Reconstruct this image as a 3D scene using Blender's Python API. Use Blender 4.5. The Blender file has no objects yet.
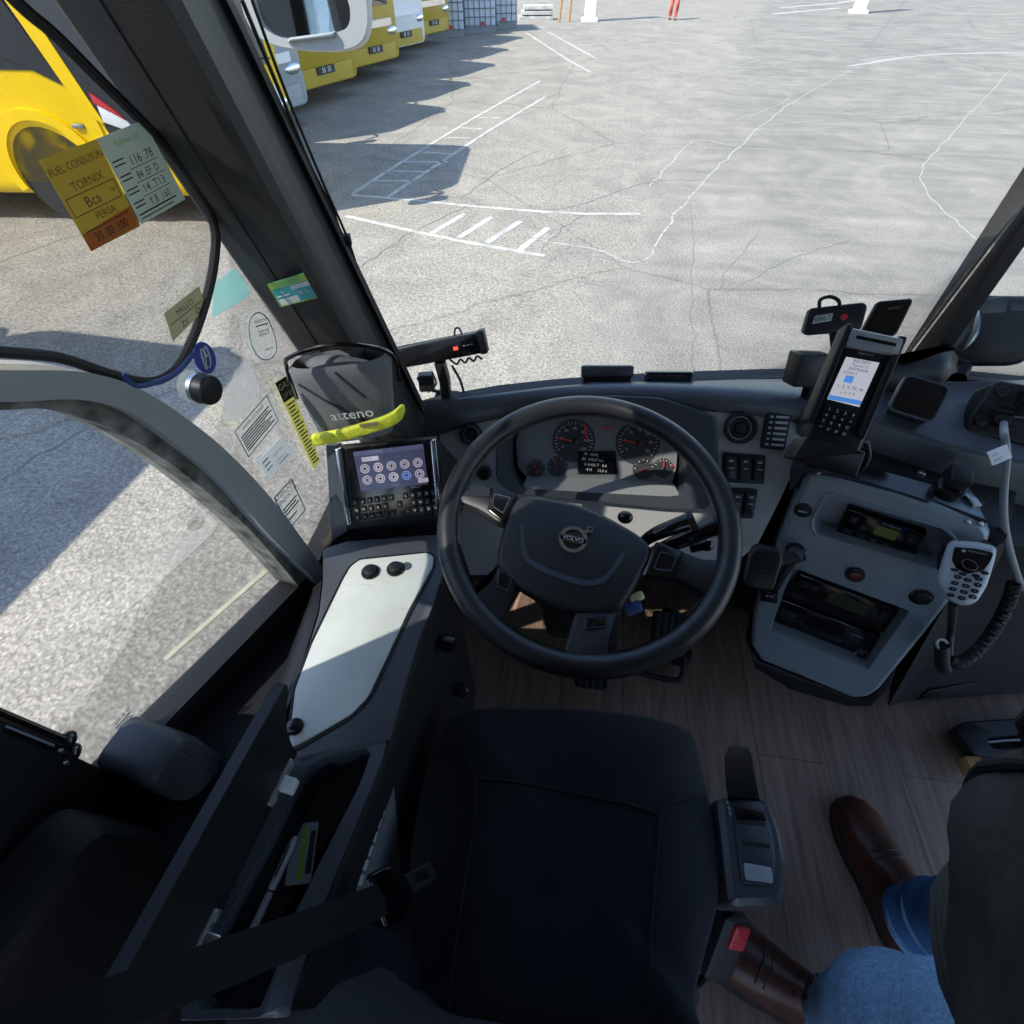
import bpy, bmesh, math, random
from mathutils import Vector, Matrix, noise
random.seed(7)
PI = math.pi
scene = bpy.context.scene
SUN_AZ, SUN_EL, SUN_ENERGY, SKY_STRENGTH, EXPOSURE = 54, 50, 5.6, .31, 0.56
COL = scene.collection
V3 = Vector

# ------------------------------------------------------------------ frames (origin, u, v, normal) of real surfaces
FR = {k: tuple(V3(x) for x in f) for k, f in {
 'wheel':((-0.0138,0.019,0.806),(1,0,0),(-0,0.9511,0.309),(0,-0.309,0.9511)),
 'hub':((-0.0138,0.0153,0.8174),(1,0,0),(-0,0.9511,0.309),(0,-0.309,0.9511)),
 'dash':((0,0.42,0.73),(1,0,0),(-0,0.6428,0.766),(0,-0.766,0.6428)),
 'con':((0.397,0.302,0.7),(0.9351,-0.3543,0),(0.0646,0.1704,0.9833),(-0.3483,-0.9195,0.1822)),
 'conr':((0.4144,0.348,0.6909),(0.9351,-0.3543,0),(0.0646,0.1704,0.9833),(-0.3483,-0.9195,0.1822)),
 'conf':((0.3831,0.2652,0.7073),(0.9351,-0.3543,0),(0.0646,0.1704,0.9833),(-0.3483,-0.9195,0.1822)),
 'tab':((-0.454,0.08,0.64),(0.9619,0.2733,0),(-0.1498,0.5272,0.8365),(0.2286,-0.8046,0.548)),
 'lw':((-0.59,-0.33,0),(0.1644,0.9864,0),(-0,0,1),(0.9864,-0.1644,0)),
 'ws':((-0.4,0.353,0.72),(0.9302,0.3671,0),(0.0671,-0.1701,0.9831),(0.3609,-0.9145,-0.1829)),
 'sh':((-0.5683,-0.3336,0),(0.1644,0.9864,0),(-0,0,1),(0.9864,-0.1644,0)),
 'lwp':((-0.4618,-0.3514,0),(0.1644,0.9864,0),(-0,0,1),(0.9864,-0.1644,0)),
 'desk':((0,0,0.64),(1,0,0),(0,1,0),(0,0,1)),
 'deskb':((0,0,0.5),(1,0,0),(0,1,0),(0,0,1)),
 'ground':((0,0,-1),(1,0,0),(0,1,0),(0,0,1)),
 'floor':((0,0,0),(1,0,0),(0,1,0),(0,0,1)),
 'seat':((0,0,0.5),(1,0,0),(0,1,0),(0,0,1)),
 'wing':((0,0,0.76),(1,0,0),(0,1,0),(0,0,1)),
 'tray':((0,0,0.7),(1,0,0),(0,1,0),(0,0,1)),
 'gear':((0,0,0.5),(1,0,0),(0,1,0),(0,0,1)),
 'cr5':((0,0,0.06),(1,0,0),(0,1,0),(0,0,1)),
 'pay':((0.336,0.178,0.961),(0.9715,-0.0031,0.2371),(-0.1757,0.6622,0.7284),(-0.1593,-0.7493,0.6428)),
 'gps':((0.585,0.398,0.815),(0.9115,-0.3609,-0.1972),(0.3925,0.6203,0.6791),(-0.1228,-0.6964,0.7071)),
 'cam2':((0.44,0.539,0.89),(0.9584,-0.0962,0.2687),(-0.1767,0.5394,0.8233),(-0.2241,-0.8365,0.5)),
 'pho':((0.537,0.553,0.89),(0.9737,-0.1207,0.1933),(-0.0837,0.5995,0.796),(-0.212,-0.7912,0.5736)),
 'rad':((0.746,0.403,0.799),(0.9262,-0.3713,0.0654),(0.1932,0.6165,0.7632),(-0.3237,-0.6943,0.6428)),
 'hand':((0.653,0.125,0.654),(0.7599,-0.6488,-0.0391),(0.5028,0.5486,0.668),(-0.412,-0.5273,0.7431)),
 'mon':((0.836,0.686,0.81),(0.9122,-0.0479,0.407),(-0.336,0.481,0.8098),(-0.2346,-0.8754,0.4226)),
 'mir':((-0.692,0.95,1.265),(0.9684,0.2496,0),(-0.0288,0.1118,0.9933),(0.2479,-0.9619,0.1154)),
 'pil':((-0.5008,0.2054,0.95),(0.9712,-0.2381,0),(-0.0754,-0.3074,0.9486),(-0.2259,-0.9213,-0.3165)),
}.items()}

def pt(F, u, v, h=0.0):
    return F[0] + F[1]*u + F[2]*v + F[3]*h

def fr(F, u=0, v=0, h=0, ang=0):
    c, s = math.cos(ang), math.sin(ang)
    return (pt(F, u, v, h), F[1]*c + F[2]*s, F[2]*c - F[1]*s, F[3])

def mkfr(O, U, V):
    U = V3(U).normalized(); V = V3(V); N = U.cross(V).normalized()
    return (V3(O), U, N.cross(U), N)

WORLD = mkfr((0, 0, 0), (1, 0, 0), (0, 1, 0))

# ------------------------------------------------------------------ materials
def mat(name, col, rough=0.5, metal=0.0, bump=0.0, bscale=200.0, var=0.0, vscale=8.0, emit=None, estr=0.0, spec=0.5, sheen=0.0):
    m = bpy.data.materials.new(name); m.use_nodes = True
    nt = m.node_tree; b = nt.nodes['Principled BSDF']
    b.inputs['Base Color'].default_value = (*col, 1)
    b.inputs['Roughness'].default_value = rough
    b.inputs['Metallic'].default_value = metal
    b.inputs['Specular IOR Level'].default_value = spec
    if sheen: b.inputs['Sheen Weight'].default_value = sheen
    tc = nt.nodes.new('ShaderNodeTexCoord')
    if bump:
        n = nt.nodes.new('ShaderNodeTexNoise'); n.inputs['Scale'].default_value = bscale; n.inputs['Detail'].default_value = 2
        bp = nt.nodes.new('ShaderNodeBump'); bp.inputs['Strength'].default_value = bump; bp.inputs['Distance'].default_value = 0.01
        nt.links.new(tc.outputs['Object'], n.inputs['Vector']); nt.links.new(n.outputs['Fac'], bp.inputs['Height'])
        nt.links.new(bp.outputs['Normal'], b.inputs['Normal'])
    if var:
        n = nt.nodes.new('ShaderNodeTexNoise'); n.inputs['Scale'].default_value = vscale; n.inputs['Detail'].default_value = 6
        r = nt.nodes.new('ShaderNodeValToRGB')
        r.color_ramp.elements[0].position = 0.3; r.color_ramp.elements[1].position = 0.7
        r.color_ramp.elements[0].color = (*[max(0, c*(1-var)) for c in col], 1)
        r.color_ramp.elements[1].color = (*[min(1, c*(1+var)) for c in col], 1)
        nt.links.new(tc.outputs['Object'], n.inputs['Vector']); nt.links.new(n.outputs['Fac'], r.inputs['Fac'])
        nt.links.new(r.outputs['Color'], b.inputs['Base Color'])
    if emit:
        b.inputs['Emission Color'].default_value = (*emit, 1); b.inputs['Emission Strength'].default_value = estr
    return m

M = {}
M['black'] = mat('black_plastic', (.011, .012, .0135), .45, spec=.35, bump=.05, bscale=900)
M['gloss'] = mat('glossy_black', (.006, .006, .007), .15)
M['dark'] = mat('dark_plastic', (.012, .013, .0155), .5, spec=.35, bump=.08, bscale=700)
M['soft'] = mat('grained_dashboard_plastic', (.060, .065, .075), .40, bump=.12, bscale=500, var=.12, vscale=6)
M['trim'] = mat('grey_trim_plastic', (.36, .35, .335), .45, bump=.04, bscale=600)
M['ctrim'] = mat('cluster_surround_plastic', (.045, .05, .058), .4, bump=.05, bscale=600)
M['panel'] = mat('worn_pale_panel', (.62, .645, .59), .42, var=.07, vscale=14, bump=.03, bscale=60)
M['silver'] = mat('blue_grey_console_paint', (.235, .285, .31), .30, metal=.2, bump=.03, bscale=900, var=.05, vscale=5)
M['leather'] = mat('black_leather', (.019, .020, .022), .36, bump=.12, bscale=900)
M['hub'] = mat('black_airbag_cover', (.017, .018, .02), .42, bump=.15, bscale=1100)
M['hubline'] = mat('blue_grey_line', (.065, .080, .10), .35)
M['chrome'] = mat('chrome', (.75, .76, .78), .18, metal=1)
M['steel'] = mat('steel', (.42, .43, .44), .32, metal=1)
M['fabric'] = mat('black_seat_fabric', (.016, .0175, .021), .95, bump=.35, bscale=1400, var=.25, vscale=5, spec=.15, sheen=.15)
M['seam'] = mat('seam_thread', (.008, .009, .011), .9)
M['belt'] = mat('belt_webbing', (.010, .010, .011), .8, spec=.15, bump=.3, bscale=1500)
M['red'] = mat('red_plastic', (.50, .025, .03), .4)
M['dred'] = mat('dark_red_lens', (.12, .012, .012), .25)
M['white'] = mat('white_plastic', (.72, .73, .74), .4)
M['hset'] = mat('handset_pale_grey', (.50, .53, .54), .38)
M['letter'] = mat('printed_white', (.75, .75, .75), .6)
M['lettergrey'] = mat('printed_grey', (.34, .35, .36), .6)
M['ink'] = mat('printed_ink', (.03, .028, .03), .7)
M['brownink'] = mat('printed_brown_ink', (.14, .05, .03), .7)
M['paper'] = mat('white_paper', (.62, .66, .64), .7)
M['yellow'] = mat('yellow_sleeve', (.80, .83, .05), .5, bump=.3, bscale=90, var=.12, vscale=25)
M['needle'] = mat('red_needle', (.75, .06, .04), .5)
M['face'] = mat('gauge_face_grey', (.20, .205, .21), .55)
M['dial'] = mat('gauge_dial_dark', (.035, .037, .04), .5)
M['recess'] = mat('gauge_recess_plastic', (.32, .33, .32), .5, bump=.05, bscale=500)
M['lcd'] = mat('green_lcd', (.028, .038, .012), .6, emit=(.25, .35, .05), estr=.03)
M['lcdd'] = mat('dim_green_lcd', (.028, .032, .008), .3)
M['scr'] = mat('tablet_screen', (.02, .02, .03), .2, emit=(.085, .085, .17), estr=.28)
M['scrbar'] = mat('tablet_screen_bar', (.05, .05, .07), .2, emit=(.12, .13, .26), estr=.3)
M['icon'] = mat('tablet_icons', (.3, .28, .32), .3, emit=(.55, .48, .58), estr=.36)
M['iconblue'] = mat('tablet_icon_blue', (.1, .15, .3), .3, emit=(.16, .26, .62), estr=.5)
M['pscr'] = mat('terminal_screen', (.4, .4, .45), .25, emit=(.62, .62, .68), estr=.42)
M['pblue'] = mat('terminal_screen_blue', (.1, .25, .6), .25, emit=(.08, .30, .75), estr=.42)
M['pink'] = mat('terminal_screen_ink', (.1, .1, .14), .4)
M['led'] = mat('red_led', (.6, .02, .02), .3, emit=(1, .05, .03), estr=2.0)
M['paper_lcd'] = mat('small_lcd', (.45, .48, .45), .3)
M['blue'] = mat('blue_sticker', (.05, .08, .42), .5)
M['teal'] = mat('teal_sticker', (.02, .34, .38), .45)
M['green'] = mat('green_sticker', (.26, .50, .06), .45)
M['navy'] = mat('navy_plastic', (.03, .06, .22), .4)
M['key'] = mat('key_brass', (.75, .68, .35), .35, metal=.6)
M['tan'] = mat('tan_wood', (.42, .24, .09), .6)
M['shoe'] = mat('brown_leather', (.075, .026, .016), .34, bump=.06, bscale=40, var=.3, vscale=14)
M['sole'] = mat('shoe_sole', (.02, .014, .011), .6)
M['jacket'] = mat('charcoal_jacket_cloth', (.034, .032, .031), .62, bump=.5, bscale=28, spec=.3)
M['skin'] = mat('skin', (.45, .26, .18), .5)
M['hair'] = mat('dark_hair', (.02, .014, .01), .6)
M['pouch'] = mat('grey_pouch_cloth', (.15, .155, .16), .75, bump=.25, bscale=900)
M['rubber'] = mat('black_rubber', (.012, .012, .013), .6)
M['frame'] = mat('grey_blue_window_frame', (.32, .335, .345), .38)
M['dirt'] = mat('dusty_rubber_seal', (.17, .175, .155), .7, var=.75, vscale=35)
M['pillar'] = mat('charcoal_pillar_trim', (.030, .029, .028), .6, spec=.3, bump=.1, bscale=600)
M['wallt'] = mat('dark_wall_trim', (.009, .009, .010), .6, spec=.25, bump=.15, bscale=700)
M['ceil'] = mat('grey_headliner', (.30, .30, .29), .9, bump=.1, bscale=300)
M['bwhite'] = mat('bus_white_paint', (.72, .73, .74), .3)
M['mshell'] = mat('pale_grey_mirror_shell', (.42, .43, .43), .4)
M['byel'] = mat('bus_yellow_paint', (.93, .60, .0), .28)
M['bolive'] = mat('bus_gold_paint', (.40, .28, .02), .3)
M['bgrey'] = mat('bus_silver_grey_paint', (.30, .32, .34), .3)
M['bglass'] = mat('bus_dark_glass', (.03, .035, .042), .08)
M['tyre'] = mat('tyre_rubber', (.02, .02, .02), .8)
M['ibc'] = mat('tote_white_plastic', (.50, .54, .60), .5)
M['cage'] = mat('galvanised_cage', (.20, .22, .25), .45, metal=.5)
M['orange'] = mat('orange_plastic', (.7, .25, .06), .5)
M['mark'] = mat('worn_white_road_paint', (.43, .42, .39), .9, var=.3, vscale=7, spec=.1)
M['markyel'] = mat('worn_yellow_road_paint', (.47, .44, .31), .9, var=.25, vscale=9)
M['crackd'] = mat('dark_crack', (.16, .155, .15), .9)
M['crackl'] = mat('pale_crack_fill', (.37, .355, .32), .95, var=.3, vscale=12, spec=.05)
M['redcloth'] = mat('red_white_trousers', (.55, .12, .08), .8, var=.8, vscale=6)
M['scuff'] = mat('scuffed_metal', (.35, .36, .36), .5, metal=.7)
M['strip'] = mat('light_grey_strip', (.20, .21, .225), .45)

def jeans_mat(name, col):
    m = mat(name, col, .9, bump=.4, bscale=700, var=.28, vscale=220, spec=.2); return m
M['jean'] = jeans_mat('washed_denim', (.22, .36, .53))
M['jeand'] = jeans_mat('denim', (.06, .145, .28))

def glass_mat(name, tint=(1, 1, 1), dust=.02, gloss=.05, dcol=(.75, .75, .72), streak=True):
    m = bpy.data.materials.new(name); m.use_nodes = True; nt = m.node_tree; nt.nodes.clear()
    out = nt.nodes.new('ShaderNodeOutputMaterial')
    tr = nt.nodes.new('ShaderNodeBsdfTransparent'); tr.inputs[0].default_value = (*tint, 1)
    gl = nt.nodes.new('ShaderNodeBsdfGlossy'); gl.inputs['Roughness'].default_value = .02
    df = nt.nodes.new('ShaderNodeBsdfDiffuse'); df.inputs[0].default_value = (*dcol, 1)
    m1 = nt.nodes.new('ShaderNodeMixShader'); m2 = nt.nodes.new('ShaderNodeMixShader')
    fz = nt.nodes.new('ShaderNodeFresnel'); fz.inputs[0].default_value = 1.35
    mg = nt.nodes.new('ShaderNodeMath'); mg.operation = 'MULTIPLY'; mg.inputs[1].default_value = gloss*10
    nt.links.new(fz.outputs[0], mg.inputs[0])
    nt.links.new(mg.outputs[0], m1.inputs[0]); nt.links.new(tr.outputs[0], m1.inputs[1]); nt.links.new(gl.outputs[0], m1.inputs[2])
    tc = nt.nodes.new('ShaderNodeTexCoord'); mp = nt.nodes.new('ShaderNodeMapping')
    mp.inputs['Scale'].default_value = (9, 9, 2) if streak else (20, 20, 20)
    n = nt.nodes.new('ShaderNodeTexNoise'); n.inputs['Scale'].default_value = 3; n.inputs['Detail'].default_value = 8
    rp = nt.nodes.new('ShaderNodeMapRange'); rp.inputs['From Min'].default_value = .35; rp.inputs['From Max'].default_value = .8
    rp.inputs['To Min'].default_value = dust*.35; rp.inputs['To Max'].default_value = dust*2.2
    nt.links.new(tc.outputs['Object'], mp.inputs[0]); nt.links.new(mp.outputs[0], n.inputs['Vector']); nt.links.new(n.outputs['Fac'], rp.inputs['Value'])
    nt.links.new(rp.outputs[0], m2.inputs[0]); nt.links.new(m1.outputs[0], m2.inputs[1]); nt.links.new(df.outputs[0], m2.inputs[2])
    nt.links.new(m2.outputs[0], out.inputs[0]); return m
M['glass'] = glass_mat('window_glass', (.97, .98, .98), .014)
M['wsglass'] = glass_mat('windscreen_glass', (.95, .96, .95), .010)
M['mesh'] = glass_mat('sunshade_mesh', (.84, .84, .83), .02, .02, (.18, .18, .17), False)
def film(name, col, a):
    m = bpy.data.materials.new(name); m.use_nodes = True; nt = m.node_tree; nt.nodes.clear()
    out = nt.nodes.new('ShaderNodeOutputMaterial'); mx = nt.nodes.new('ShaderNodeMixShader'); mx.inputs[0].default_value = a
    tr = nt.nodes.new('ShaderNodeBsdfTransparent')
    d1 = nt.nodes.new('ShaderNodeBsdfDiffuse'); d1.inputs[0].default_value = (*col, 1)
    t1 = nt.nodes.new('ShaderNodeBsdfTranslucent'); t1.inputs[0].default_value = (*col, 1)
    ad = nt.nodes.new('ShaderNodeMixShader'); ad.inputs[0].default_value = .55
    nt.links.new(d1.outputs[0], ad.inputs[1]); nt.links.new(t1.outputs[0], ad.inputs[2])
    nt.links.new(tr.outputs[0], mx.inputs[1]); nt.links.new(ad.outputs[0], mx.inputs[2]); nt.links.new(mx.outputs[0], out.inputs[0]); return m
M['f_clear'] = film('clear_sticker_film', (.70, .72, .66), .30)
M['f_turq'] = film('turquoise_film', (.30, .85, .76), .42)
M['f_white'] = film('white_sticker_film', (.80, .82, .80), .80)
M['f_yel'] = film('yellow_sticker_film', (.80, .78, .22), .80)
M['f_ochre'] = film('ochre_card', (.60, .47, .10), .93)
M['f_orange'] = film('orange_card', (.70, .28, .10), .93)
M['f_pale'] = film('pale_green_card', (.56, .62, .55), .93)
M['f_olive'] = film('olive_card', (.50, .46, .28), .8)
M['f_black'] = film('black_sticker_film', (.03, .03, .035), .9)

def floor_mat():
    m = bpy.data.materials.new('wood_look_vinyl'); m.use_nodes = True; nt = m.node_tree; b = nt.nodes['Principled BSDF']
    tc = nt.nodes.new('ShaderNodeTexCoord'); mp = nt.nodes.new('ShaderNodeMapping'); mp.inputs['Scale'].default_value = (26, 1.6, 1)
    n = nt.nodes.new('ShaderNodeTexNoise'); n.inputs['Scale'].default_value = 3; n.inputs['Detail'].default_value = 9; n.inputs['Distortion'].default_value = .8
    r = nt.nodes.new('ShaderNodeValToRGB')
    r.color_ramp.elements[0].position = .25; r.color_ramp.elements[0].color = (.14, .086, .060, 1)
    r.color_ramp.elements[1].position = .75; r.color_ramp.elements[1].color = (.32, .212, .155, 1)
    nt.links.new(tc.outputs['Object'], mp.inputs[0]); nt.links.new(mp.outputs[0], n.inputs['Vector']); nt.links.new(n.outputs['Fac'], r.inputs['Fac'])
    # board joints along the bus
    w = nt.nodes.new('ShaderNodeTexBrick'); w.inputs['Scale'].default_value = 1; w.inputs['Brick Width'].default_value = 1.1; w.inputs['Row Height'].default_value = .17
    w.inputs['Mortar Size'].default_value = .002; w.inputs['Color1'].default_value = (1, 1, 1, 1); w.inputs['Color2'].default_value = (.86, .86, .86, 1); w.inputs['Mortar'].default_value = (.55, .55, .55, 1)
    mp2 = nt.nodes.new('ShaderNodeMapping'); mp2.inputs['Rotation'].default_value = (0, 0, PI/2)
    nt.links.new(tc.outputs['Object'], mp2.inputs[0]); nt.links.new(mp2.outputs[0], w.inputs['Vector'])
    mx = nt.nodes.new('ShaderNodeMix'); mx.data_type = 'RGBA'; mx.blend_type = 'MULTIPLY'; mx.inputs[0].default_value = 1
    nt.links.new(r.outputs['Color'], mx.inputs[6]); nt.links.new(w.outputs['Color'], mx.inputs[7]); nt.links.new(mx.outputs[2], b.inputs['Base Color'])
    b.inputs['Roughness'].default_value = .5
    return m
M['floor'] = floor_mat()
def scuffs(m):
    nt = m.node_tree; b = nt.nodes['Principled BSDF']; src = b.inputs['Base Color'].links[0].from_socket
    tc = nt.nodes.new('ShaderNodeTexCoord'); mp = nt.nodes.new('ShaderNodeMapping'); mp.inputs['Rotation'].default_value = (0, 0, -.9); mp.inputs['Scale'].default_value = (6, 70, 1)
    n = nt.nodes.new('ShaderNodeTexNoise'); n.inputs['Scale'].default_value = 2.2; n.inputs['Detail'].default_value = 5
    r = nt.nodes.new('ShaderNodeValToRGB'); r.color_ramp.elements[0].position = .66; r.color_ramp.elements[0].color = (1, 1, 1, 1); r.color_ramp.elements[1].position = .74; r.color_ramp.elements[1].color = (.55, .55, .52, 1)
    x = nt.nodes.new('ShaderNodeMix'); x.data_type = 'RGBA'; x.blend_type = 'MULTIPLY'; x.inputs[0].default_value = .8; L = nt.links.new
    L(tc.outputs['Object'], mp.inputs[0]); L(mp.outputs[0], n.inputs['Vector']); L(n.outputs['Fac'], r.inputs['Fac']); L(src, x.inputs[6]); L(r.outputs['Color'], x.inputs[7]); L(x.outputs[2], b.inputs['Base Color'])
scuffs(M['panel'])
M['mirror'] = mat('mirror_glass', (.30, .32, .34), .03, metal=1)


def ground_mat():
    m = bpy.data.materials.new('weathered_yard_concrete'); m.use_nodes = True; nt = m.node_tree; b = nt.nodes['Principled BSDF']; L = nt.links.new
    tc = nt.nodes.new('ShaderNodeTexCoord')
    def N(t, **k):
        x = nt.nodes.new(t)
        for a, v in k.items(): x.inputs[a.replace('_', ' ')].default_value = v
        return x
    def ramp(src, p0, c0, p1, c1):
        r = nt.nodes.new('ShaderNodeValToRGB'); e = r.color_ramp.elements
        e[0].position = p0; e[0].color = (*c0, 1); e[1].position = p1; e[1].color = (*c1, 1); L(src, r.inputs['Fac']); return r.outputs['Color']
    def mix(f, a, c, mode='MIX'):
        x = nt.nodes.new('ShaderNodeMix'); x.data_type = 'RGBA'; x.blend_type = mode
        if isinstance(f, (int, float)): x.inputs[0].default_value = f
        else: L(f, x.inputs[0])
        L(a, x.inputs[6]); L(c, x.inputs[7]); return x.outputs[2]
    # exposed pebbles
    vo = N('ShaderNodeTexVoronoi', Scale=38.0); L(tc.outputs['Object'], vo.inputs['Vector'])
    n0 = N('ShaderNodeTexNoise', Scale=24.0, Detail=5.0); L(tc.outputs['Object'], n0.inputs['Vector'])
    peb = ramp(vo.outputs['Distance'], .12, (.40, .375, .335), .75, (.20, .187, .167))
    peb = mix(.55, peb, ramp(n0.outputs['Fac'], .3, (.20, .187, .167), .7, (.42, .395, .355)))
    # smooth, tyre polished slabs
    mp = N('ShaderNodeMapping'); mp.inputs['Rotation'].default_value = (0, 0, .42); mp.inputs['Scale'].default_value = (.28, 2.2, 1)
    L(tc.outputs['Object'], mp.inputs[0])
    n1 = N('ShaderNodeTexNoise', Scale=1.6, Detail=9.0, Distortion=.6); L(mp.outputs[0], n1.inputs['Vector'])
    n2 = N('ShaderNodeTexNoise', Scale=.9, Detail=8.0); L(tc.outputs['Object'], n2.inputs['Vector'])
    smo = mix(.5, ramp(n1.outputs['Fac'], .32, (.135, .128, .118), .68, (.325, .308, .278)), ramp(n2.outputs['Fac'], .3, (.165, .157, .145), .7, (.315, .297, .262)))
    n4 = N('ShaderNodeTexNoise', Scale=90.0, Detail=3.0); L(tc.outputs['Object'], n4.inputs['Vector'])
    smo = mix(.42, smo, ramp(n4.outputs['Fac'], .35, (.15, .143, .135), .65, (.42, .40, .368)))
    # where the pebbles show: left of a diagonal joint, and patches
    sx = N('ShaderNodeSeparateXYZ'); L(tc.outputs['Object'], sx.inputs[0])
    ma = nt.nodes.new('ShaderNodeMath'); ma.operation = 'MULTIPLY_ADD'; ma.inputs[1].default_value = -.22; L(sx.outputs['Y'], ma.inputs[0])
    L(sx.outputs['X'], ma.inputs[2])
    n3 = N('ShaderNodeTexNoise', Scale=.8, Detail=6.0); L(tc.outputs['Object'], n3.inputs['Vector'])
    mb = nt.nodes.new('ShaderNodeMath'); mb.operation = 'MULTIPLY_ADD'; mb.inputs[1].default_value = 1.4; L(n3.outputs['Fac'], mb.inputs[0]); L(ma.outputs[0], mb.inputs[2])
    fac = nt.nodes.new('ShaderNodeMapRange'); fac.inputs['From Min'].default_value = -.5; fac.inputs['From Max'].default_value = .35; L(mb.outputs[0], fac.inputs['Value'])
    col = mix(fac.outputs[0], peb, smo)
    # hairline joints
    v2 = N('ShaderNodeTexVoronoi', Scale=.16); v2.feature = 'DISTANCE_TO_EDGE'
    n5 = N('ShaderNodeTexNoise', Scale=1.5, Detail=6.0); L(tc.outputs['Object'], n5.inputs['Vector'])
    mv = mix(.25, tc.outputs['Object'], n5.outputs['Color'], 'ADD'); L(mv, v2.inputs['Vector'])
    ck = ramp(v2.outputs['Distance'], .001, (.66, .65, .63), .0035, (1, 1, 1))
    col = mix(.8, col, ck, 'MULTIPLY')
    n6 = N('ShaderNodeTexNoise', Scale=55.0, Detail=4.0); L(tc.outputs['Object'], n6.inputs['Vector'])
    col = mix(.75, col, ramp(n6.outputs['Fac'], .38, (.70, .69, .67), .62, (1.26, 1.23, 1.17)), 'MULTIPLY')
    n7 = N('ShaderNodeTexNoise', Scale=1.1, Detail=9.0, Distortion=1.2); n7.inputs['Roughness'].default_value = .68; L(tc.outputs['Object'], n7.inputs['Vector'])
    col = mix(.8, col, ramp(n7.outputs['Fac'], .36, (.76, .755, .75), .64, (1.12, 1.10, 1.06)), 'MULTIPLY')
    L(col, b.inputs['Base Color']); b.inputs['Roughness'].default_value = .9; b.inputs['Specular IOR Level'].default_value = .08
    bp = N('ShaderNodeBump', Strength=.35, Distance=.02); L(vo.outputs['Distance'], bp.inputs['Height']); bp.invert = True; L(bp.outputs['Normal'], b.inputs['Normal'])
    return m
M['ground'] = ground_mat()

# ------------------------------------------------------------------ mesh builder
def area2(p): return sum(p[i][0]*p[(i+1) % len(p)][1]-p[(i+1) % len(p)][0]*p[i][1] for i in range(len(p)))
def ccw(p): return list(p) if area2(p) > 0 else list(p)[::-1]
def offset(p, d):
    n = len(p); out = []
    for i in range(n):
        a, b, c = V3((*p[i-1][:2], 0)), V3((*p[i][:2], 0)), V3((*p[(i+1) % n][:2], 0))
        e1 = (b-a); e2 = (c-b)
        if e1.length < 1e-9 or e2.length < 1e-9: out.append((b.x, b.y)); continue
        e1.normalize(); e2.normalize()
        n1 = V3((-e1.y, e1.x, 0)); n2 = V3((-e2.y, e2.x, 0)); m = n1+n2
        k = m.length
        if k < 1e-6: out.append((b.x, b.y)); continue
        m /= k; s = d/max(.35, m.dot(n1)); q = b+m*s; out.append((q.x, q.y))
    return out
def rp(p, r, n=5):
    """round the corners of a polygon"""
    p = ccw([q[:2] for q in p]); out = []; N = len(p)
    for i in range(N):
        a, b, c = V3((*p[i-1], 0)), V3((*p[i], 0)), V3((*p[(i+1) % N], 0))
        d = min(r, (a-b).length*.45, (c-b).length*.45)
        s = b+(a-b).normalized()*d; e = b+(c-b).normalized()*d
        for k in range(n+1):
            t = k/n; q = s*(1-t)**2+b*2*t*(1-t)+e*t*t; out.append((q.x, q.y))
    return out
def rect(u0, v0, u1, v1): return [(u0, v0), (u1, v0), (u1, v1), (u0, v1)]
def circ(u, v, r, n=28, r2=None, a0=0): return [(u+r*math.cos(a0+2*PI*k/n), v+(r2 or r)*math.sin(a0+2*PI*k/n)) for k in range(n)]
def smooth(pts, n=6):
    pts = [V3(p) for p in pts]; out = []
    for i in range(len(pts)-1):
        p0 = pts[max(0, i-1)]; p1 = pts[i]; p2 = pts[i+1]; p3 = pts[min(len(pts)-1, i+2)]
        for k in range(n):
            t = k/n
            out.append(.5*((2*p1)+(p2-p0)*t+(2*p0-5*p1+4*p2-p3)*t*t+(3*p1-p0-3*p2+p3)*t**3))
    out.append(pts[-1]); return out
def sm2(pts, n=6): return [(q.x, q.y) for q in smooth([(p[0], p[1], 0) for p in pts], n)]
def centroid(p): return (sum(q[0] for q in p)/len(p), sum(q[1] for q in p)/len(p))
def radial(p, c, n):
    out = []
    for k in range(n):
        a = 2*PI*k/n; d = (math.cos(a), math.sin(a)); best = 0
        for i in range(len(p)):
            x1, y1 = p[i][0]-c[0], p[i][1]-c[1]; x2, y2 = p[(i+1) % len(p)][0]-c[0], p[(i+1) % len(p)][1]-c[1]
            den = d[0]*(y2-y1)-d[1]*(x2-x1)
            if abs(den) < 1e-12: continue
            t = (x1*(y2-y1)-y1*(x2-x1))/den; s = (x1*d[1]-y1*d[0])/den
            if t > best and -1e-6 <= s <= 1+1e-6: best = t
        out.append((c[0]+d[0]*best, c[1]+d[1]*best))
    return out

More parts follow.
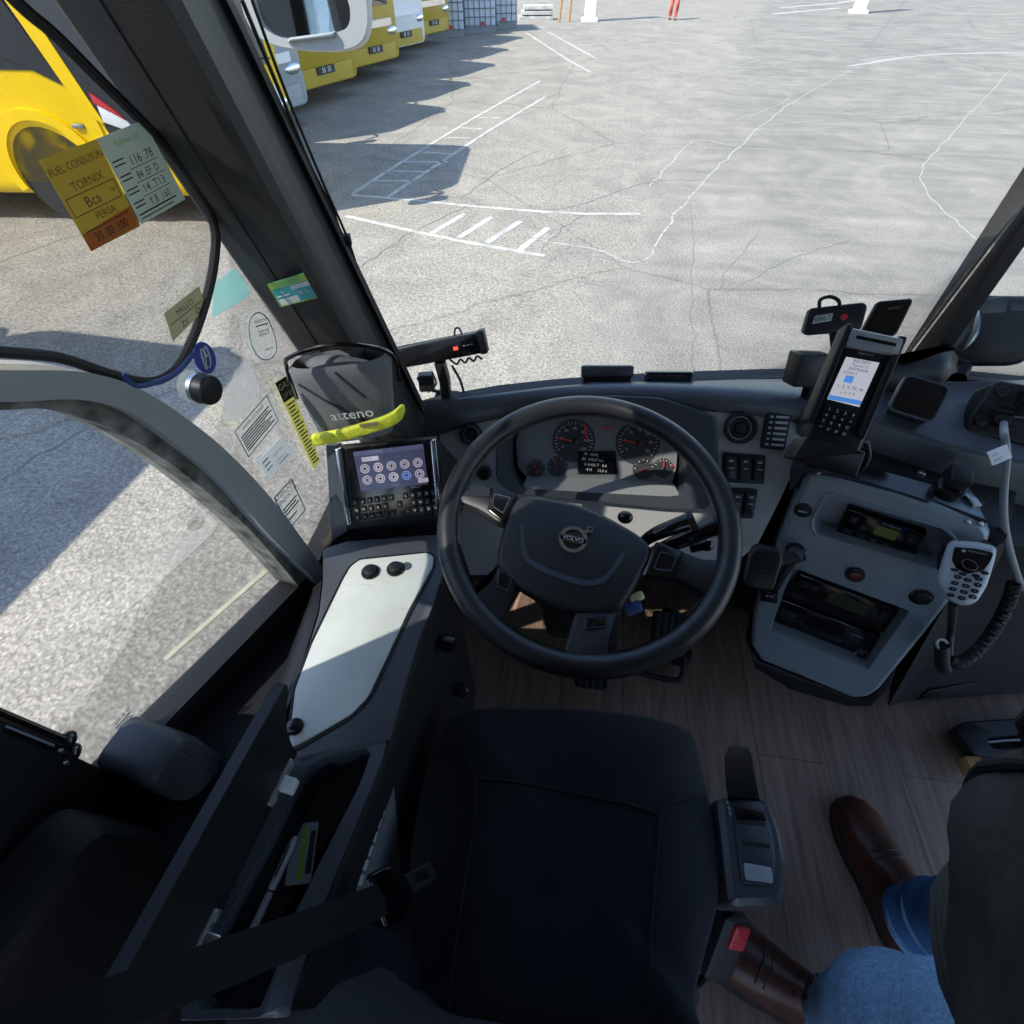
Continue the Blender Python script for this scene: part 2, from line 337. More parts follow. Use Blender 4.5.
def fit(s, size, W): return min(1.0, W/(max(1, len(s))*size*.58))
class MB:
    def __init__(self): self.bm = bmesh.new(); self.mi = 0
    def m(self, i): self.mi = i; return self
    def face(self, vs):
        try: f = self.bm.faces.new(vs); f.material_index = self.mi; f.smooth = True; return f
        except ValueError: return None
    def v(self, p): return self.bm.verts.new(V3(p))
    def poly(self, pts): self.face([self.v(p) for p in pts]); return self
    def loft(self, rings, closed=True, cap0=True, cap1=True):
        R = [[self.v(p) for p in r] for r in rings]
        n = len(R[0])
        for a, b in zip(R, R[1:]):
            for i in range(n if closed else n-1):
                j = (i+1) % n; self.face([a[i], a[j], b[j], b[i]])
        if cap0: self.face(R[0][::-1])
        if cap1: self.face(R[-1])
        return self
    def plate(self, F, poly, h0, h1, bev=0.0, taper=0.0):
        p = ccw([q[:2] for q in poly])
        if h1 < h0: h0, h1 = h1, h0
        L = [(h0, -taper)]
        if bev: L += [(h1-bev, 0), (h1-bev*.3, bev*.35), (h1, bev)]
        else: L += [(h1, 0)]
        return self.loft([[pt(F, u, v, h) for u, v in (offset(p, o) if o else p)] for h, o in L])
    def box(self, F, u0, v0, u1, v1, h0, h1, bev=0, r=0):
        p = rect(u0, v0, u1, v1)
        return self.plate(F, rp(p, r, 4) if r else p, h0, h1, bev)
    def ring(self, F, outer, inner, h0, h1, n=64, bev=0, c=None):
        c = c or centroid(inner); o = radial(ccw(outer), c, n); i = radial(ccw(inner), c, n)
        O0 = [pt(F, *q, h0) for q in o]; O1 = [pt(F, *q, h1-bev) for q in o]
        O2 = [pt(F, *(V3((*q, 0)).lerp(V3((*r, 0)), .12 if bev else 0)).xy, h1) for q, r in zip(o, i)]
        I1 = [pt(F, *q, h1) for q in i]; I0 = [pt(F, *q, h0) for q in i]
        return self.loft([O0, O1, O2, I1, I0, O0] if bev else [O0, O1, I1, I0, O0], True, False, False)
    def band(self, F, a, b, h0, h1):
        for i in range(min(len(a), len(b))-1):
            q = [a[i], a[i+1], b[i+1], b[i]]
            self.plate(F, q, h0, h1)
        return self
    def strip(self, F, a, b, h0, h1):
        """one continuous bar between two open polylines of the same length"""
        return self.loft([[pt(F, *p[:2], h0), pt(F, *q[:2], h0), pt(F, *q[:2], h1), pt(F, *p[:2], h1)] for p, q in zip(a, b)])
    def tube(self, pts, r, n=10, sm=0, flat=None, caps=True):
        pts = smooth(pts, sm) if sm else [V3(p) for p in pts]
        rings = []; up = None
        for i, p in enumerate(pts):
            t = (pts[min(i+1, len(pts)-1)]-pts[max(i-1, 0)])
            if t.length < 1e-9: t = V3((0, 0, 1))
            t.normalize()
            if up is None:
                up = V3((0, 0, 1)) if abs(t.z) < .9 else V3((1, 0, 0))
            s = t.cross(up)
            if s.length < 1e-6: s = t.cross(V3((1, .3, 0)))
            s.normalize(); up = s.cross(t).normalized()
            rr = r(i/(len(pts)-1)) if callable(r) else r
            rings.append([p+(s*math.cos(2*PI*k/n)*(flat or 1)+up*math.sin(2*PI*k/n))*rr for k in range(n)])
        return self.loft(rings, True, caps, caps)
    def cyl(self, F, u, v, r, h0, h1, n=28, r1=None, bev=0):
        r1 = r if r1 is None else r1
        L = [(h0, r)]+([(h1-bev, r1), (h1-.3*bev, r1-.35*bev), (h1, r1-bev)] if bev else [(h1, r1)])
        return self.loft([[pt(F, a, b, h) for a, b in circ(u, v, q, n)] for h, q in L])
    def lathe(self, F, prof, n=28):
        return self.loft([[pt(F, a, b, h) for a, b in circ(0, 0, max(q, 1e-5), n)] for q, h in prof])
    def sph(self, c, r, n=16, m=10, F=WORLD):
        r = (r, r, r) if isinstance(r, (int, float)) else r; c = V3(c)
        return self.loft([[c+F[1]*(r[0]*math.cos(2*PI*k/n)*math.sin(PI*j/m))+F[2]*(r[1]*math.sin(2*PI*k/n)*math.sin(PI*j/m))-F[3]*(r[2]*math.cos(PI*j/m)) for k in range(n)] for j in [.02]+list(range(1, m))+[m-.02]])
    def holed(self, F, outer, holes, h, depth, rim=0.0):
        loops = [ccw(outer)]+[ccw(q) for q in holes]; E = []
        for L_ in loops:
            vs = [self.v(pt(F, *q[:2], h)) for q in L_]
            for i in range(len(vs)): E.append(self.bm.edges.new((vs[i], vs[(i+1) % len(vs)])))
        bmesh.ops.triangle_fill(self.bm, use_beauty=True, use_dissolve=False, edges=E)
        for L_ in loops: self.loft([[pt(F, *q[:2], h) for q in L_], [pt(F, *q[:2], depth) for q in L_]], True, False, False)
        return self
    def text(self, F, u, v, s, size, h=.0004, ang=0, align='CENTER', sx=1.0):
        c = bpy.data.curves.new('lettering', 'FONT'); c.body = s; c.size = size; c.align_x = align; c.align_y = 'CENTER'; c.resolution_u = 2
        o = bpy.data.objects.new('lettering', c); COL.objects.link(o)
        dg = bpy.context.evaluated_depsgraph_get(); me = bpy.data.meshes.new_from_object(o.evaluated_get(dg))
        G = fr(F, u, v, h, ang); vs = [self.v(pt(G, q.co.x*sx, q.co.y)) for q in me.vertices]
        for p in me.polygons: self.face([vs[i] for i in p.vertices])
        bpy.data.objects.remove(o); bpy.data.curves.remove(c); bpy.data.meshes.remove(me); return self
    def build(self, name, mats, parent=None, sharp=38, sub=0, fixn=True, local=False):
        if fixn: bmesh.ops.recalc_face_normals(self.bm, faces=self.bm.faces[:])
        me = bpy.data.meshes.new(name); self.bm.to_mesh(me); self.bm.free()
        for x in (mats if isinstance(mats, (list, tuple)) else [mats]): me.materials.append(M[x] if isinstance(x, str) else x)
        me.polygons.foreach_set('use_smooth', [True]*len(me.polygons))
        try: me.set_sharp_from_angle(angle=math.radians(sharp))
        except Exception: pass
        o = bpy.data.objects.new(name, me); COL.objects.link(o)
        if sub:
            md = o.modifiers.new('sub', 'SUBSURF'); md.levels = md.render_levels = sub
        if parent:
            o.parent = parent; w = V3((0, 0, 0)); q = parent
            while q: w += q.location; q = q.parent
            o.location = (0, 0, 0) if local else -w
        return o

def tag(o, label, cat, group=None):
    o['label'] = label; o['category'] = cat
    if group: o['group'] = group
    return o
def thing(name, label, cat, loc=(0, 0, 0), group=None):
    o = bpy.data.objects.new(name, None); COL.objects.link(o); o.empty_display_size = .05
    o.location = V3(loc); return tag(o, label, cat, group)
def struct(o, label=None):
    o['kind'] = 'structure'
    if label: o['label'] = label
    return o

# ================================================================== THE PLACE OUTSIDE
b = MB(); b.poly([(-90, -60, -1), (90, -60, -1), (90, 140, -1), (-90, 140, -1)])
struct(b.build('ground', 'ground'), 'weathered pale concrete bus yard')

def gpoly(F, a, c, w):
    a = V3((*a[:2], 0)); c = V3((*c[:2], 0)); d = (c-a).normalized(); n = V3((-d.y, d.x, 0))*w*.5
    return [(a+n).xy, (c+n).xy, (c-n).xy, (a-n).xy]
G = FR['ground']
def marking(name, segs, w, mt='mark', h=.004):
    b = MB()
    for a, c in segs: b.plate(G, [tuple(q) for q in gpoly(G, a, c, w)], .0005, h)
    return struct(b.build(name, mt))
def polyseg(L): return list(zip(L, L[1:]))
def rungs(A, B_, n):
    out = []
    for k in range(n):
        t = (k+.5)/n; i = t*(len(A)-1); a = V3((*A[int(i)], 0)).lerp(V3((*A[min(int(i)+1, len(A)-1)], 0)), i % 1)
        i = t*(len(B_)-1); c = V3((*B_[int(i)], 0)).lerp(V3((*B_[min(int(i)+1, len(B_)-1)], 0)), i % 1); out.append((a.xy, c.xy))
    return out
A = [(-3.342,7.0712),(-2.3534,6.9694),(-1.5125,6.8573),(-0.6473,6.7946)]; B2 = [(-3.1457,6.3007),(-2.1799,5.9353),(-1.4147,5.6768),(-0.5153,5.4375)]
marking('road_marking', polyseg(A)+polyseg(B2)+polyseg([(-0.6473,6.7946),(-0.1319,6.7951),(0.5674,6.8934)]), .065)
marking('road_marking', [(p, q) for p, q in zip([(-1.6575,6.5807),(-1.2969,6.5255),(-0.9147,6.4414),(-0.5584,6.2593)], [(-1.925,5.908),(-1.572,5.8037),(-1.2188,5.7044),(-0.8129,5.5607)])], .08)
A = [(-3.3561,7.1105),(-3.1065,8.6011),(-2.4883,11.7533),(-1.6266,15.605)]; B2 = [(-2.8271,7.0621),(-2.4851,8.6885),(-2.0787,10.6554),(-1.3273,13.7864)]
marking('road_marking', polyseg(A)+polyseg(B2)+[(p, q) for p, q in zip([(-3.2177,7.696),(-3.0963,8.1906),(-3.0591,8.6613),(-2.9525,9.2385),(-2.8079,9.6839),(-2.6883,10.1549),(-2.5862,10.8748),(-2.4344,11.678)], [(-2.6846,7.7709),(-2.6185,8.2082),(-2.3725,8.7578),(-2.4055,9.1989),(-2.3402,9.6872),(-2.3047,10.2088),(-2.2066,10.8543),(-2.0094,11.7377)])], .06)
marking('road_marking', polyseg([(-3.1355,24.8431),(-1.1607,18.8256),(-0.4665,17.0032)])+polyseg([(-2.3039,24.96),(-0.4118,19.2867)]), .07)
marking('road_marking', polyseg([(7.9352,35.5504),(11.4506,38.7441),(14.0754,42.2299)])+polyseg([(7.0154,32.623),(10.8013,35.9532)]), .22)
marking('road_marking', polyseg([(-1.9167,0.3962),(-1.7087,0.8708),(-1.6506,0.9945)]), .028, 'markyel')
def crack(pts, w, mt):
    P = smooth([(p[0], p[1], 0) for p in pts], 7); b = MB(); a = []; c = []
    for i, p in enumerate(P):
        d = (P[min(i+1, len(P)-1)]-P[max(i-1, 0)]).normalized(); n = V3((-d.y, d.x, 0)); j = noise.noise(p*5.3)*.06
        ww = w*(.6+.8*abs(noise.noise(p*3.1+V3((9, 2, 0))))); p = p+n*j; a.append((p+n*ww).xy); c.append((p-n*ww).xy)
    b.strip(G, a, c, .0005, .003); return struct(b.build('ground_crack', mt))
for L_, w, mt in [
    ([(-0.6171,5.8777),(0.0886,5.6874),(0.5313,5.4255),(0.9314,6.667),(1.5416,8.4109),(2.2047,10.0819),(3.464,13.0181),(4.2078,14.4601),(6.3092,18.2521)], .035, 'crackl'),
    ([(0.7359,8.027),(1.29,9.8347),(1.657,10.6327),(2.2401,10.3309)], .03, 'crackl'), ([(3.1036,16.3995),(3.5364,15.4692),(4.0363,14.6458),(3.1045,12.9676),(2.5074,12.2094)], .025, 'crackl'),
    ([(1.4693,8.4007),(0.7426,8.2069),(0.043,7.4252),(-0.4609,6.8937),(-0.7264,6.9304)], .018, 'crackd'), ([(10.486,18.8391),(6.6389,12.3973),(5.0091,9.6361),(4.5525,8.39),(4.473,7.0645),(4.5484,5.9901)], .025, 'crackl'),
    ([(-2.4579,4.852),(-2.2461,5.6488),(-2.1085,6.0415),(-1.6573,6.9125)], .02, 'crackd'), ([(-1.8282,7.0825),(-1.4975,8.4653),(-1.0066,9.6306)], .02, 'crackd'),
    ([(1.2585,7.3223),(1.1006,5.5579),(0.9796,4.2054),(0.9178,3.3348)], .012, 'crackd'), ([(-0.5875,5.5924),(-0.4082,6.2161),(-0.0711,6.8755)], .015, 'crackd'),
    ([(1.9974,6.5542),(1.3152,4.8642),(2.1711,5.7083),(2.9899,6.3847)], .012, 'crackd'), ([(-6.4171,4.449),(-6.2023,5.0928),(-5.7413,5.5309)], .012, 'crackd'),
    ([(-3.7305,1.4154),(-3.651,1.673),(-3.4966,2.0823)], .014, 'crackd'), ([(8.2177,22.9002),(11.4087,30.8296),(15.5354,41.1322)], .10, 'crackd'), ([(6.7818,19.9418),(10.2578,22.7519),(14.615,25.7054)], .05, 'crackd'),
    ([(6.4897,18.8974),(9.393,21.2205),(12.9292,22.3014)], .22, 'crackl'), ([(-1.5777,8.978),(0.6557,10.492),(3.7135,12.2193),(8.2967,13.6973)], .02, 'crackl'), ([(-0.9765,13.5266),(0.7082,12.6308),(2.3512,13.2219)], .02, 'crackl'),
    ([(-1.6229,11.792),(0.3076,14.1218),(4.247,19.5856)], .03, 'crackl')]:
    crack(L_, w*.42, mt)

# ------------------------------------------------------------------ buses
def bus(name, label, loc, yaw, body, band, group=None, L=10.5, H=3.35, rear=False, stripe=None, variant=0, fx=-2.6):
    t = thing(name, label, 'bus', loc, group); t.rotation_euler = (0, 0, yaw)
    W = 1.25
    def sect(x, k, z0=.3): # cross-section ring at x, k = shrink towards the nose
        p = rp([(-W*k, z0), (W*k, z0), (W*k, 2.6), (W*(k-.07), H-.02*(1-k)), (-W*(k-.07), H), (-W*k, 2.6)], .16, 4)
        return [V3((x, a, c)) for a, c in p]
    b = MB(); b.loft([sect(-L, .96), sect(-L+.12, 1), sect(-.55, 1), sect(-.22, .985), sect(-.05, .93), sect(0.0, .86, .36)])
    b.build('body', body, t, local=True)
    F = mkfr((0.02, 0, 0), (0, 1, 0), (0, 0, 1))       # front, looking at it: u = +y
    def fp(u, v, o=0): return V3((0.035-.30*max(0, abs(u)-.62)**1.5*1.0-(.05*max(0, v-1.2))+o, u, v))
    def wrap(poly_rows, name_, mt, par=t, o=0, th=.03):
        b = MB()
        b.loft([[fp(u, v, o) for u, v in r]+[fp(u, v, o-th-.1) for u, v in r[::-1]] for r in poly_rows]); return b.build(name_, mt, par, local=True)
    us = [-1.14+.19*k for k in range(13)]
    if not rear:
        ws = wrap([[(u*.99, v) for u in us] for v in (1.28, 1.9, 2.5, 2.85)], 'windscreen', 'bglass')
        wrap([[(u*.96, v) for u in us] for v in (2.87, 3.12)], 'destination_blind', 'gloss')
        wrap([[(u*.98, v) for u in us] for v in (.92, 1.05)], 'grille', 'bwhite' if variant else 'chrome', o=.012)
        wrap([[(u*.99, v) for u in us] for v in (.34, .62)], 'bumper', band, o=.03)
        for s in (-1, 1):
            b = MB(); b.sph(fp(s*.9, .82, 0), (.05, .20, .085)); b.build('headlight', 'chrome', t, local=True)
            b = MB(); b.tube([fp(s*1.0, 2.95, .0), fp(s*1.12, 2.95, .28), fp(s*1.2, 2.7, .36)], .028, 8, 4)
            b.box(mkfr((.38, s*1.2, 2.1), (0, 1, 0), (0, 0, 1)), -.09, 0, .09, .58, -.05, .05, .02, .06); b.build('wing_mirror', 'bwhite', t, local=True)
        b = MB(); b.tube([fp(-.1, 1.32, .03), fp(-.7, 1.45, .03), fp(-.95, 2.1, .02)], .012, 6); b.tube([fp(.75, 1.32, .03), fp(.1, 1.42, .03), fp(-.1, 2.0, .02)], .012, 6); b.build('wiper', 'rubber', t, local=True)
    else:
        wrap([[(u*.92, v) for u in us] for v in (1.75, 2.8)], 'rear_window', 'bglass')
        for s in (-1, 1):
            b = MB(); b.sph(fp(s*1.08, 1.18, -.03), (.09, .10, .26)); b.build('tail_light', 'red', t, local=True)
    b = MB(); b.box(mkfr((.09, 0, .56), (0, 1, 0), (0, 0, 1)), -.26, -.06, .26, .06, -.03, .012)
    pl_ = b.build('number_plate', 'ink' , t, local=True)
    b = MB(); PF = mkfr((.09, 0, .56), (0, 1, 0), (0, 0, 1)); b.text(PF, 0, 0, '55  55', .11, .016); b.build('plate_number', 'letter', pl_, local=True)
    # sides
    for s in (-1, 1):
        Fs = mkfr((0, s*1.252, 0), (1, 0, 0), (0, 0, 1))
        b = MB(); b.plate(Fs, rp([(-L+.25, 1.55), (-.65, 1.45), (-.35, 2.72), (-L+.2, 2.75)], .18), -.04, .006); b.build('side_window', 'bglass', t, local=True)
        for wx in (fx, -7.6):
            F0 = mkfr((wx, s*1.13, .5), (1, 0, 0), (0, 0, 1))
            b = MB(); b.m(0); b.loft([[pt(F0, u, v, h) for u, v in circ(0, 0, r, 26)] for h, r in ((-.12, .40), (-.12, .49), (.12, .49), (.12, .36))]); b.m(1); b.cyl(F0, 0, 0, .33, -.10, .10, 20); b.build('wheel', ['tyre', 'steel'], t, local=True)
            b = MB(); ag = [PI*(-.10+1.2*k/24) for k in range(25)]; b.strip(mkfr((wx, s*1.25, .55), (1, 0, 0), (0, 0, 1)), [(.60*math.cos(a), .60*math.sin(a)) for a in ag], [(.50*math.cos(a), .50*math.sin(a)) for a in ag], -.03, .03)
            b.plate(mkfr((wx, s*1.25, .55), (1, 0, 0), (0, 0, 1)), [(.50*math.cos(a), .50*math.sin(a)) for a in ag], -.03, .004) if False else None; b.build('wheel_arch', body, t, local=True)
        if stripe:
            pass
    return t

ROW = 'coaches parked in a row across the yard'
ang = math.atan2(.70, 1.9) - PI/2 + PI/2
# heading (+x of the bus) points out of the row, into the yard
YAW = math.radians(-17)
for nm, lab, lx, ly, bd, bn, vr in [
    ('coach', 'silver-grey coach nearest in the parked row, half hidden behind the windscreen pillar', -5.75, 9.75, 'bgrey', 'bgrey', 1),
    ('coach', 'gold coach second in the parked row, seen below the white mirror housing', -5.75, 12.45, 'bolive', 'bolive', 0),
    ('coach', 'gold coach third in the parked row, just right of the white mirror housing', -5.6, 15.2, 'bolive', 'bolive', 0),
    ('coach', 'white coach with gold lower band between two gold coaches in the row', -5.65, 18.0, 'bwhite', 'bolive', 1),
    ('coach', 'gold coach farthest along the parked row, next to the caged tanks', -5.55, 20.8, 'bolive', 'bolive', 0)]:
    bus(nm, lab, (lx, ly, -1), YAW, bd, bn, ROW, variant=vr)

# the yellow coach across on the left, seen broadside, its nose to the right
t = bus('coach', 'bright yellow coach with dark windows seen broadside through the left window', (-4.35, 7.0, -1), math.radians(5), 'byel', 'byel', None, variant=1, fx=-1.95)
Fs = mkfr((0, -1.256, 0), (1, 0, 0), (0, 0, 1))
b = MB(); b.plate(Fs, sm2([(-1.36, 1.34), (-1.75, 1.52), (-2.3, 1.70), (-3.2, 1.84), (-5.5, 1.95), (-9.9, 1.95)], 5)+[(-9.9, 3.0), (-1.86, 3.0)], -.02, .012); b.build('dark_glazing', 'bglass', t, local=True)
b = MB(); b.plate(Fs, [(-1.12, .92), (-.10, .62), (-.08, 3.2), (-1.7, 3.2)], -.02, .012); b.build('nose_glazing', 'bglass', t, local=True)
b = MB(); b.plate(Fs, [(-1.30, 1.12), (-1.12, 1.02), (-1.64, 3.3), (-1.84, 3.3)], -.02, .02); b.build('yellow_pillar', 'byel', t, local=True)
b = MB(); b.text(Fs, -2.35, 2.1, 'TUS 0AX', .13, .016); b.build('side_lettering', 'letter', t, local=True)
b = MB(); b.plate(Fs, [(-1.12, 1.04), (-.78, .93), (-.86, 1.06), (-1.10, 1.22)], -.02, .03, .01); b.build('side_lamp', 'bwhite', t, local=True)
b = MB(); b.plate(Fs, [(-1.13, 1.20), (-.86, 1.06), (-.92, 1.13), (-1.12, 1.30)], -.02, .032, .008); b.build('red_lamp', 'red', t, local=True)
for x0, x1 in [(-9.0, -4.95), (-4.9, -3.5), (-1.36, -1.2)]:
    b = MB(); b.plate(Fs, rp(rect(x0, .36, x1, 1.15), .03), -.02, .008); h = b.build('luggage_door', 'byel', t, local=True)
    b = MB(); b.box(Fs, x1-.30, .98, x1-.17, 1.02, 0, .02, .004); b.build('door_handle', 'steel', h, local=True)
b = MB(); b.sph((-3.25, -1.268, .72), (.05, .015, .03)); b.build('side_marker_lamp', 'orange', t, local=True)

# the coach parked alongside on the left, outside the picture: its shade lies on the yard
t = bus('coach', 'white coach parked alongside on the left, only its shadow reaches the yard strip', (-6.12, 1.5, -1), math.radians(90-4), 'bwhite', 'bwhite', None, variant=1)
b = MB(); b.sph((-3.45, -1.12, 3.40), (.24, .28, .24)); b.build('shadow_dome', 'bwhite', t, local=True)  # unseen dome added on the roof edge to cast a round shadow

# ------------------------------------------------------------------ tanks, posts, pallets, person far across the yard
def tote():
    t = thing('caged_tank', '', 'tank', (0, 0, 0), 'caged tanks stacked beyond the coaches')
    b = MB(); b.box(WORLD, -.56, -.46, .56, .46, .16, 1.12, .05, .08); b.build('plastic_tank', 'ibc', t, local=True)
    b = MB()
    for z in (.2, .42, .64, .86, 1.1):
        for y in (-.49, .49): b.tube([(-.59, y, z), (.59, y, z)], .014, 6)
        for x in (-.59, .59): b.tube([(x, -.49, z), (x, .49, z)], .014, 6)
    for k in range(7):
        x = -.59+1.18*k/6
        for y in (-.49, .49): b.tube([(x, y, .14), (x, y, 1.12)], .014, 6)
    for k in range(6):
        y = -.49+.98*k/5
        for x in (-.59, .59): b.tube([(x, y, .14), (x, y, 1.12)], .014, 6)
    b.build('wire_cage', 'cage', t, local=True)
    b = MB()
    for y in (-.42, 0, .42): b.box(WORLD, -.58, y-.06, .58, y+.06, .0, .12)
    b.box(WORLD, -.6, -.5, .6, .5, .11, .15); b.build('pallet_base', 'cage', t, local=True)
    b = MB(); b.cyl(mkfr((.1, -.47, .25), (1, 0, 0), (0, 0, 1)), 0, 0, .06, -.02, .08); b.build('outlet_valve', 'red', t, local=True)
    return t
T0 = tote()
spots = [(-5.75, 23.5, 0, 'pale caged tank at the near left end of the stack beyond the coaches'), (-4.85, 24.75, 0, 'pale caged tank in the middle of the ground row beyond the coaches'),
         (-4.3, 26.1, 0, 'pale caged tank at the far right end of the row beyond the coaches'), (-5.75, 23.5, 1.16, 'upper caged tank stacked on the near left tank'), (-4.85, 24.75, 1.16, 'upper caged tank stacked on the middle tank')]
for i, (x, y, z, lab) in enumerate(spots):
    r = T0 if i == 0 else T0.copy()
    if i:
        COL.objects.link(r)
        for ch in T0.children: c = ch.copy(); COL.objects.link(c); c.parent = r
    r.location = (x, y, -1+z); r.rotation_euler = (0, 0, math.radians(20)); r['label'] = lab
b = MB(); b.box(mkfr((-6.4, 24.6, -1), (.9, .3, 0), (-.3, .9, 0)), -.5, -.5, .5, .5, 0, 1.3, .05, .06)
tag(b.build('storage_drum_crate', 'orange'), 'orange crate between the last coach and the caged tanks', 'crate')
def post(x, y, w, lab):
    t = thing('gate_post', lab, 'post', (x, y, -1), 'white posts at the far side of the yard')
    b = MB(); b.box(WORLD, -w, -w*.6, w, w*.6, 0, 4.2, .02); b.build('shaft', 'bwhite', t, local=True)
    b = MB(); b.box(WORLD, -w*1.5, -w, w*1.5, w, 0, .12, .02); b.build('foot', 'bwhite', t, local=True); return t
post(-.95, 28.6, .22, 'white square post left of the walking figure at the far side'); post(10.9, 33.5, .24, 'white square post at the far right of the yard')
b = MB(); FB = mkfr((-3.0, 29.0, -1), (1, .2, 0), (-.2, 1, 0))
for k in range(3): b.box(FB, -.9+.1*k, -.3, .5, .3, .16*k, .16*k+.12, .02)
tag(b.build('stone_block_pile', 'mark'), 'pile of pale kerb stones left of the white post', 'stones')
for k, (dx, lab) in enumerate([(-1.55, 'thin leaning pole left of the white post, the left one'), (-1.95, 'thin leaning pole left of the white post, the farther one')]):
    b = MB(); b.tube([(dx-.2, 28.2, -1), (dx-.05+.12*k, 28.4, 2.2)], .05, 8); tag(b.build('wooden_pole', 'tan'), lab, 'pole', 'leaning poles by the post')

# ================================================================== THE BUS WE SIT IN: SHELL
b = MB(); b.plate(WORLD, [(-.66, -3.2), (1.95, -3.2), (1.95, .68), (.65, .74), (-.2, .60), (-.56, .36), (-.62, -.3)], -.06, 0)
struct(b.build('floor', 'floor'), 'wood-look vinyl floor of the driver area')
LW = FR['lw']
arc_o = [(0.0357,1.1802),(0.0853,1.1717),(0.1368,1.1574),(0.1783,1.134),(0.2235,1.1032),(0.2572,1.0638),(0.2881,1.0007),(0.3197,0.9085),(0.3503,0.7664),(0.3791,0.5491)]
arc_m = [(0.0204,1.1632),(0.0701,1.1543),(0.1209,1.1384),(0.1611,1.1127),(0.2028,1.0853),(0.2357,1.0458),(0.2606,0.9803),(0.2864,0.8892),(0.3099,0.7437),(0.3519,0.5454)]
arc_i = [(0.0137,1.1558),(0.0624,1.1454),(0.1146,1.1309),(0.1544,1.1043),(0.1826,1.084),(0.2161,1.0375),(0.2432,0.9741),(0.2699,0.8856),(0.2994,0.756),(0.3228,0.5734)]
def dens(p): return sm2(p, 5)
b = MB(); b.m(0); b.strip(LW, dens(arc_o), dens(arc_m), -.03, .028); b.m(1); b.strip(LW, dens(arc_m), dens(arc_i), -.04, .010)
struct(b.build('trim_1', ['frame', 'dirt'], sharp=60), 'curved grey frame with dusty seal around the driver window')
# lower wall and sill
sill_o = [(0.3889,0.5253),(0.3469,0.5491),(0.0021,0.634)]; sill_i = sill_o
u_f = 1.02; zt = 1.95
b = MB()
b.plate(LW, [(-.07, .0), (.78, .0), (.78, .60), (.62, .60), (.46, .55), (0.3845,0.5313), (0.0021,0.634), (-.07, .65)], -.05, -.012)
b.plate(LW, [(-.02, -.75), (.78, -.75), (.78, 0), (-.02, 0)], -.06, -.02)
struct(b.build('wall_left', 'wallt'), 'dark inner wall below the driver window')
b = MB(); b.strip(LW, [(0.3912,0.515),(0.3402,0.5304),(0.0052,0.6112)], [(0.3414,0.5706),(0.3068,0.5798),(-0.0019,0.6592)], -.03, .012)
struct(b.build('trim_2', 'rubber'), 'black rubber sill strip under the driver window')
# B pillar and rear of the left wall
b = MB()
prof = [(-.045, -.05), (-.045, .004), (-.06, .010), (-.10, .014), (-.30, .03), (-1.4, .06), (-1.4, -.05)]
b.loft([[pt(LW, u, z, h) for u, h in prof] for z in (-.75, .62, 1.2, 1.98)])
for k in range(2): b.box(LW, -3.0, -.75, -1.38, .9, -.05, .03)
b.box(LW, -3.0, 1.7, -1.38, 1.98, -.05, .03)
struct(b.build('wall_rear_left', 'wallt'), 'dark moulded side pillar left of the seat')
# padded trim with a shelf on the pillar
t = thing('pillar_pad', 'dark padded trim panel on the side pillar behind the window, left of the seat', 'trim panel', (-.56, -.6, .4))
PF = fr(LW, 0, 0, .055)
b = MB(); b.plate(PF, rp([(-.66, .505), (-.09, .505), (-.08, .62), (-.09, .74), (-.12, .76), (-.66, .76)], .05, 6), -.02, .045, .022); b.build('upper_pad', 'wallt', t)
b = MB(); b.plate(PF, rp([(-.66, .02), (-.08, .02), (-.06, .40), (-.10, .50), (-.66, .50)], .05, 6), -.02, .02, .015); b.build('lower_panel', 'wallt', t)
b = MB(); b.plate(PF, rp([(-.045, .0), (.028, .0), (.028, .66), (.02, .70), (-.045, .70)], .025, 6), -.06, .03, .02); b.build('edge_moulding', 'soft', t)
t = thing('blind_rod', 'black rod with two knobs lying along the side pillar trim', 'rod', (-0.5955,-0.3628,0.8122))
q0 = (-0.0486,1.0385); q1 = (-0.0432,0.9109); q2 = (-0.0493,0.8904)
b = MB(); b.tube([pt(LW, *q0, .13), pt(LW, *q1, .13)], .0045, 10); b.build('rod', 'gloss', t)
b = MB(); b.sph(pt(LW, *q1, .13), (.007, .010, .007)); b.build('knob', 'gloss', t)
b = MB(); b.sph(pt(LW, *q2, .125), (.007, .010, .007)); b.tube([pt(LW, *q2, .125), pt(LW, *q2, .05)], .005); b.build('knob', 'gloss', t)
# ceiling, far walls
b = MB(); b.plate(WORLD, [(-.95, -2.4), (1.95, -2.4), (1.95, .30), (.65, .40), (-.2, .34), (-.62, .06)], 1.95, 2.02)
struct(b.build('ceiling', 'ceil'), 'grey headliner above the driver')
b = MB(); FRW = mkfr((1.95, 0, 0), (0, 1, 0), (0, 0, 1))
b.box(FRW, -3.2, -.75, -1.0, .85, -.02, .04); b.box(FRW, -1.0, -.75, .68, .05, -.02, .04); b.box(FRW, -3.2, 1.8, .62, 1.98, -.02, .04)
for y in (-3.15, -1.7, -.3): b.box(FRW, y, .8, y+.09, 1.85, -.02, .04)
struct(b.build('wall_right', 'wallt'), 'right side of the bus with windows')
b = MB(); FRR = mkfr((-.66, -3.2, 0), (1, 0, 0), (0, 0, 1)); b.box(FRR, 0, -.05, 2.61, .6, -.03, .03)
struct(b.build('wall_rear', 'wallt'), 'low partition behind the driver area')
b = MB()
_yc = [(-.62, .16), (-.50, .27), (-.40, .350), (-.25, .425), (-.04, .495), (.2, .549), (.45, .598), (.69, .635), (.9, .645), (1.3, .61), (1.7, .50), (2.0, .38)]
def ycurve(x):
    for (a, c), (d, e) in zip(_yc, _yc[1:]):
        if x <= d: return c+(e-c)*(x-a)/(d-a)
    return .4
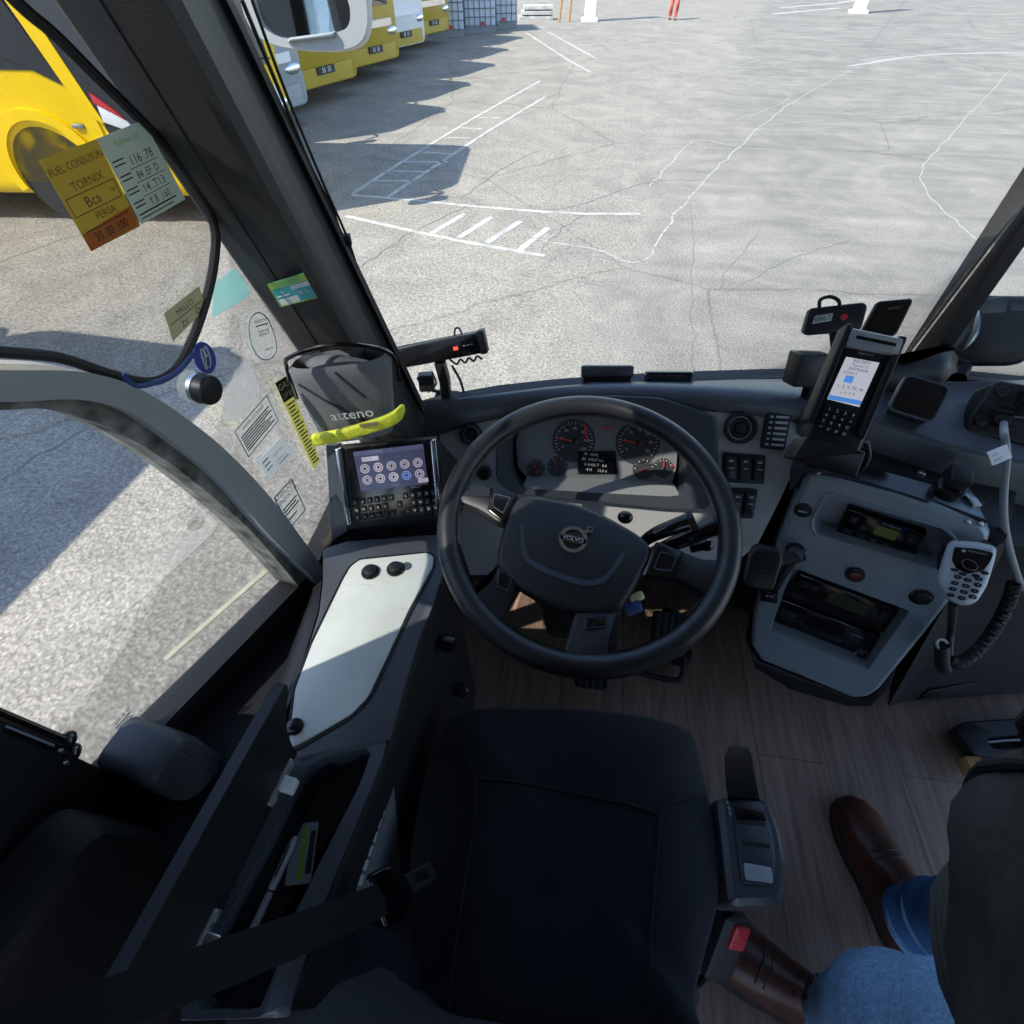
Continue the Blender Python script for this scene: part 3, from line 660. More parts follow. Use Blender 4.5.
xs = [-.46+.12*k for k in range(21)]
b.loft([[V3((x, ycurve(x)+.06, -.75)) for x in xs]+[V3((x, ycurve(x)+.02, -.75)) for x in xs[::-1]], [V3((x, ycurve(x)+.06, .68)) for x in xs]+[V3((x, ycurve(x)+.02, .68)) for x in xs[::-1]]])
struct(b.build('wall_front', 'black'), 'front panel of the bus below the windscreen')
# windscreen panes
def ws(x, z): return V3((x, ycurve(x)+.015-.12*(z-.70), z))
def pane(name, x0, x1, lab):
    b = MB(); n = 10; X_ = [x0+(x1-x0)*k/n for k in range(n+1)]
    b.loft([[ws(x, z) for x in X_]+[ws(x, z)+V3((0, .006, 0)) for x in X_[::-1]] for z in (.69, 1.95)])
    o = struct(b.build(name, 'wsglass'), lab); return o
pane('window_3', -.47, .68, 'left half of the windscreen'); pane('window_4', .735, 1.95, 'right half of the windscreen')
b = MB(); b.loft([[ws(x, .67)+V3((0, -.012, 0)) for x in xs]+[ws(x, .67)+V3((0, .03, 0)) for x in xs[::-1]], [ws(x, .714)+V3((0, -.008, 0)) for x in xs]+[ws(x, .714)+V3((0, .03, 0)) for x in xs[::-1]]])
struct(b.build('trim_3', 'rubber'), 'black rubber seal along the foot of the windscreen')
# side panes
arcd = dens(arc_i)
pane1 = [(-.02, .62)]+[(-.02, 1.9)] if False else None
b = MB(); b.plate(LW, [(0.0021,0.634), (0.3469,0.5491)]+[q for q in arcd[::-1] if q[0] > -.07]+[(-.07, arcd[0][1]), (-.07, .64)], -.022, -.017)
struct(b.build('window_1', 'glass'), 'driver side window pane inside the curved frame')
pil = [(.46, .55), (0.5833,0.8318), (0.5351,0.9623), (0.479,1.1476), (0.4315,1.2842), (0.4118,1.35), (.26, 1.95)]
b = MB(); b.plate(LW, [q for q in dens(arc_o) if q[0] > -.02][:0]+[(-.07, dens(arc_o)[0][1]+.02)]+[q for q in dens(arc_o) if q[0] > -.07]+pil+[(-.07, 1.95)], -.006, -.001)
qg = struct(b.build('window_2', 'glass'), 'quarter glass between the curved frame and the windscreen pillar')
b = MB(); b.box(LW, -.03, 1.86, .50, 1.97, -.04, .03); struct(b.build('wall_left_header', 'wallt'), 'dark rail above the side glass')

# ------------------------------------------------------------------ windscreen pillar (left)
L0, L1, R0, R1, E0, E1 = V3((-0.493,0.2518,0.8095)),V3((-0.5228,0.0733,1.3501)),V3((-0.3631,0.3643,0.7362)),V3((-0.4433,0.2114,1.3425)),V3((-0.3647,0.2066,0.8527)),V3((-0.3873,0.0344,1.3537))
def ext(a, c, z): return a.lerp(c, (z-a.z)/(c.z-a.z))
zb, zt = .60, 1.97
def pring(z):
    a = ext(L0, L1, z); c = ext(R0, R1, z); e = ext(E0, E1, z); d = e-a; f = c-e; inn = V3((.80, -.60, 0)); o = -inn; bk = V3((.1, -1, 0))
    return [a, a+d*.02+bk*.010, a+d*.35+bk*.012, a+d*.80+bk*.008, a+d*.86+bk*.020, a+d*.97+bk*.018, e, e+f*.22, e+f*.25+inn*-.016, e+f*.55-inn*.012, e+f*.58-inn*.024, e+f*.85-inn*.016, e+f*.88-inn*.004, c, c+o*.03, a.lerp(c, .5)+o*.06, a+o*.03]
b = MB(); b.loft([pring(z) for z in (zb, .85, 1.1, 1.35, 1.6, zt)])
struct(b.build('trim_4', 'pillar', sharp=22), 'charcoal trimmed pillar between side window and windscreen')
PA = mkfr(pring(.9)[2], pring(.9)[3]-pring(.9)[2], ext(L0, L1, 1.2)-ext(L0, L1, .9))
b = MB()
for f_, s in ((.18, .0012),): b.tube([pring(z)[1].lerp(pring(z)[3], .50)+V3((.1, -1, 0))*.0025 for z in (.7, 1.0, 1.3, 1.6, 1.9)], .0016, 6)
struct(b.build('trim_5', 'rubber'), 'thin joint line down the pillar trim')
# windscreen centre post
b = MB()
b.loft([[V3((x, y, z)) for x, y in [(.682, .668), (.682, .63), (.695, .60), (.722, .60), (.736, .63), (.736, .668)]] for z in (.60, 1.2)] + [[V3((x, y-.11, 1.95)) for x, y in [(.682, .668), (.682, .63), (.695, .60), (.722, .60), (.736, .63), (.736, .668)]]])
struct(b.build('trim_6', 'black', sharp=30), 'black centre post of the windscreen')

# ================================================================== DASHBOARD
DF = FR['dash']
face = [(-0.3396,-0.0778),(-0.2705,-0.0459),(-0.1847,-0.0215),(-0.0792,-0.0001),(0.0453,0.0163),(0.1881,0.024),(0.3085,0.0238),(0.4197,0.0171),(0.4226,-0.0699),(0.3986,-0.1662),(0.3678,-0.2662),(0.3021,-0.3401),(0.048,-0.3706),(-0.2423,-0.4053),(-0.3078,-0.2392)]
dash = thing('dashboard', 'dark grey dashboard with pale trim running under the windscreen behind the wheel', 'dashboard', (0, .42, .0))
outer = [(-0.2089,-0.0706),(-0.1628,-0.0239),(-0.0794,0.0019),(0.0244,0.0167),(0.1273,0.021),(0.2452,-0.0079),(0.2591,-0.1168),(0.2567,-0.2002),(0.1571,-0.2063),(0.0291,-0.2065),(-0.1635,-0.2086),(-0.1992,-0.1833)]
b = MB(); b.holed(DF, face, [offset(ccw(outer), .006)], 0, -.05); b.build('trim_panel', 'trim', dash, sharp=50)
# top pad from the face edge to the glass
ed = [pt(DF, u, v, .012) for u, v in sm2([(-0.4131,-0.0974),(-0.3404,-0.0648),(-0.2713,-0.0352),(-0.1857,-0.011),(-0.0805,0.0123),(0.0438,0.0286),(0.1864,0.036),(0.3066,0.0358),(0.4177,0.029)], 4)]
gl = [V3(p) for p in smooth([(-0.397,0.34,0.725),(-0.332,0.384,0.725),(-0.252,0.42,0.725),(-0.168,0.447,0.725),(-0.083,0.474,0.725),(0.048,0.508,0.725),(0.203,0.537,0.725),(0.337,0.564,0.725),(0.461,0.581,0.725)], 4)]
b = MB(); rows = [[p+V3((0, -.012, -.045)) for p in ed], [p+V3((0, -.016, -.012)) for p in ed], ed, [p.lerp(q, .25)+V3((0, 0, .010)) for p, q in zip(ed, gl)], [p.lerp(q, .7)+V3((0, 0, .008)) for p, q in zip(ed, gl)], gl, [V3((q.x, q.y, .55)) for q in gl]]
b.loft(rows, False, False, False); b.build('top_pad', 'soft', dash, sharp=70, fixn=True)
# lower body, dark
b = MB()
lowp = [(.30, .47), (.33, .50), (.45, .55), (.56, .50), (.56, .0), (.50, .0), (.43, .25)]
b.loft([[V3((x, y+dy, z)) for y, z in lowp] for x, dy in ((-.30, -.04), (-.1, 0), (.1, .0), (.37, .03))]); b.build('lower_body', 'black', dash)
b = MB(); b.loft([[V3((x, y+dy, z)) for y, z in lowp] for x, dy in ((-.52, -.15), (-.30, -.05))]); b.build('corner_body', 'dark', dash)
# round loudspeakers / vents and switch banks
def vent(px, r, r2=None):
    u, v = px
    b = MB(); b.ring(DF, circ(u, v, r), circ(u, v, r*.80), -.002, .010, 40, bev=.003, c=(u, v)); o = b.build('round_vent', 'dark', dash)
    b = MB(); b.m(0); b.loft([[pt(DF, *q, h) for q in circ(u, v, rr)] for h, rr in ((.004, r*.80), (-.002, r*.7), (.003, r*.55), (.0, r*.35), (.005, r*.3), (.006, .0005))], True, False, False); b.build('louvre', 'black', o)
vent((-0.2649,-0.0886), .024); vent((0.2962,-0.026), .033); vent((-0.2293,-0.1708), .016)
for px in [(0.2369,0.0077), (0.4031,-0.0004), (-0.3188,-0.0847), (0.4331,-0.1923)]:
    b = MB(); b.cyl(DF, *px, .006, 0, .004, 16, bev=.001); b.build('screw', 'dark', dash)
def bank(poly, n, rows=1):
    P_ = poly; b = MB(); b.plate(DF, rp(P_, .006), 0, .008, .002); o = b.build('switch_bank', 'black', dash)
    for i in range(n):
        a0, a1 = (i+.10)/n, (i+.90)/n
        def lp(s, t_):
            A_ = V3((*P_[0], 0)).lerp(V3((*P_[1], 0)), s); B_ = V3((*P_[3], 0)).lerp(V3((*P_[2], 0)), s); q = A_.lerp(B_, t_); return (q.x, q.y)
        b = MB(); b.m(0); b.plate(DF, rp([lp(a0, .12), lp(a1, .12), lp(a1, .88), lp(a0, .88)], .003), .006, .016, .003)
        b.m(1); c1, c2 = lp(a0+.25*(a1-a0), .42), lp(a1-.25*(a1-a0), .58)
        b.box(DF, c1[0], (c1[1]+c2[1])/2-.0009, c2[0], (c1[1]+c2[1])/2+.0009, .0158, .0164); c1, c2 = lp(a0+.3*(a1-a0), .7), lp(a1-.3*(a1-a0), .76); b.box(DF, c1[0], c1[1], c2[0], c2[1], .0155, .0162)
        b.build('rocker_switch', ['dark', 'lettergrey'], o)
bank([(0.2769,-0.1404),(0.3596,-0.1364),(0.3541,-0.0764),(0.2677,-0.0782)], 3); bank([(0.2694,-0.2162),(0.3488,-0.2098),(0.3493,-0.1479),(0.2663,-0.1521)], 3)
P_ = [(0.34,-0.0632),(0.3878,-0.0629),(0.3902,0.0186),(0.3413,0.0165)]
b = MB(); b.plate(DF, rp(P_, .006), 0, .012, .003); o = b.build('vent_strip', 'black', dash)
b = MB()
for k in range(6):
    t_ = (k+.8)/7.2; a = V3((*P_[0], 0)).lerp(V3((*P_[3], 0)), t_); c = V3((*P_[1], 0)).lerp(V3((*P_[2], 0)), t_); a2 = a.lerp(c, .38); c2 = a.lerp(c, .88); b.plate(DF, [tuple((a2+V3((0, -.0022, 0))).xy), tuple((c2+V3((0, -.0022, 0))).xy), tuple((c2+V3((0, .0022, 0))).xy), tuple((a2+V3((0, .0022, 0))).xy)], .011, .0135)
    a3 = a.lerp(c, .14); a4 = a.lerp(c, .26); b.plate(DF, [tuple((a3+V3((0, -.002, 0))).xy), tuple((a4+V3((0, -.002, 0))).xy), tuple((a4+V3((0, .002, 0))).xy), tuple((a3+V3((0, .002, 0))).xy)], .011, .0132)
b.build('louvre', 'lettergrey', o)
# instrument cluster
CF = DF
outer = [(-0.2089,-0.0706),(-0.1628,-0.0239),(-0.0794,0.0019),(0.0244,0.0167),(0.1273,0.021),(0.2452,-0.0079),(0.2591,-0.1168),(0.2567,-0.2002),(0.1571,-0.2063),(0.0291,-0.2065),(-0.1635,-0.2086),(-0.1992,-0.1833)]
inner = [(-0.1761,-0.0936),(-0.164,-0.0581),(-0.1085,-0.0278),(-0.0148,-0.0073),(0.0792,-0.0056),(0.15,-0.0265),(0.1895,-0.075),(0.1961,-0.1229),(0.1934,-0.1787),(0.0269,-0.1871),(-0.1405,-0.193),(-0.168,-0.1582)]
b = MB(); b.ring(CF, rp(outer, .02), rp(inner, .015), -.05, .028, 90, bev=.008); cl = b.build('instrument_cluster', 'ctrim', dash)
back = [(-0.1695,-0.093),(-0.1597,-0.0577),(-0.1061,-0.0297),(-0.0143,-0.0114),(0.0776,-0.0099),(0.1465,-0.0309),(0.1834,-0.0756),(0.1874,-0.1195),(0.1837,-0.1539),(0.0247,-0.1677),(-0.1356,-0.1748),(-0.1597,-0.153)]
b = MB(); b.plate(CF, rp(back, .01), -.046, -.036); b.build('gauge_face', 'face', cl)
b = MB(); q = [(-0.1405,-0.193),(0.0269,-0.1871),(0.1934,-0.1787),(0.1837,-0.1539),(0.0239,-0.1612),(-0.136,-0.1705)]
b.loft([[pt(CF, u, v, .020) for u, v in q[:3]], [pt(CF, u, v, -.036) for u, v in q[3:][::-1]]], False, False, False); b.build('recess_floor', 'recess', cl)
GF = fr(CF, 0, 0, -.0355)
def gauge(px, r, a0, a1, nt, needle, nlen=.9, nums=None, name='dial'):
    u, v = px; b = MB(); b.m(0); b.cyl(GF, u, v, r*1.12, 0, .002, 40)
    b.m(1)
    for k in range(nt+1):
        a = math.radians(a0+(a1-a0)*k/nt); c, s = math.cos(a), math.sin(a); d = .84 if k % 2 == 0 else .92
        b.plate(GF, [(u+c*r*d-s*.0007, v+s*r*d+c*.0007), (u+c*r*d+s*.0007, v+s*r*d-c*.0007), (u+c*r+s*.0007, v+s*r-c*.0007), (u+c*r-s*.0007, v+s*r+c*.0007)], .002, .0026)
    if nums:
        for k, s_ in enumerate(nums):
            a = math.radians(a0+(a1-a0)*k/(len(nums)-1)); b.text(GF, u+math.cos(a)*r*.66, v+math.sin(a)*r*.66, s_, r*.22, .0026)
    o = b.build(name, ['dial', 'letter'], cl)
    a = math.radians(needle); c, s = math.cos(a), math.sin(a); b = MB(); w = max(.0014, r*.05)
    b.plate(GF, [(u-s*w-c*r*.2, v+c*w-s*r*.2), (u+s*w-c*r*.2, v-c*w-s*r*.2), (u+c*r*nlen+s*w*.5, v+s*r*nlen-c*w*.5), (u+c*r*nlen-s*w*.5, v+s*r*nlen+c*w*.5)], .005, .0075); b.build('needle', 'needle', o)
    b = MB(); b.cyl(GF, u, v, r*.13, .002, .009, 18, bev=.002); b.build('needle_hub', 'gloss', o)
gauge((-0.0405,-0.0834), .042, 215, -35, 24, 178, .95, ['0', '20', '40', '60', '80', '100', '120'])
gauge((0.0983,-0.075), .042, 215, -35, 24, 176, 1.0, ['0', '5', '10', '15', '20', '25', '30'])
gauge((-0.118,-0.1512), .018, 200, 40, 6, 122, .95); gauge((-0.0709,-0.1422), .020, 190, 0, 6, 120, .95)
gauge((0.1178,-0.1305), .021, 180, 20, 6, 215, .9); gauge((0.1589,-0.1244), .019, 160, 30, 6, 92, .9)
for a, c, w in [((-0.0211,-0.0456), (-0.0111,-0.0786), .0022), ((0.0194,-0.0484), (0.0382,-0.0467), .0022)]:
    b = MB(); b.plate(GF, [tuple(q) for q in gpoly(GF, a, c, w*2)], .002, .004); b.build('red_line_mark', 'needle', cl)
b = MB(); b.cyl(GF, *(-0.115,-0.1596), .0032, .002, .005, 14); b.cyl(GF, *(0.1768,-0.1184), .0032, .002, .005, 14); b.build('warning_lamp', 'red', cl)
dq = [(-0.0294,-0.1059),(0.0525,-0.0961),(0.0628,-0.1466),(-0.0241,-0.1551)]
b = MB(); b.m(0); b.plate(GF, dq, .001, .004, .0008); b.m(1)
c0 = V3((*dq[0], 0)); cu = V3((*dq[1], 0))-c0; cv = V3((*dq[3], 0))-c0
for k, (s_, x) in enumerate([('10  10:42', .35), ('80  24567 km', .40), ('018456 7   0.4', .47), ('4 H     12.0 6', .5)]):
    q = c0+cu*x+cv*(.14+.24*k); b.text(GF, q.x, q.y, s_, .0085, .0044)
b.build('trip_display', ['gloss', 'letter'], cl)

# ================================================================== STEERING COLUMN, STALKS, KEY
WF = FR['wheel']; HF = FR['hub']
col = thing('steering_column', 'dark steering column shroud behind the wheel hub', 'steering column', (0, .2, .5))
b = MB(); b.loft([[pt(WF, a, c+dv, h) for a, c in rp(rect(-w, -k, w, k), .03, 4)] for h, w, k, dv in ((-.06, .05, .045, -.02), (-.10, .075, .055, -.03), (-.17, .075, .055, -.04), (-.24, .06, .05, -.04), (-.55, .045, .045, -.03))]); b.build('shroud', 'dark', col)
b = MB(); b.sph((0.055,0.098,0.738), (.013, .011, .011)); b.build('ignition_barrel', 'gloss', col)
for nm, p0, p1, p2, w in [('indicator_stalk', (0.075,0.029,0.755), (0.089,0.018,0.797), (0.131,0.028,0.82), .011), ('wiper_stalk', (0.095,0.034,0.73), (0.124,0.025,0.773), (0.178,0.043,0.801), .012)]:
    b = MB(); b.tube([p0, p1, p2], lambda t, w=w: w*(.7+.5*t), 12, 5); o = b.build(nm, 'gloss', col)
    a, c = V3(p1), V3(p2); b = MB(); b.tube([c+(a-c)*-.02, c+(a-c)*-.22], w*1.25, 12); b.build('end_cap', 'dark', o)
b = MB(); b.tube([(0.153,0.036,0.752), (0.174,0.036,0.763)], .008, 10); b.sph((0.175,0.036,0.763), .010); b.build('small_lever', 'gloss', col)
ky = thing('ignition_key', 'brass key with a blue tag hanging below the wheel hub', 'key', (0.078,-0.02,0.672))
b = MB(); KF = mkfr((0.085,-0.01,0.666), (.8, .4, .2), (-.4, .6, .6)); b.box(KF, -.012, -.007, .012, .007, -.0015, .0015, .0005, .004); b.build('blade', 'key', ky)
b = MB(); b.box(KF, -.026, -.024, .002, -.004, -.004, .003, .001, .005); b.build('key_tag', 'navy', ky)

# ================================================================== STEERING WHEEL
sw = thing('steering_wheel', 'black leather four-spoke steering wheel in the middle of the cab', 'steering wheel', WF[0])
Rm, rt = .2076, .0168
b = MB(); b.loft([[WF[0]+(WF[1]*math.cos(a)+WF[2]*math.sin(a))*(Rm+rt*math.cos(c))+WF[3]*rt*1.08*math.sin(c) for c in [2*PI*j/18 for j in range(18)]] for a in [2*PI*k/120 for k in range(121)]], True, False, False)
rim = b.build('rim', 'leather', sw)
for a in (25, 152, 205, 318):
    b = MB(); a = math.radians(a); b.loft([[WF[0]+(WF[1]*math.cos(a+d)+WF[2]*math.sin(a+d))*(Rm+(rt+.0006)*math.cos(c))+WF[3]*(rt*1.08+.0006)*math.sin(c) for c in [2*PI*j/18 for j in range(18)]] for d in (-.004, .004)], True, False, False)
    b.build('rim_joint', 'rubber', rim)
b = MB()
b.loft([[WF[0]+(WF[1]*math.cos(a)+WF[2]*math.sin(a))*(Rm-rt*.97+.0012*math.cos(c))+WF[3]*(.007+.0012*math.sin(c)) for c in (0, 2.1, 4.2)] for a in [2*PI*k/120 for k in range(121)]], True, False, False); b.build('stitching', 'dark', rim)
hubp = [(-0.1075,0.0258),(-0.0914,0.031),(-0.0656,0.0306),(-0.0126,0.0249),(0.0327,0.0089),(0.0741,-0.0117),(0.0944,-0.0279),(0.0949,-0.046),(0.0793,-0.0833),(0.0567,-0.1284),(0.0436,-0.1356),(-0.0101,-0.1422),(-0.0554,-0.1283),(-0.0909,-0.1126),(-0.1216,-0.0868),(-0.1261,-0.0662),(-0.1223,-0.0314),(-0.116,0.0099)]
b = MB(); b.loft([[pt(HF, *q, h) for q in offset(ccw(rp(hubp, .01, 3)), o)] for h, o in ((-.075, .02), (-.05, .006), (-.012, 0), (-.004, .002), (-.001, .005), (.0008, .010))])
hub = b.build('airbag_cover', 'hub', sw, sharp=50)
HT = fr(HF, 0, 0, .0006)
ln = [(-0.0941,-0.0202),(-0.086,-0.0614),(-0.0665,-0.0802),(-0.0099,-0.0955),(0.0219,-0.0931),(0.0402,-0.0748),(0.0556,-0.0462)]
b = MB(); pts = sm2(ln, 3); wv = [.0042*(.55+.45*math.sin(PI*k/(len(pts)-1))) for k in range(len(pts))]
A_, B_ = [], []
for i, p in enumerate(pts):
    d = V3((*pts[min(i+1, len(pts)-1)], 0))-V3((*pts[max(0, i-1)], 0)); d.normalize(); A_.append((p[0]-d.y*wv[i], p[1]+d.x*wv[i])); B_.append((p[0]+d.y*wv[i], p[1]-d.x*wv[i]))
b.strip(HT, A_, B_, -.004, .0015); b.build('moulded_line', 'hubline', hub)
eu, ev_ = (-0.0179,-0.0349); EF = fr(HT, eu, ev_, .0005, -.12)
b = MB(); b.ring(EF, circ(0, 0, .0205, 40), circ(0, 0, .0152, 40), 0, .0025, 60, c=(0, 0))
b.plate(EF, [(.0125, .0165), (.0165, .0125), (.0215, .0175), (.0175, .0215)], 0, .0025); b.ring(EF, circ(.0205, .0205, .0062, 4, a0=PI/4), circ(.0205, .0205, .0030, 4, a0=PI/4), 0, .0025, 24, c=(.0205, .0205))
b.box(EF, -.0205, -.0048, .0205, .0048, 0, .003); em = b.build('emblem', 'chrome', hub)
b = MB(); b.box(EF, -.0192, -.0038, .0192, .0038, .0028, .0034); b.build('emblem_bar', 'gloss', em)
b = MB(); b.text(EF, 0, -.0001, 'VOLVO', .0088, .0037, sx=1.05); b.build('emblem_name', 'letter', em)
SP = [('left', [(-0.1984,0.0528),(-0.1646,0.0407),(-0.1023,0.0305),(-0.1186,-0.0197),(-0.131,-0.0179),(-0.1611,-0.0015),(-0.1971,0.0095),(-0.2149,0.0126)]),
      ('right', [(0.1009,-0.018),(0.1424,-0.0317),(0.1676,-0.0393),(0.1955,-0.036),(0.2032,-0.0574),(0.1858,-0.0957),(0.1669,-0.0923),(0.1561,-0.085),(0.1369,-0.0757),(0.0898,-0.0785)]),
      ('lower_left', [(-0.1239,-0.0772),(-0.089,-0.109),(-0.0954,-0.1259),(-0.1044,-0.1625),(-0.1103,-0.1798),(-0.15,-0.1597),(-0.167,-0.1273),(-0.1472,-0.1249),(-0.1324,-0.1084)]),
      ('lower', [(-0.0045,-0.1332),(0.0584,-0.1255),(0.0515,-0.1513),(0.0452,-0.1843),(0.0618,-0.1978),(0.0493,-0.2097),(-0.006,-0.2117),(-0.0355,-0.2103),(-0.0182,-0.195)])]
pads = [[(-0.1502,0.0388),(-0.1069,0.0299),(-0.1201,-0.0199),(-0.1487,-0.0018)], [(0.1011,-0.0242),(0.1396,-0.0336),(0.1272,-0.0769),(0.0869,-0.0759)], [(-0.1219,-0.0906),(-0.1104,-0.0892),(-0.0986,-0.1013),(-0.1017,-0.1208),(-0.1183,-0.1155)], [(0.0088,-0.1442),(0.0371,-0.1379),(0.0353,-0.1533),(0.0099,-0.1592)]]
for (nm, p), pd in zip(SP, pads):
    b = MB(); b.plate(WF, rp(p, .008, 4), -.014, .008, .006, taper=-.0); o = b.build('spoke', 'leather', sw)
    b = MB(); b.plate(WF, rp(pd, .004, 3), .004, .0125 if nm in ('left', 'right') else .0105, .002); s_ = b.build('switch_pad', 'gloss', o)
    if nm in ('left', 'right'):
        c_ = centroid(pd); b = MB(); b.ring(WF, [((q[0]-c_[0])*.62+c_[0], (q[1]-c_[1])*.55+c_[1]) for q in pd], [((q[0]-c_[0])*.56+c_[0], (q[1]-c_[1])*.48+c_[1]) for q in pd], .012, .0131, 32, c=c_); b.build('button_outline', 'hubline', s_)
    else:
        c_ = centroid(pd); b = MB(); b.ring(WF, [((q[0]-c_[0])*1.05+c_[0], (q[1]-c_[1])*1.05+c_[1]) for q in pd], [((q[0]-c_[0])*.95+c_[0], (q[1]-c_[1])*.93+c_[1]) for q in pd], .006, .0112, 32, c=c_); b.build('button_outline', 'hubline', s_)

# ================================================================== PEDALS
for nm, q, w, l, lab in [('brake_pedal', (0.074,0.082,0.1), .045, .03, 'black pedal whose edge shows below the steering wheel rim'), ('accelerator_pedal', (0.27,0.196,0.12), .045, .10, 'dark ribbed pedal right of the column behind the wheel')]:
    t = thing(nm, lab, 'pedal', (q[0], q[1], 0)); P0 = mkfr(q, (1, 0, 0), (0, .8, .55))
    b = MB(); b.box(P0, -w, -.012, w, l, -.012, .004, .003, .012); o = b.build('pedal_pad', 'rubber', t)
    b = MB()
    for k in range(5): b.box(P0, -w*.85+k*w*.38, -.006, -w*.85+k*w*.38+w*.2, l-.008, .003, .007, .001)
    b.build('ribs', 'black', o)
    b = MB(); b.tube([pt(P0, 0, l*.5, -.01), pt(P0, 0, l, -.05) if l > .05 else V3((q[0], q[1]+.06, .03)), V3((q[0], q[1]+.12, 0.0))], .012, 8, 4); b.build('pedal_arm', 'black', t)
b = MB(); t = thing('floor_bracket', 'black bent wire bracket on the floor right of the pedal edge', 'bracket', (0.269,0.179,0.02))
b = MB(); b.tube([(0.181,0.178,0.02), (0.236,0.165,0.02), (0.312,0.161,0.02), (0.33,0.183,0.03), (0.331,0.224,0.05)], .008, 8, 4); b.build('wire_loop', 'black', t)
b = MB(); b.box(mkfr((0.331,0.224,0.05), (1, 0, 0), (0, 1, 0)), -.02, -.01, .02, .03, -.05, .01, .003); b.build('foot', 'black', t)

# ================================================================== SIDE DESK (left of the seat)
DK = FR['desk']
desk = thing('side_desk', 'dark moulded side desk with a pale worn panel between seat and window', 'side console', (-.4, -.15, 0))
b = MB()
top = [(-0.4803,0.0334),(-0.4433,0.0575),(-0.274,0.0982),(-0.2472,0.0477),(-0.2468,-0.0456),(-0.2546,-0.1215),(-0.2558,-0.204),(-0.2551,-0.2774),(-0.3205,-0.3012),(-0.3752,-0.3219),(-0.4193,-0.2421),(-0.4357,-0.0955),(-0.4535,-0.0338)]
b.plate(DK, rp(top, .008, 3), -.05, 0, .006); b.build('desk_top', 'soft', desk)
hole = [(-0.3627,-0.3278),(-0.3341,-0.3031),(-0.2871,-0.2899),(-0.2781,-0.2953),(-0.2806,-0.3336),(-0.2999,-0.4237),(-0.3104,-0.4812),(-0.3096,-0.5575),(-0.3844,-0.568),(-0.39,-0.5075),(-0.3746,-0.4238)]
rear = [(-0.3874,-0.3106),(-0.338,-0.2931),(-0.2563,-0.2735),(-0.2584,-0.308),(-0.2729,-0.428),(-0.2802,-0.4787),(-0.278,-0.5591),(-0.4,-0.5792),(-0.3998,-0.5219),(-0.3894,-0.3934)]
b = MB(); b.ring(DK, rp(rear, .008, 3), rp(hole, .012, 4), -.05, -.004, 90, bev=.005, c=(-0.3283,-0.4173)); b.build('compartment_rim', 'soft', desk)
b = MB(); b.loft([[pt(DK, *q, h) for q in offset(ccw(rp(hole, .012, 4)), o)] for h, o in ((-.006, -.002), (-.08, .004), (-.085, .02))], True, False, True); b.build('compartment_tray', 'dark', desk)
b = MB(); Lx = V3((-.27, .12, 0)); 
sidep = [(-0.253,0.058,0.638), (-0.247,-0.044,0.638), (-0.255,-0.12,0.638), (-0.257,-0.206,0.638), (-0.257,-0.282,0.638), (-0.274,-0.432,0.638), (-0.281,-0.554,0.638)]
b.loft([[V3(p) for p in sidep], [V3(p)+V3((.006, 0, -.012)) for p in sidep], [V3(p)+V3((.012, 0, -.30)) for p in sidep], [V3(p)+V3((.02, 0, -.638)) for p in sidep]], False, False, False); b.build('inner_side', 'dark', desk)
b = MB(); b.poly([V3(p) for p in [(-0.423,-0.24,0.632),(-0.44,-0.091,0.632),(-0.458,-0.029,0.632)]]+[pt(LW, *(0.3442,0.5245), .004), pt(LW, *(0.0021,0.6207), .004)]+[V3(p) for p in [(-0.424,-0.575,0.6),(-0.421,-0.52,0.6)]]); b.build('sill_slope', 'dark', desk)
pan = [(-0.4154,-0.0284),(-0.4122,-0.0022),(-0.4014,0.0148),(-0.2842,0.0471),(-0.2712,0.0398),(-0.2677,0.0181),(-0.2852,-0.0705),(-0.2972,-0.1601),(-0.3056,-0.2216),(-0.3214,-0.2504),(-0.3849,-0.3063),(-0.3943,-0.2983),(-0.4168,-0.2266),(-0.4211,-0.1519)]
b = MB(); b.plate(DK, rp(pan, .006, 3), -.004, .005, .002); pn = b.build('pale_panel', 'panel', desk)
PT = fr(DK, 0, 0, .005)
b = MB(); b.ring(DK, rp(offset(ccw(pan), -.005), .006, 3), rp(offset(ccw(pan), .0005), .006, 3), -.003, .0022, 80); b.build('panel_edge', 'black', desk)
for px in [(-0.3728,-0.0097), (-0.331,0.0027)]:
    b = MB(); b.cyl(PT, *px, .0155, -.001, .004, 28, bev=.001); k = b.build('round_button', 'gloss', pn)
    b = MB(); b.cyl(PT, px[0], px[1], .0115, .003, .011, 24, bev=.003); b.cyl(PT, px[0]+.003, px[1]-.002, .0030, .010, .0125, 12); b.build('button_cap', 'dark', k)
b = MB(); b.cyl(PT, *(-0.3135,0.0117), .0085, -.001, .0015, 20); b.build('hole_plug', 'hubline', pn)
b = MB(); b.cyl(PT, *(-0.3939,-0.279), .012, .0, .004, 20, bev=.002); b.cyl(PT, *(-0.3953,-0.2792), .006, .003, .009, 12, bev=.002); b.build('lock_eye', 'gloss', pn)
kb = MB(); kq = V3((-0.268,-0.077,0.56)); kb.tube([kq, kq+V3((.035, -.004, .0))], .011, 16); kb.tube([kq+V3((.035, -.004, 0)), kq+V3((.055, -.006, 0))], .015, 18); kb.build('side_knob', 'gloss', desk)
kb = MB(); kq = V3((-0.25,-0.07,0.33)); kb.tube([kq, kq+V3((.03, 0, 0))], .012, 12); kb.sph(kq+V3((.032, 0, 0)), .016); kb.build('seat_lever_knob', 'black', desk)
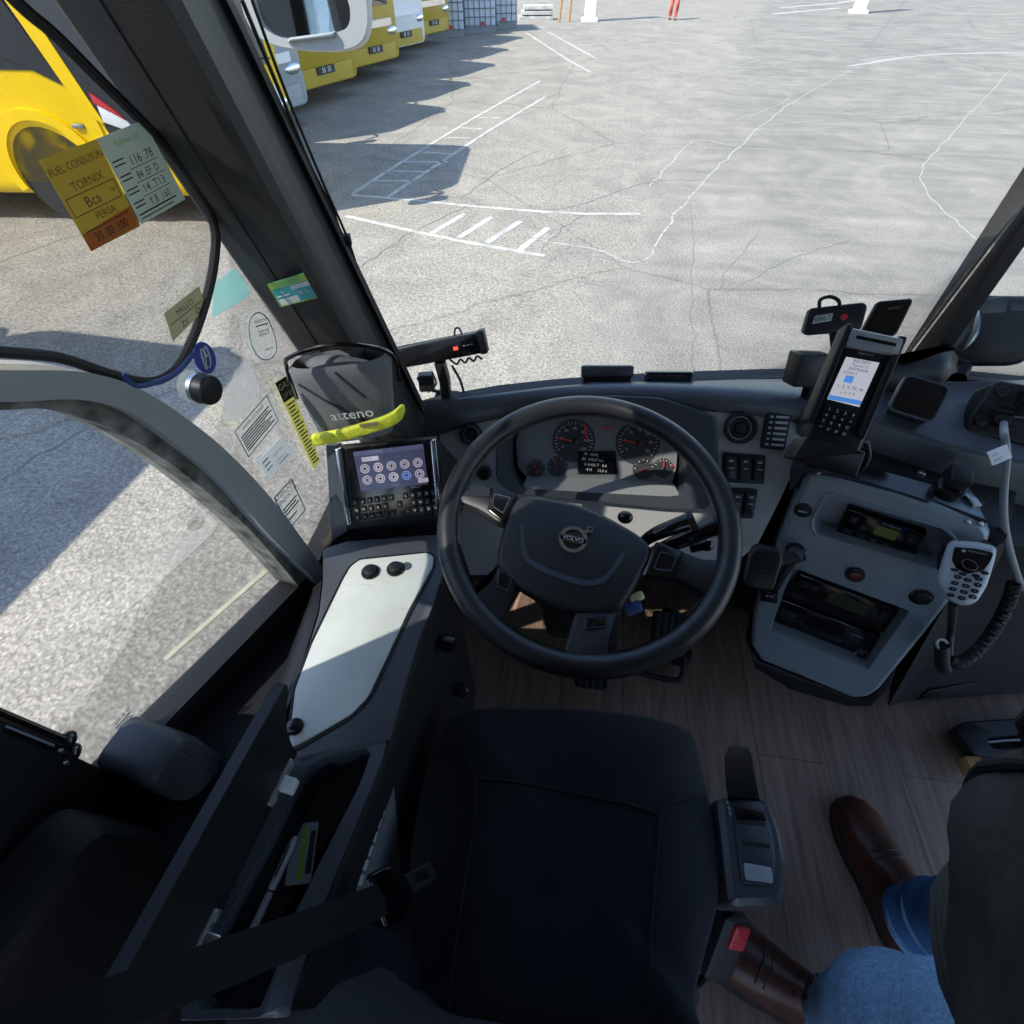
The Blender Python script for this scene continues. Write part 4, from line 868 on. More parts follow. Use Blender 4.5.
# lid hinged open, leaning to the window, two hinges
bl0, bl1 = V3((-0.381,-0.317,0.642)), V3((-0.404,-0.541,0.642)); tl0, tl1 = V3((-0.361,-0.268,0.8)), V3((-0.381,-0.545,0.8))
b = MB(); LFm = mkfr(bl0, bl1-bl0, tl0-bl0); Ll = (bl1-bl0).length
def lq(p): d = V3(p)-LFm[0]; return (d.dot(LFm[1]), d.dot(LFm[2]))
lp_ = [lq(bl0), lq(bl0.lerp(tl0, .95)), lq(tl0), lq(tl1), lq(bl1)]
tl_h = lq(tl0)[1]
lidp = rp([(0, 0), (-.012, tl_h*.55), (lq(tl0)[0], tl_h), (Ll+.06, tl_h), (Ll+.05, 0)], .02, 5)
b.plate(LFm, lidp, -.006, .006, .003); lid = b.build('flap_lid', 'dark', desk)
b = MB(); b.strip(LFm, [(lq(tl0)[0]+.012, tl_h+.001), (Ll+.04, tl_h+.001)], [(lq(tl0)[0]+.012, tl_h-.002), (Ll+.04, tl_h-.002)], -.0065, .0065); b.build('lid_edge_highlight', 'ctrim', lid)  # paler strip stands in for the highlight along the lid's top edge
sgn = 1 if LFm[3].x > 0 else -1
for hp in ((-0.378,-0.352,0.66), (-0.392,-0.513,0.66)):
    hu, hv = lq(hp); HFm = (pt(LFm, hu, max(.012, hv), .006*sgn), LFm[1], LFm[2], LFm[3]*sgn)
    b = MB(); b.box(HFm, -.028, -.008, .028, .008, 0, .004, .001, .003); b.cyl(HFm, -.02, 0, .004, .003, .006, 12); b.cyl(HFm, .02, 0, .004, .003, .006, 12); h = b.build('hinge', 'scuff', lid)
    b = MB(); b.box(HFm, -.009, -.014, .009, .006, .003, .020, .002, .003); b.build('hinge_cup', 'white' if hp[1] > -.4 else 'steel', h)

# things in the compartment
DB = mkfr((0, 0, .56), (1, 0, 0), (0, 1, 0))
def pen(p0, p1, name, lab, body, r, clip):
    p0, p1 = V3(p0), V3(p1); t = thing(name, lab, 'pen', p0, None); d = (p1-p0)
    b = MB(); b.tube([p0, p0+d*.42], r, 12); b.build('lower_barrel', body, t)
    b = MB(); b.tube([p0+d*.43, p0+d*.92, p0+d*.94, p1], lambda s: r*1.05 if s < .8 else r*.5, 12); b.build('upper_barrel', body, t)
    b = MB(); b.tube([p0+d*.415, p0+d*.435], r*1.1, 12); b.build('ring', 'ink', t)
    if clip:
        b = MB(); b.tube([p0+d*.55+V3((0, 0, r*1.3)), p0+d*.9+V3((0, 0, r*1.5))], r*.3, 6); b.build('clip', 'steel', t)
pen((-0.38,-0.503,0.565), (-0.364,-0.397,0.575), 'ballpoint_pen', 'white pen with a dark ring lying in the desk compartment', 'white', .0052, True)
pen((-0.387,-0.459,0.563), (-0.377,-0.402,0.563), 'slim_pen', 'slim silver pen just left of the white pen', 'steel', .0028, False)
cd = thing('identity_card', 'small plastic card with a green stripe beside the white pen', 'card', (-0.348,-0.414,0.56))
cf = mkfr((-0.36,-0.451,0.562), V3((-0.331,-0.444,0.562))-V3((-0.36,-0.451,0.562)), V3((-0.368,-0.383,0.562))-V3((-0.36,-0.451,0.562)))
W_, H_ = (V3((-0.328,-0.445,0.562))-V3((-0.361,-0.451,0.562))).length, (V3((-0.372,-0.381,0.562))-V3((-0.361,-0.451,0.562))).length
b = MB(); b.box(cf, 0, 0, W_, H_, 0, .0012, 0, .003); b.build('card_base', 'lettergrey', cd)
b = MB(); b.box(cf, W_*.40, .004, W_*.62, H_-.004, .0012, .0016); b.build('green_stripe', 'green', cd)
b = MB(); b.box(cf, W_*.72, H_*.15, W_*.94, H_*.85, .0012, .0015); b.build('photo_field', 'ink', cd)
# long pale slotted strip standing between desk and seat
t = thing('slotted_rail', 'pale grey slotted metal strip standing between side desk and seat', 'rail', (-0.286,-0.366,0.5))
b = MB(); a = [V3(p) for p in [(-0.27,-0.302,0.56),(-0.29,-0.45,0.56)]]; c = [V3(p) for p in [(-0.253,-0.307,0.56),(-0.26,-0.439,0.56)]]
b.loft([[a[0], c[0], c[0]+V3((0, 0, -.2)), a[0]+V3((0, 0, -.2))], [a[1], c[1], c[1]+V3((0, 0, -.2)), a[1]+V3((0, 0, -.2))]]); r_ = b.build('strip', 'strip', t)
b = MB()
for k in range(8):
    p = c[0].lerp(c[1], (k+.5)/8)+V3((-.004, 0, .001)); b.box(mkfr(p, c[1]-c[0], V3((1, 0, 0))), -.006, -.002, .006, .002, -.001, .0015)
b.build('slots', 'letter', r_)

# ================================================================== DRIVER SEAT
seat = thing('driver_seat', 'black cloth driver seat with stitched cushion in front of the camera', 'seat', (0, -.35, 0))
ST = FR['seat']
outl = sm2([(-0.206,-0.178),(-0.175,-0.1579),(-0.0892,-0.1423),(0.0146,-0.1295),(0.1179,-0.1255),(0.1852,-0.1332),(0.212,-0.1495),(0.2218,-0.1958),(0.2299,-0.2599),(0.2344,-0.3182),(0.2266,-0.3783),(0.204,-0.4347),(0.1835,-0.4858),(0.1664,-0.5404),(-0.128,-0.5817),(-0.1674,-0.5351),(-0.1902,-0.4901),(-0.213,-0.4288),(-0.2231,-0.3825),(-0.2286,-0.3175),(-0.2283,-0.2436),(-0.2166,-0.1931),(-0.206,-0.178)], 4)[:-1]
outl = ccw(outl)
def seatz(u, v, k):
    # k 0 at the border .. 1 inside; bolsters a little higher at the sides, front rolled over
    kk = min(1, k*2.2); side = .020*min(1, (abs(u-.01)/.2))**3*math.sin(PI*min(1, k*1.15))
    return .470+.030*(1-(1-kk)**2.4)+side-.010*max(0, (v+.22)/.1)*kk*(1-k)**2
cc = (.008, -.36)
b = MB(); rings = []
for k in (0, .03, .08, .16, .28, .45, .65, .85): rings.append([V3((cc[0]+(u-cc[0])*(1-k), cc[1]+(v-cc[1])*(1-k), seatz(u, v, k))) for u, v in outl])
low = [[V3((cc[0]+(u-cc[0])*.97, cc[1]+(v-cc[1])*.97, .37)) for u, v in outl]]
b.loft(low+rings); b.build('cushion', 'fabric', seat, sharp=80)
def onseat(p, lift=.0015):
    u, v = p[0], p[1]; best = 1e9
    d = V3((u-cc[0], v-cc[1], 0)); r = radial(outl, cc, 180); a = math.atan2(d.y, d.x) % (2*PI); q = r[int(a/(2*PI)*180) % 180]
    L_ = math.hypot(q[0]-cc[0], q[1]-cc[1]); k = max(0, 1-d.length/L_); return V3((u, v, seatz(q[0], q[1], k)+lift))
for nm, L_ in [('seam', [(-0.2178,-0.2452),(-0.1776,-0.2458),(-0.151,-0.2633),(-0.1393,-0.2908),(-0.1323,-0.3443),(-0.132,-0.4058),(-0.1315,-0.4818),(-0.128,-0.5386)]), ('seam', [(0.2242,-0.244),(0.1913,-0.2543),(0.1568,-0.2716),(0.1408,-0.2901),(0.1345,-0.3322),(0.1246,-0.4037),(0.1175,-0.495)]), ('seam', [(-0.143,-0.2798),(-0.0721,-0.2742),(0.0065,-0.2732),(0.0838,-0.2805),(0.1393,-0.2903)])]:
    b = MB(); b.tube([onseat(p) for p in sm2(L_, 6)], .0022, 6); b.build(nm, 'seam', seat)
b = MB(); b.loft([[V3((x, y, z)) for x, y in rp(rect(-.17, -.62, .17, -.22), .05)] for z in (.04, .38)]); b.build('pedestal', 'black', seat)
# backrest
b = MB(); rings = []
for z, w, yf, th, bol in ((.44, .19, -.53, .06, .01), (.55, .215, -.555, .10, .045), (.70, .225, -.585, .11, .06), (.85, .225, -.625, .11, .06), (1.0, .205, -.675, .10, .05), (1.12, .17, -.73, .08, .03), (1.17, .13, -.76, .05, .01)):
    r = []
    for k in range(25):
        s = -1+2*k/24; r.append(V3((s*w, yf+bol*max(0, (abs(s)-.55)/.45)**1.5-.025*(1-abs(s))*0, z)))
    for k in range(13):
        s = 1-2*k/12; r.append(V3((s*w*.98, yf-th+.02*abs(s)**4, z)))
    rings.append(r)
b.loft(rings); b.build('backrest', 'fabric', seat, sharp=80)
b = MB(); b.loft([[V3((a, y, c)) for a, c in rp(rect(-.12, 1.18, .12, 1.36), .05)] for y in (-.88, -.80)]); b.build('headrest', 'fabric', seat, sharp=60)
# folded armrest on the left
b = MB(); b.tube([(-0.184,-0.559,0.432), (-0.223,-0.53,0.462), (-0.296,-0.53,0.458), (-0.37,-0.572,0.417), (-0.398,-0.622,0.376)], lambda t: .055*(.75+.25*math.sin(PI*t)), 16, 5); b.build('folded_armrest', 'fabric', seat, sharp=80)
# ================================================================== SEAT BELT AND BUCKLE
sb = thing('seat_belt', 'black seat belt stretched across the lower left with its metal tongue', 'seat belt', (-0.253,-0.448,0.457))
P_ = smooth([(-0.414,-0.582,0.908), (-0.361,-0.559,0.888), (-0.319,-0.537,0.868), (-0.274,-0.509,0.821), (-0.239,-0.479,0.736), (-0.216,-0.447,0.614)], 6)
b = MB(); w = .0175
rows = []
for i, p in enumerate(P_):
    d = (P_[min(i+1, len(P_)-1)]-P_[max(0, i-1)]).normalized(); vw = (V3((-0.055,-0.486,1.388))-p).normalized(); s = d.cross(vw).normalized(); s = (s+vw*.35).normalized(); n = d.cross(s).normalized()
    rows.append([p+s*w+n*.0008, p-s*w+n*.0008, p-s*w-n*.0008, p+s*w-n*.0008])
b.loft(rows); b.build('webbing', 'belt', sb)
TF = mkfr((-0.209,-0.441,0.612), V3((-0.187,-0.427,0.614))-V3((-0.209,-0.441,0.612)), V3((-0.222,-0.422,0.63))-V3((-0.209,-0.441,0.612)))
b = MB(); b.plate(TF, rp([(-.022, -.034), (.006, -.034), (.022, -.012), (.022, .012), (.006, .032), (-.022, .032)], .006), -.003, .003, .0015); b.build('tongue_body', 'gloss', sb)
b = MB(); b.ring(TF, rp([(.016, -.012), (.052, -.011), (.056, 0), (.052, .011), (.016, .012)], .004), rp(rect(.030, -.0065, .047, .0065), .002), -.001, .0012, 40, c=(.038, 0)); b.build('metal_tongue', 'steel', sb)
b = MB(); b.tube([pt(TF, -.018, -.03, .004), pt(TF, -.019, .028, .004)], .0015, 6); b.build('bar', 'steel', sb)
bk = thing('belt_buckle', 'black belt buckle with a red release button right of the seat', 'buckle', (0.254,-0.415,0.42))
BF = mkfr((0.289,-0.413,0.314), V3((0.328,-0.414,0.296))-V3((0.292,-0.415,0.312)), V3((0.286,-0.36,0.368))-V3((0.291,-0.413,0.314)))
b = MB(); b.plate(BF, rp(rect(-.030, -.06, .022, .045), .008), -.035, .004, .004); b.build('housing', 'rubber', bk)
b = MB(); b.box(BF, -.012, -.002, .018, .036, .0, .010, .003, .004); b.build('release_button', 'red', bk)
b = MB(); b.tube([pt(BF, 0, -.055, -.015), pt(BF, -.02, -.12, -.03), pt(BF, -.03, -.17, -.06)], .014, 10, 4, flat=.4); b.build('stalk', 'belt', bk)
b = MB(); b.strip(ST, [(0.1868,-0.452),(0.2051,-0.4687),(0.2108,-0.4819)], [(0.1731,-0.4637),(0.1909,-0.4847),(0.2008,-0.5049)], -.12, -.1); b.build('anchor_plate', 'steel', bk)

# ================================================================== GEAR SELECTOR
GR = FR['gear']
gs = thing('gear_selector', 'black gear selector box with a stubby lever right of the seat', 'gear selector', ((0.272,-0.3129)[0], (0.272,-0.3129)[1], 0))
gp = rp([(0.2328,-0.2484),(0.2486,-0.2434),(0.3022,-0.2373),(0.316,-0.2437),(0.325,-0.28),(0.3253,-0.3202),(0.3141,-0.3615),(0.3022,-0.3743),(0.2445,-0.3847),(0.2332,-0.3796)], .012, 4)
b = MB(); b.loft([[pt(GR, *q, h) for q in offset(ccw(gp), o)] for h, o in ((-.10, .012), (-.085, .002), (-.03, 0), (-.008, .002), (0, .010))]); b.build('housing', 'ctrim', gs)
b = MB(); b.plate(GR, rp([(0.2537,-0.2497),(0.2979,-0.2449),(0.3075,-0.2889),(0.3053,-0.323),(0.2956,-0.3527),(0.2528,-0.3564)], .008), -.001, .004, .002); tp = b.build('top_plate', 'ctrim', gs)
b = MB(); b.plate(GR, rp([(0.2556,-0.2577),(0.2992,-0.2543),(0.3018,-0.2728),(0.2559,-0.2766)], .003), .003, .0055, .001); b.build('slot_cover', 'gloss', tp)
b = MB(); b.plate(GR, [(0.2607,-0.3032),(0.2993,-0.3028),(0.2998,-0.3078),(0.2612,-0.3094)], .003, .0048); b.plate(GR, [(0.2544,-0.2768),(0.2986,-0.2746),(0.2991,-0.2797),(0.2551,-0.282)], .003, .0048); b.build('indicator_line', 'black', tp)
b = MB(); b.plate(GR, rp([(0.258,-0.3308),(0.2968,-0.3314),(0.296,-0.3503),(0.2577,-0.3511)], .004), .003, .007, .0015); b.build('push_button', 'frame', tp)
b = MB(); GT = fr(GR, 0, 0, .0042)
for (px, s_) in [((0.2471,-0.2548), 'R'), ((0.249,-0.2627), 'N'), ((0.2495,-0.2694), 'D')]: b.text(fr(GR, 0, 0, .002), px[0], px[1], s_, .007, .0004)
b.build('position_letters', 'letter', gs)
b = MB(); lv = [((0.278,-0.248,0.488), .022), ((0.26,-0.236,0.534), .021), ((0.246,-0.224,0.572), .019), ((0.239,-0.216,0.594), .018), ((0.237,-0.21,0.603), .014)]
rings = []
for p, r in lv:
    rings.append([V3(p)+V3((a*1.0, c*.25, c*.75)) for a, c in rp(rect(-r, -r*.8, r, r*.8), r*.5, 4)])
b.loft(rings); b.build('lever', 'black', gs, sharp=60)
b = MB(); b.loft([[V3((x, y, z)) for x, y in rp(rect(gs.location.x-.03, gs.location.y-.06, gs.location.x+.03, gs.location.y+.04), .01)] for z in (.0, .42)]); b.build('support_column', 'black', gs)

# ================================================================== RIGHT CONSOLE
CN = FR['con']
con = thing('centre_console', 'blue-grey angular console with recesses to the right of the wheel', 'console', (.6, .3, 0))
plate_p = [(0.0128,-0.0044),(0.0195,0.0054),(0.1658,0.0142),(0.3011,0.008),(0.3195,-0.0061),(0.3308,-0.0386),(0.3433,-0.1363),(0.3534,-0.2664),(0.365,-0.4601),(0.3588,-0.499),(0.336,-0.5235),(0.2203,-0.5259),(0.1273,-0.531),(0.0887,-0.493),(0.0543,-0.3816),(0.0267,-0.185)]
b = MB(); b.loft([[pt(CN, *q, h) for q in offset(ccw(rp(plate_p, .008, 3)), o)] for h, o in ((-.12, .0), (-.012, 0), (-.003, .003), (0, .010))], True, False, False)
rec1 = rp([(0.0592,-0.0278),(0.2571,-0.0229),(0.2844,-0.0383),(0.3009,-0.0799),(0.2932,-0.1107),(0.0816,-0.1257),(0.0638,-0.102)], .012, 4); rec2 = rp([(0.0773,-0.2237),(0.3039,-0.223),(0.3196,-0.4172),(0.1063,-0.4212)], .006, 4)
# front skin with two openings
bmf = MB(); O_ = offset(ccw(rp(plate_p, .008, 3)), .010)
vs_o = [bmf.v(pt(CN, *q, 0)) for q in O_]
def loop(P): return [bmf.v(pt(CN, *q, 0)) for q in P]
l1, l2 = loop(ccw(rec1)), loop(ccw(rec2)); E_ = []
for L_ in (vs_o, l1, l2):
    for i in range(len(L_)): E_.append(bmf.bm.edges.new((L_[i], L_[(i+1) % len(L_)])))
r_ = bmesh.ops.triangle_fill(bmf.bm, use_beauty=True, use_dissolve=False, edges=E_)
for P in (ccw(rec1), ccw(rec2)):
    dep = -.045 if P is not None and len(P) == len(rec1) and P[0] == ccw(rec1)[0] else -.05
    bmf.loft([[pt(CN, *q, h) for q in offset(P, o)] for h, o in ((.0, -.0005), (-.006, .003), (dep, .006))], True, False, True)
bmf.build('faceplate', 'silver', con, sharp=45)
b.build('faceplate_edge', 'silver', con, sharp=50)
b = MB(); q1 = [(0.0592,-0.0278),(0.2571,-0.0229),(0.2844,-0.0383),(0.3009,-0.0799),(0.2932,-0.1107),(0.0816,-0.1257),(0.0638,-0.102)]; 
pts = [pt(CN, *q, .001) for q in rp(q1, .012, 4)]; b.tube(pts+[pts[0]], .0035, 8); b.build('recess_lip', 'silver', con)
# bodies behind
b = MB()
oo = ccw(rp(plate_p, .008, 3))
b.loft([[pt(CN, *q, h) for q in offset(oo, o)] for h, o in ((-.20, .03), (-.10, -.006), (-.072, -.008), (-.062, .006))]); b.build('dark_body', 'black', con)
b = MB(); lo = [(0.0596,-0.4936),(0.0972,-0.5158),(0.1311,-0.5409),(0.3403,-0.5328),(0.3706,-0.5059),(0.3793,-0.4478),(0.3657,-0.362),(0.3866,-0.4831),(0.3854,-0.5546),(0.3441,-0.5746),(0.1841,-0.6144),(0.1125,-0.591)]; b.plate(CN, [(0.0732,-0.4839),(0.121,-0.5402),(0.3374,-0.5266),(0.3647,-0.5025),(0.3521,-0.3541),(0.3793,-0.4478),(0.3809,-0.5273),(0.3444,-0.5606),(0.2233,-0.5901),(0.1274,-0.5701)], -.16, -.006, .004); b.build('base_skirt', 'black', con)
# lock, plug socket, lamp, socket
def knob(px, r, name, m1, m2, lab=None, h=.006):
    b = MB(); b.cyl(CN, *px, r, -.002, h*.6, 28, bev=.0015); o = b.build(name, m1, con); b = MB(); b.cyl(CN, *px, r*.62, 0, h, 24, bev=.0012); q = b.build(name.split('_')[-1]+'_centre', m2, o)
    if lab: o['label'] = lab
    return o
knob((0.0399,-0.0817), .0165, 'key_lock', 'dark', 'black'); knob((0.1838,-0.1843), .0175, 'warning_lamp', 'black', 'dred', 'round red lamp in a black ring', .010); knob((0.3019,-0.1818), .020, 'power_socket', 'gloss', 'black', None, .002)
b = MB(); b.box(fr(CN, *(0.0399,-0.0817), .006, .2), -.008, -.0015, .008, .0015, -.001, .0012); b.build('key_slot', 'frame', con)
for px in [(0.0304,0.0052), (0.2964,0.0057), (0.279,0.0019)]:
    b = MB(); b.cyl(CN, *px, .0045, -.001, .003, 14, bev=.001); b.build('screw', 'steel', con)
# recess radio
R1 = fr(CN, 0, 0, -.04)
def radio(poly, name, lab, cat, depth, face_h, lcd, buttons, bigtext, F=CN):
    c_ = centroid(poly); t = thing(name, lab, cat, pt(F, *c_, -.05), None)
    b = MB(); b.plate(F, rp(poly, .003, 2), depth, face_h, .002); fb = b.build('body', 'gloss', t)
    A0 = V3((*poly[0], 0)); AU = V3((*poly[1], 0))-A0; AV = V3((*poly[3], 0))-A0
    an = math.atan2(AU.y, AU.x)
    def lp(s, q): r = A0+AU*s+AV*q; return r.x, r.y
    for s0, q0, s1, q1, mt in lcd:
        b = MB(); b.plate(F, [lp(s0, q0), lp(s1, q0), lp(s1, q1), lp(s0, q1)], face_h, face_h+.0012); b.build('display', mt, t)
    for s, q, w, h_ in buttons:
        b = MB(); b.plate(F, [lp(s-w, q-h_), lp(s+w, q-h_), lp(s+w, q+h_), lp(s-w, q+h_)], face_h-.001, face_h+.0022, .0006); b.build('button', 'dark', t)
    b = MB()
    for s, q, s_, z in bigtext: u, v = lp(s, q); b.text(F, u, v, s_, z, face_h+.0026, an)
    b.build('legend', 'lettergrey', t); return t, lp
tach = [(0.1147,-0.06),(0.2508,-0.0599),(0.2601,-0.1242),(0.1195,-0.1243)]
radio(tach, 'tachograph', 'slim black tachograph with a green display in the upper console recess', 'tachograph', -.001, .026, [(.42, .22, .70, .55, 'lcd')],
      [(.12, .30, .05, .13), (.28, .45, .05, .12), (.12, .75, .06, .08), (.30, .75, .06, .08), (.46, .78, .06, .08), (.62, .78, .05, .08), (.86, .3, .07, .18), (.82, .78, .06, .09)],
      [(.58, .10, 'STONERIDGE', .0055), (.12, .30, '1', .006), (.28, .45, 'o', .007), (.12, .75, '__', .006), (.46, .78, 'OK', .005), (.62, .78, 'P', .006), (.86, .30, '2', .007), (.82, .78, '__', .006)], FR['conr'])
r2a = [(0.1044,-0.2577),(0.3207,-0.2565),(0.3315,-0.3272),(0.0976,-0.3319)]; r2b = [(0.0985,-0.3454),(0.3338,-0.3398),(0.3417,-0.4438),(0.1163,-0.4613)]
radio(r2a, 'car_radio', 'upper black radio with a dim olive display in the lower console recess', 'radio', -.001, .018, [(.34, .18, .72, .62, 'lcdd')], [(.10, .3, .05, .12), (.2, .3, .04, .12), (.86, .5, .04, .3), (.12, .8, .06, .08)], [(.22, .25, 'o', .006), (.88, .80, '+', .006)], FR['conr'])
t, lp = radio(r2b, 'car_radio', 'lower black radio with a round volume knob in the lower console recess', 'radio', -.001, .018, [(.28, .3, .62, .55, 'gloss')], [(.12, .3, .07, .1), (.12, .7, .07, .1), (.4, .82, .06, .07), (.6, .85, .06, .07), (.92, .3, .03, .2)], [(.72, .17, 'BLAUFUNK', .005), (.16, .28, 'SRC', .005), (.30, .1, '- - -', .005)], FR['conr'])
b = MB(); b.ring(FR['conr'], circ(*lp(.82, .55), .013, 32), circ(*lp(.82, .55), .0105, 32), .018, .0235, 40, c=lp(.82, .55)); kn = b.build('volume_ring', 'steel', t)
b = MB(); b.cyl(FR['conr'], *lp(.82, .55), .0105, .018, .028, 28, bev=.002); b.build('volume_knob', 'gloss', t)
# tray on top of the console and the right wing of the dashboard
wing = thing('dashboard_wing', 'dark right wing of the dashboard with a low shelf above the console', 'dashboard', (.75, .5, 0))
WG = FR['wing']; TR = FR['tray']
wp = [(0.4005,0.4457),(0.4231,0.4766),(0.5816,0.5202),(0.7043,0.5594),(0.8951,0.5936),(1.1561,0.6229),(1.44,0.6265),(1.169,0.2741),(0.8122,0.2969),(0.6993,0.3207),(0.6399,0.3429),(0.5286,0.3986),(0.4097,0.4009)]
b = MB(); b.plate(WG, wp, -.10, 0, .010); b.build('wing_top', 'soft', wing, sharp=50)
b = MB(); b.plate(WG, offset(ccw(wp), .02), -.74, -.08); b.build('wing_body', 'black', wing)
b = MB(); b.plate(TR, [(0.3956,0.296),(0.4206,0.3079),(0.5785,0.273),(0.6975,0.2014),(0.7186,0.1839),(0.826,0.362),(0.7419,0.4396),(0.5642,0.4976),(0.4402,0.4978)], -.05, -.004, .004); b.build('shelf', 'black', wing)
b = MB(); b.tube([V3(p) for p in [(0.403,0.289,0.705),(0.416,0.299,0.705),(0.572,0.262,0.705),(0.684,0.204,0.705)]], .005, 8); b.build('shelf_edge', 'black', wing)
# side body right of the console
rt_t = [V3(p) for p in [(0.688,0.186,0.7),(0.826,0.362,0.7),(1.244,0.292,0.7)]]
rt_b = [V3(p) for p in [(0.844,0.156,0.04),(1.23,0.251,0.04),(2.028,0.437,0.04)]]
b = MB()
pA = V3((0.689,0.182,0.7)); pB = V3((0.853,0.155,0.04)); pC = V3((1.833,0.338,0.04)); pD = V3((1.219,0.259,0.62)); pE = V3((0.871,0.211,0.62))
back_ = V3((.15, .35, 0))
b.loft([[pB, V3((0.897,0.176,0.05)).lerp(pB, .3), V3((1.162,0.233,0.04)), pC, pC+back_, pB+back_], [pA.lerp(pB, .45)+V3((.01, .02, 0)), V3((0.87,0.255,0.45)), V3((1.058,0.257,0.45)), pD+V3((0, 0, -.15)), pD+back_, pA.lerp(pB, .5)+back_], [pA+V3((0, .0, -.02)), V3((0.745,0.197,0.66)), V3((0.918,0.202,0.64)), pD, pD+back_, pA+back_]])
b.build('side_body', 'dark', wing, sharp=30)
b = MB()
for k in range(4):
    y0 = 678+k*6; a, c = V3((0.917,0.184,0.05)), V3((1.083,0.225,0.06)); a = a+V3((.004, -.004, .010+.016*k)); c = c+V3((-.03, -.006, .014+.016*k)); b.tube([a, c], .0042, 6)
b.build('vent_slats', 'gloss', wing)

# ------------------------------------------------------------------ things on the console shelf
def slab(name, lab, cat, F, poly, th, m1, r=.006, group=None):
    t = thing(name, lab, cat, pt(F, *centroid(poly)), group); b = MB(); b.plate(F, rp(poly, r, 4), 0, th, .002); b.build('body', m1, t); return t
TT = fr(TR, 0, 0, .0)
t = slab('flat_phone', 'black phone lying flat on the shelf at the top of the console', 'phone', fr(TR, 0, 0, -.002), [(0.4567,0.3045),(0.4783,0.3302),(0.6321,0.2806),(0.6116,0.2445),(0.597,0.2325),(0.4473,0.2894)], .014, 'black')
b = MB(); b.plate(fr(TR, 0, 0, .012), rp(offset(ccw([(0.4567,0.3045),(0.4783,0.3302),(0.6321,0.2806),(0.6116,0.2445),(0.597,0.2325),(0.4473,0.2894)]), .004), .004), 0, .0012); b.build('screen', 'gloss', t)
t = thing('charger_plug', 'black round charger plug on the shelf right of the flat phone', 'plug', (0.662,0.285,0.7))
b = MB(); P0 = mkfr((0.645,0.272,0.705), (1, -.3, 0), (.3, 1, .3)); b.cyl(P0, 0, 0, .024, -.004, .022, 24, bev=.004); b.build('plug_base', 'gloss', t); b = MB(); b.box(P0, -.016, -.004, .020, .034, .015, .045, .004, .006); b.build('plug_head', 'black', t)
t = thing('memory_stick', 'small silver memory stick lying on the shelf by the charger plug', 'memory stick', (0.685,0.265,0.7))
b = MB(); P0 = mkfr((0.686,0.265,0.7), V3((0.689,0.243,0.7))-V3((0.684,0.288,0.7)), (1, .4, 0)); b.box(P0, -.022, -.008, .022, .008, 0, .007, .001, .002); b.build('casing', 'steel', t); b = MB(); b.box(P0, .004, -.006, .020, .006, .006, .0082); b.build('label_field', 'letter', t)
b = MB(); b.cyl(TR, *(0.6245,0.3226), .007, -.006, .006, 18, bev=.002); tag(b.build('round_stud', 'steel'), 'small shiny round stud on the shelf behind the flat phone', 'stud')
# ------------------------------------------------------------------ payment terminal in its cradle
PY = FR['pay']
pay = thing('payment_terminal', 'black handheld ticket terminal with a lit screen standing in a cradle', 'payment terminal', PY[0])
tq = [(-0.0123,0.092),(0.0638,0.0609),(0.0626,0.0504),(0.0079,-0.099),(-0.0639,-0.0715),(-0.0608,-0.0502)]
b = MB(); b.plate(PY, rp([(-0.0088,0.0847),(0.0603,0.0601),(0.0602,0.0494),(0.0043,-0.0945),(-0.0613,-0.0703),(-0.0609,-0.0531)], .008, 4), -.035, .0, .006); b.build('body', 'black', pay, sharp=50)
b = MB(); b.plate(PY, rp([(-0.0026,0.0865),(0.0592,0.0629),(0.0519,0.0412),(-0.0104,0.0631)], .004), -.03, .010, .004); pr = b.build('printer_cover', 'frame', pay)
b = MB(); b.plate(PY, [(0.0021,0.075),(0.0486,0.0577),(0.0473,0.0538),(0.0008,0.0711)], .009, .0112); b.build('paper_slot', 'gloss', pr)
for q in ([(-0.0074,0.094),(-0.0001,0.0902),(-0.0528,-0.0395),(-0.0604,-0.033)], [(0.0545,0.0689),(0.0638,0.0649),(0.0096,-0.0681),(0.0023,-0.0618)]):
    b = MB(); b.plate(PY, rp(q, .003), -.03, .008, .003); b.build('side_rail', 'dark', pay)
sq = [(-0.0082,0.0491),(0.0317,0.0357),(0.0066,-0.0217),(-0.0329,-0.0062)]
b = MB(); b.plate(PY, sq, 0, .0025, .0005); sc_ = b.build('screen', 'pscr', pay)
A0 = V3((*sq[0], 0)); AU = V3((*sq[1], 0))-A0; AV = V3((*sq[3], 0))-A0; an = math.atan2(AU.y, AU.x)
def sp_(s, q): r = A0+AU*s+AV*q; return (r.x, r.y)
b = MB()
for s0, q0, s1, q1 in [(.22, .40, .48, .56), (0, .90, 1, 1)]: b.plate(PY, [sp_(s0, q0), sp_(s1, q0), sp_(s1, q1), sp_(s0, q1)], .0025, .0032)
b.build('screen_blocks', 'pblue', sc_)
b = MB()
for s, q, s_, z in [(.5, .06, 'RECEIPT', .006), (.5, .15, 'Turno 12', .0055), (.5, .24, 'ENTRADA', .0055), (.3, .34, 'ZONA 2', .005), (.5, .66, '1. 2. 4. 50. ab', .0062), (.5, .80, 'v  F  F  F', .0052)]: u, v = sp_(s, q); b.text(PY, u, v, s_, z, .0030, an)
b.build('screen_text', 'pink', sc_)
kq = [(-0.0344,-0.0145),(0.0053,-0.0313),(-0.0102,-0.0635),(-0.0504,-0.0469)]
K0 = V3((*kq[0], 0)); KU = V3((*kq[1], 0))-K0; KV = V3((*kq[3], 0))-K0; b = MB(); b.m(0); kc = 0
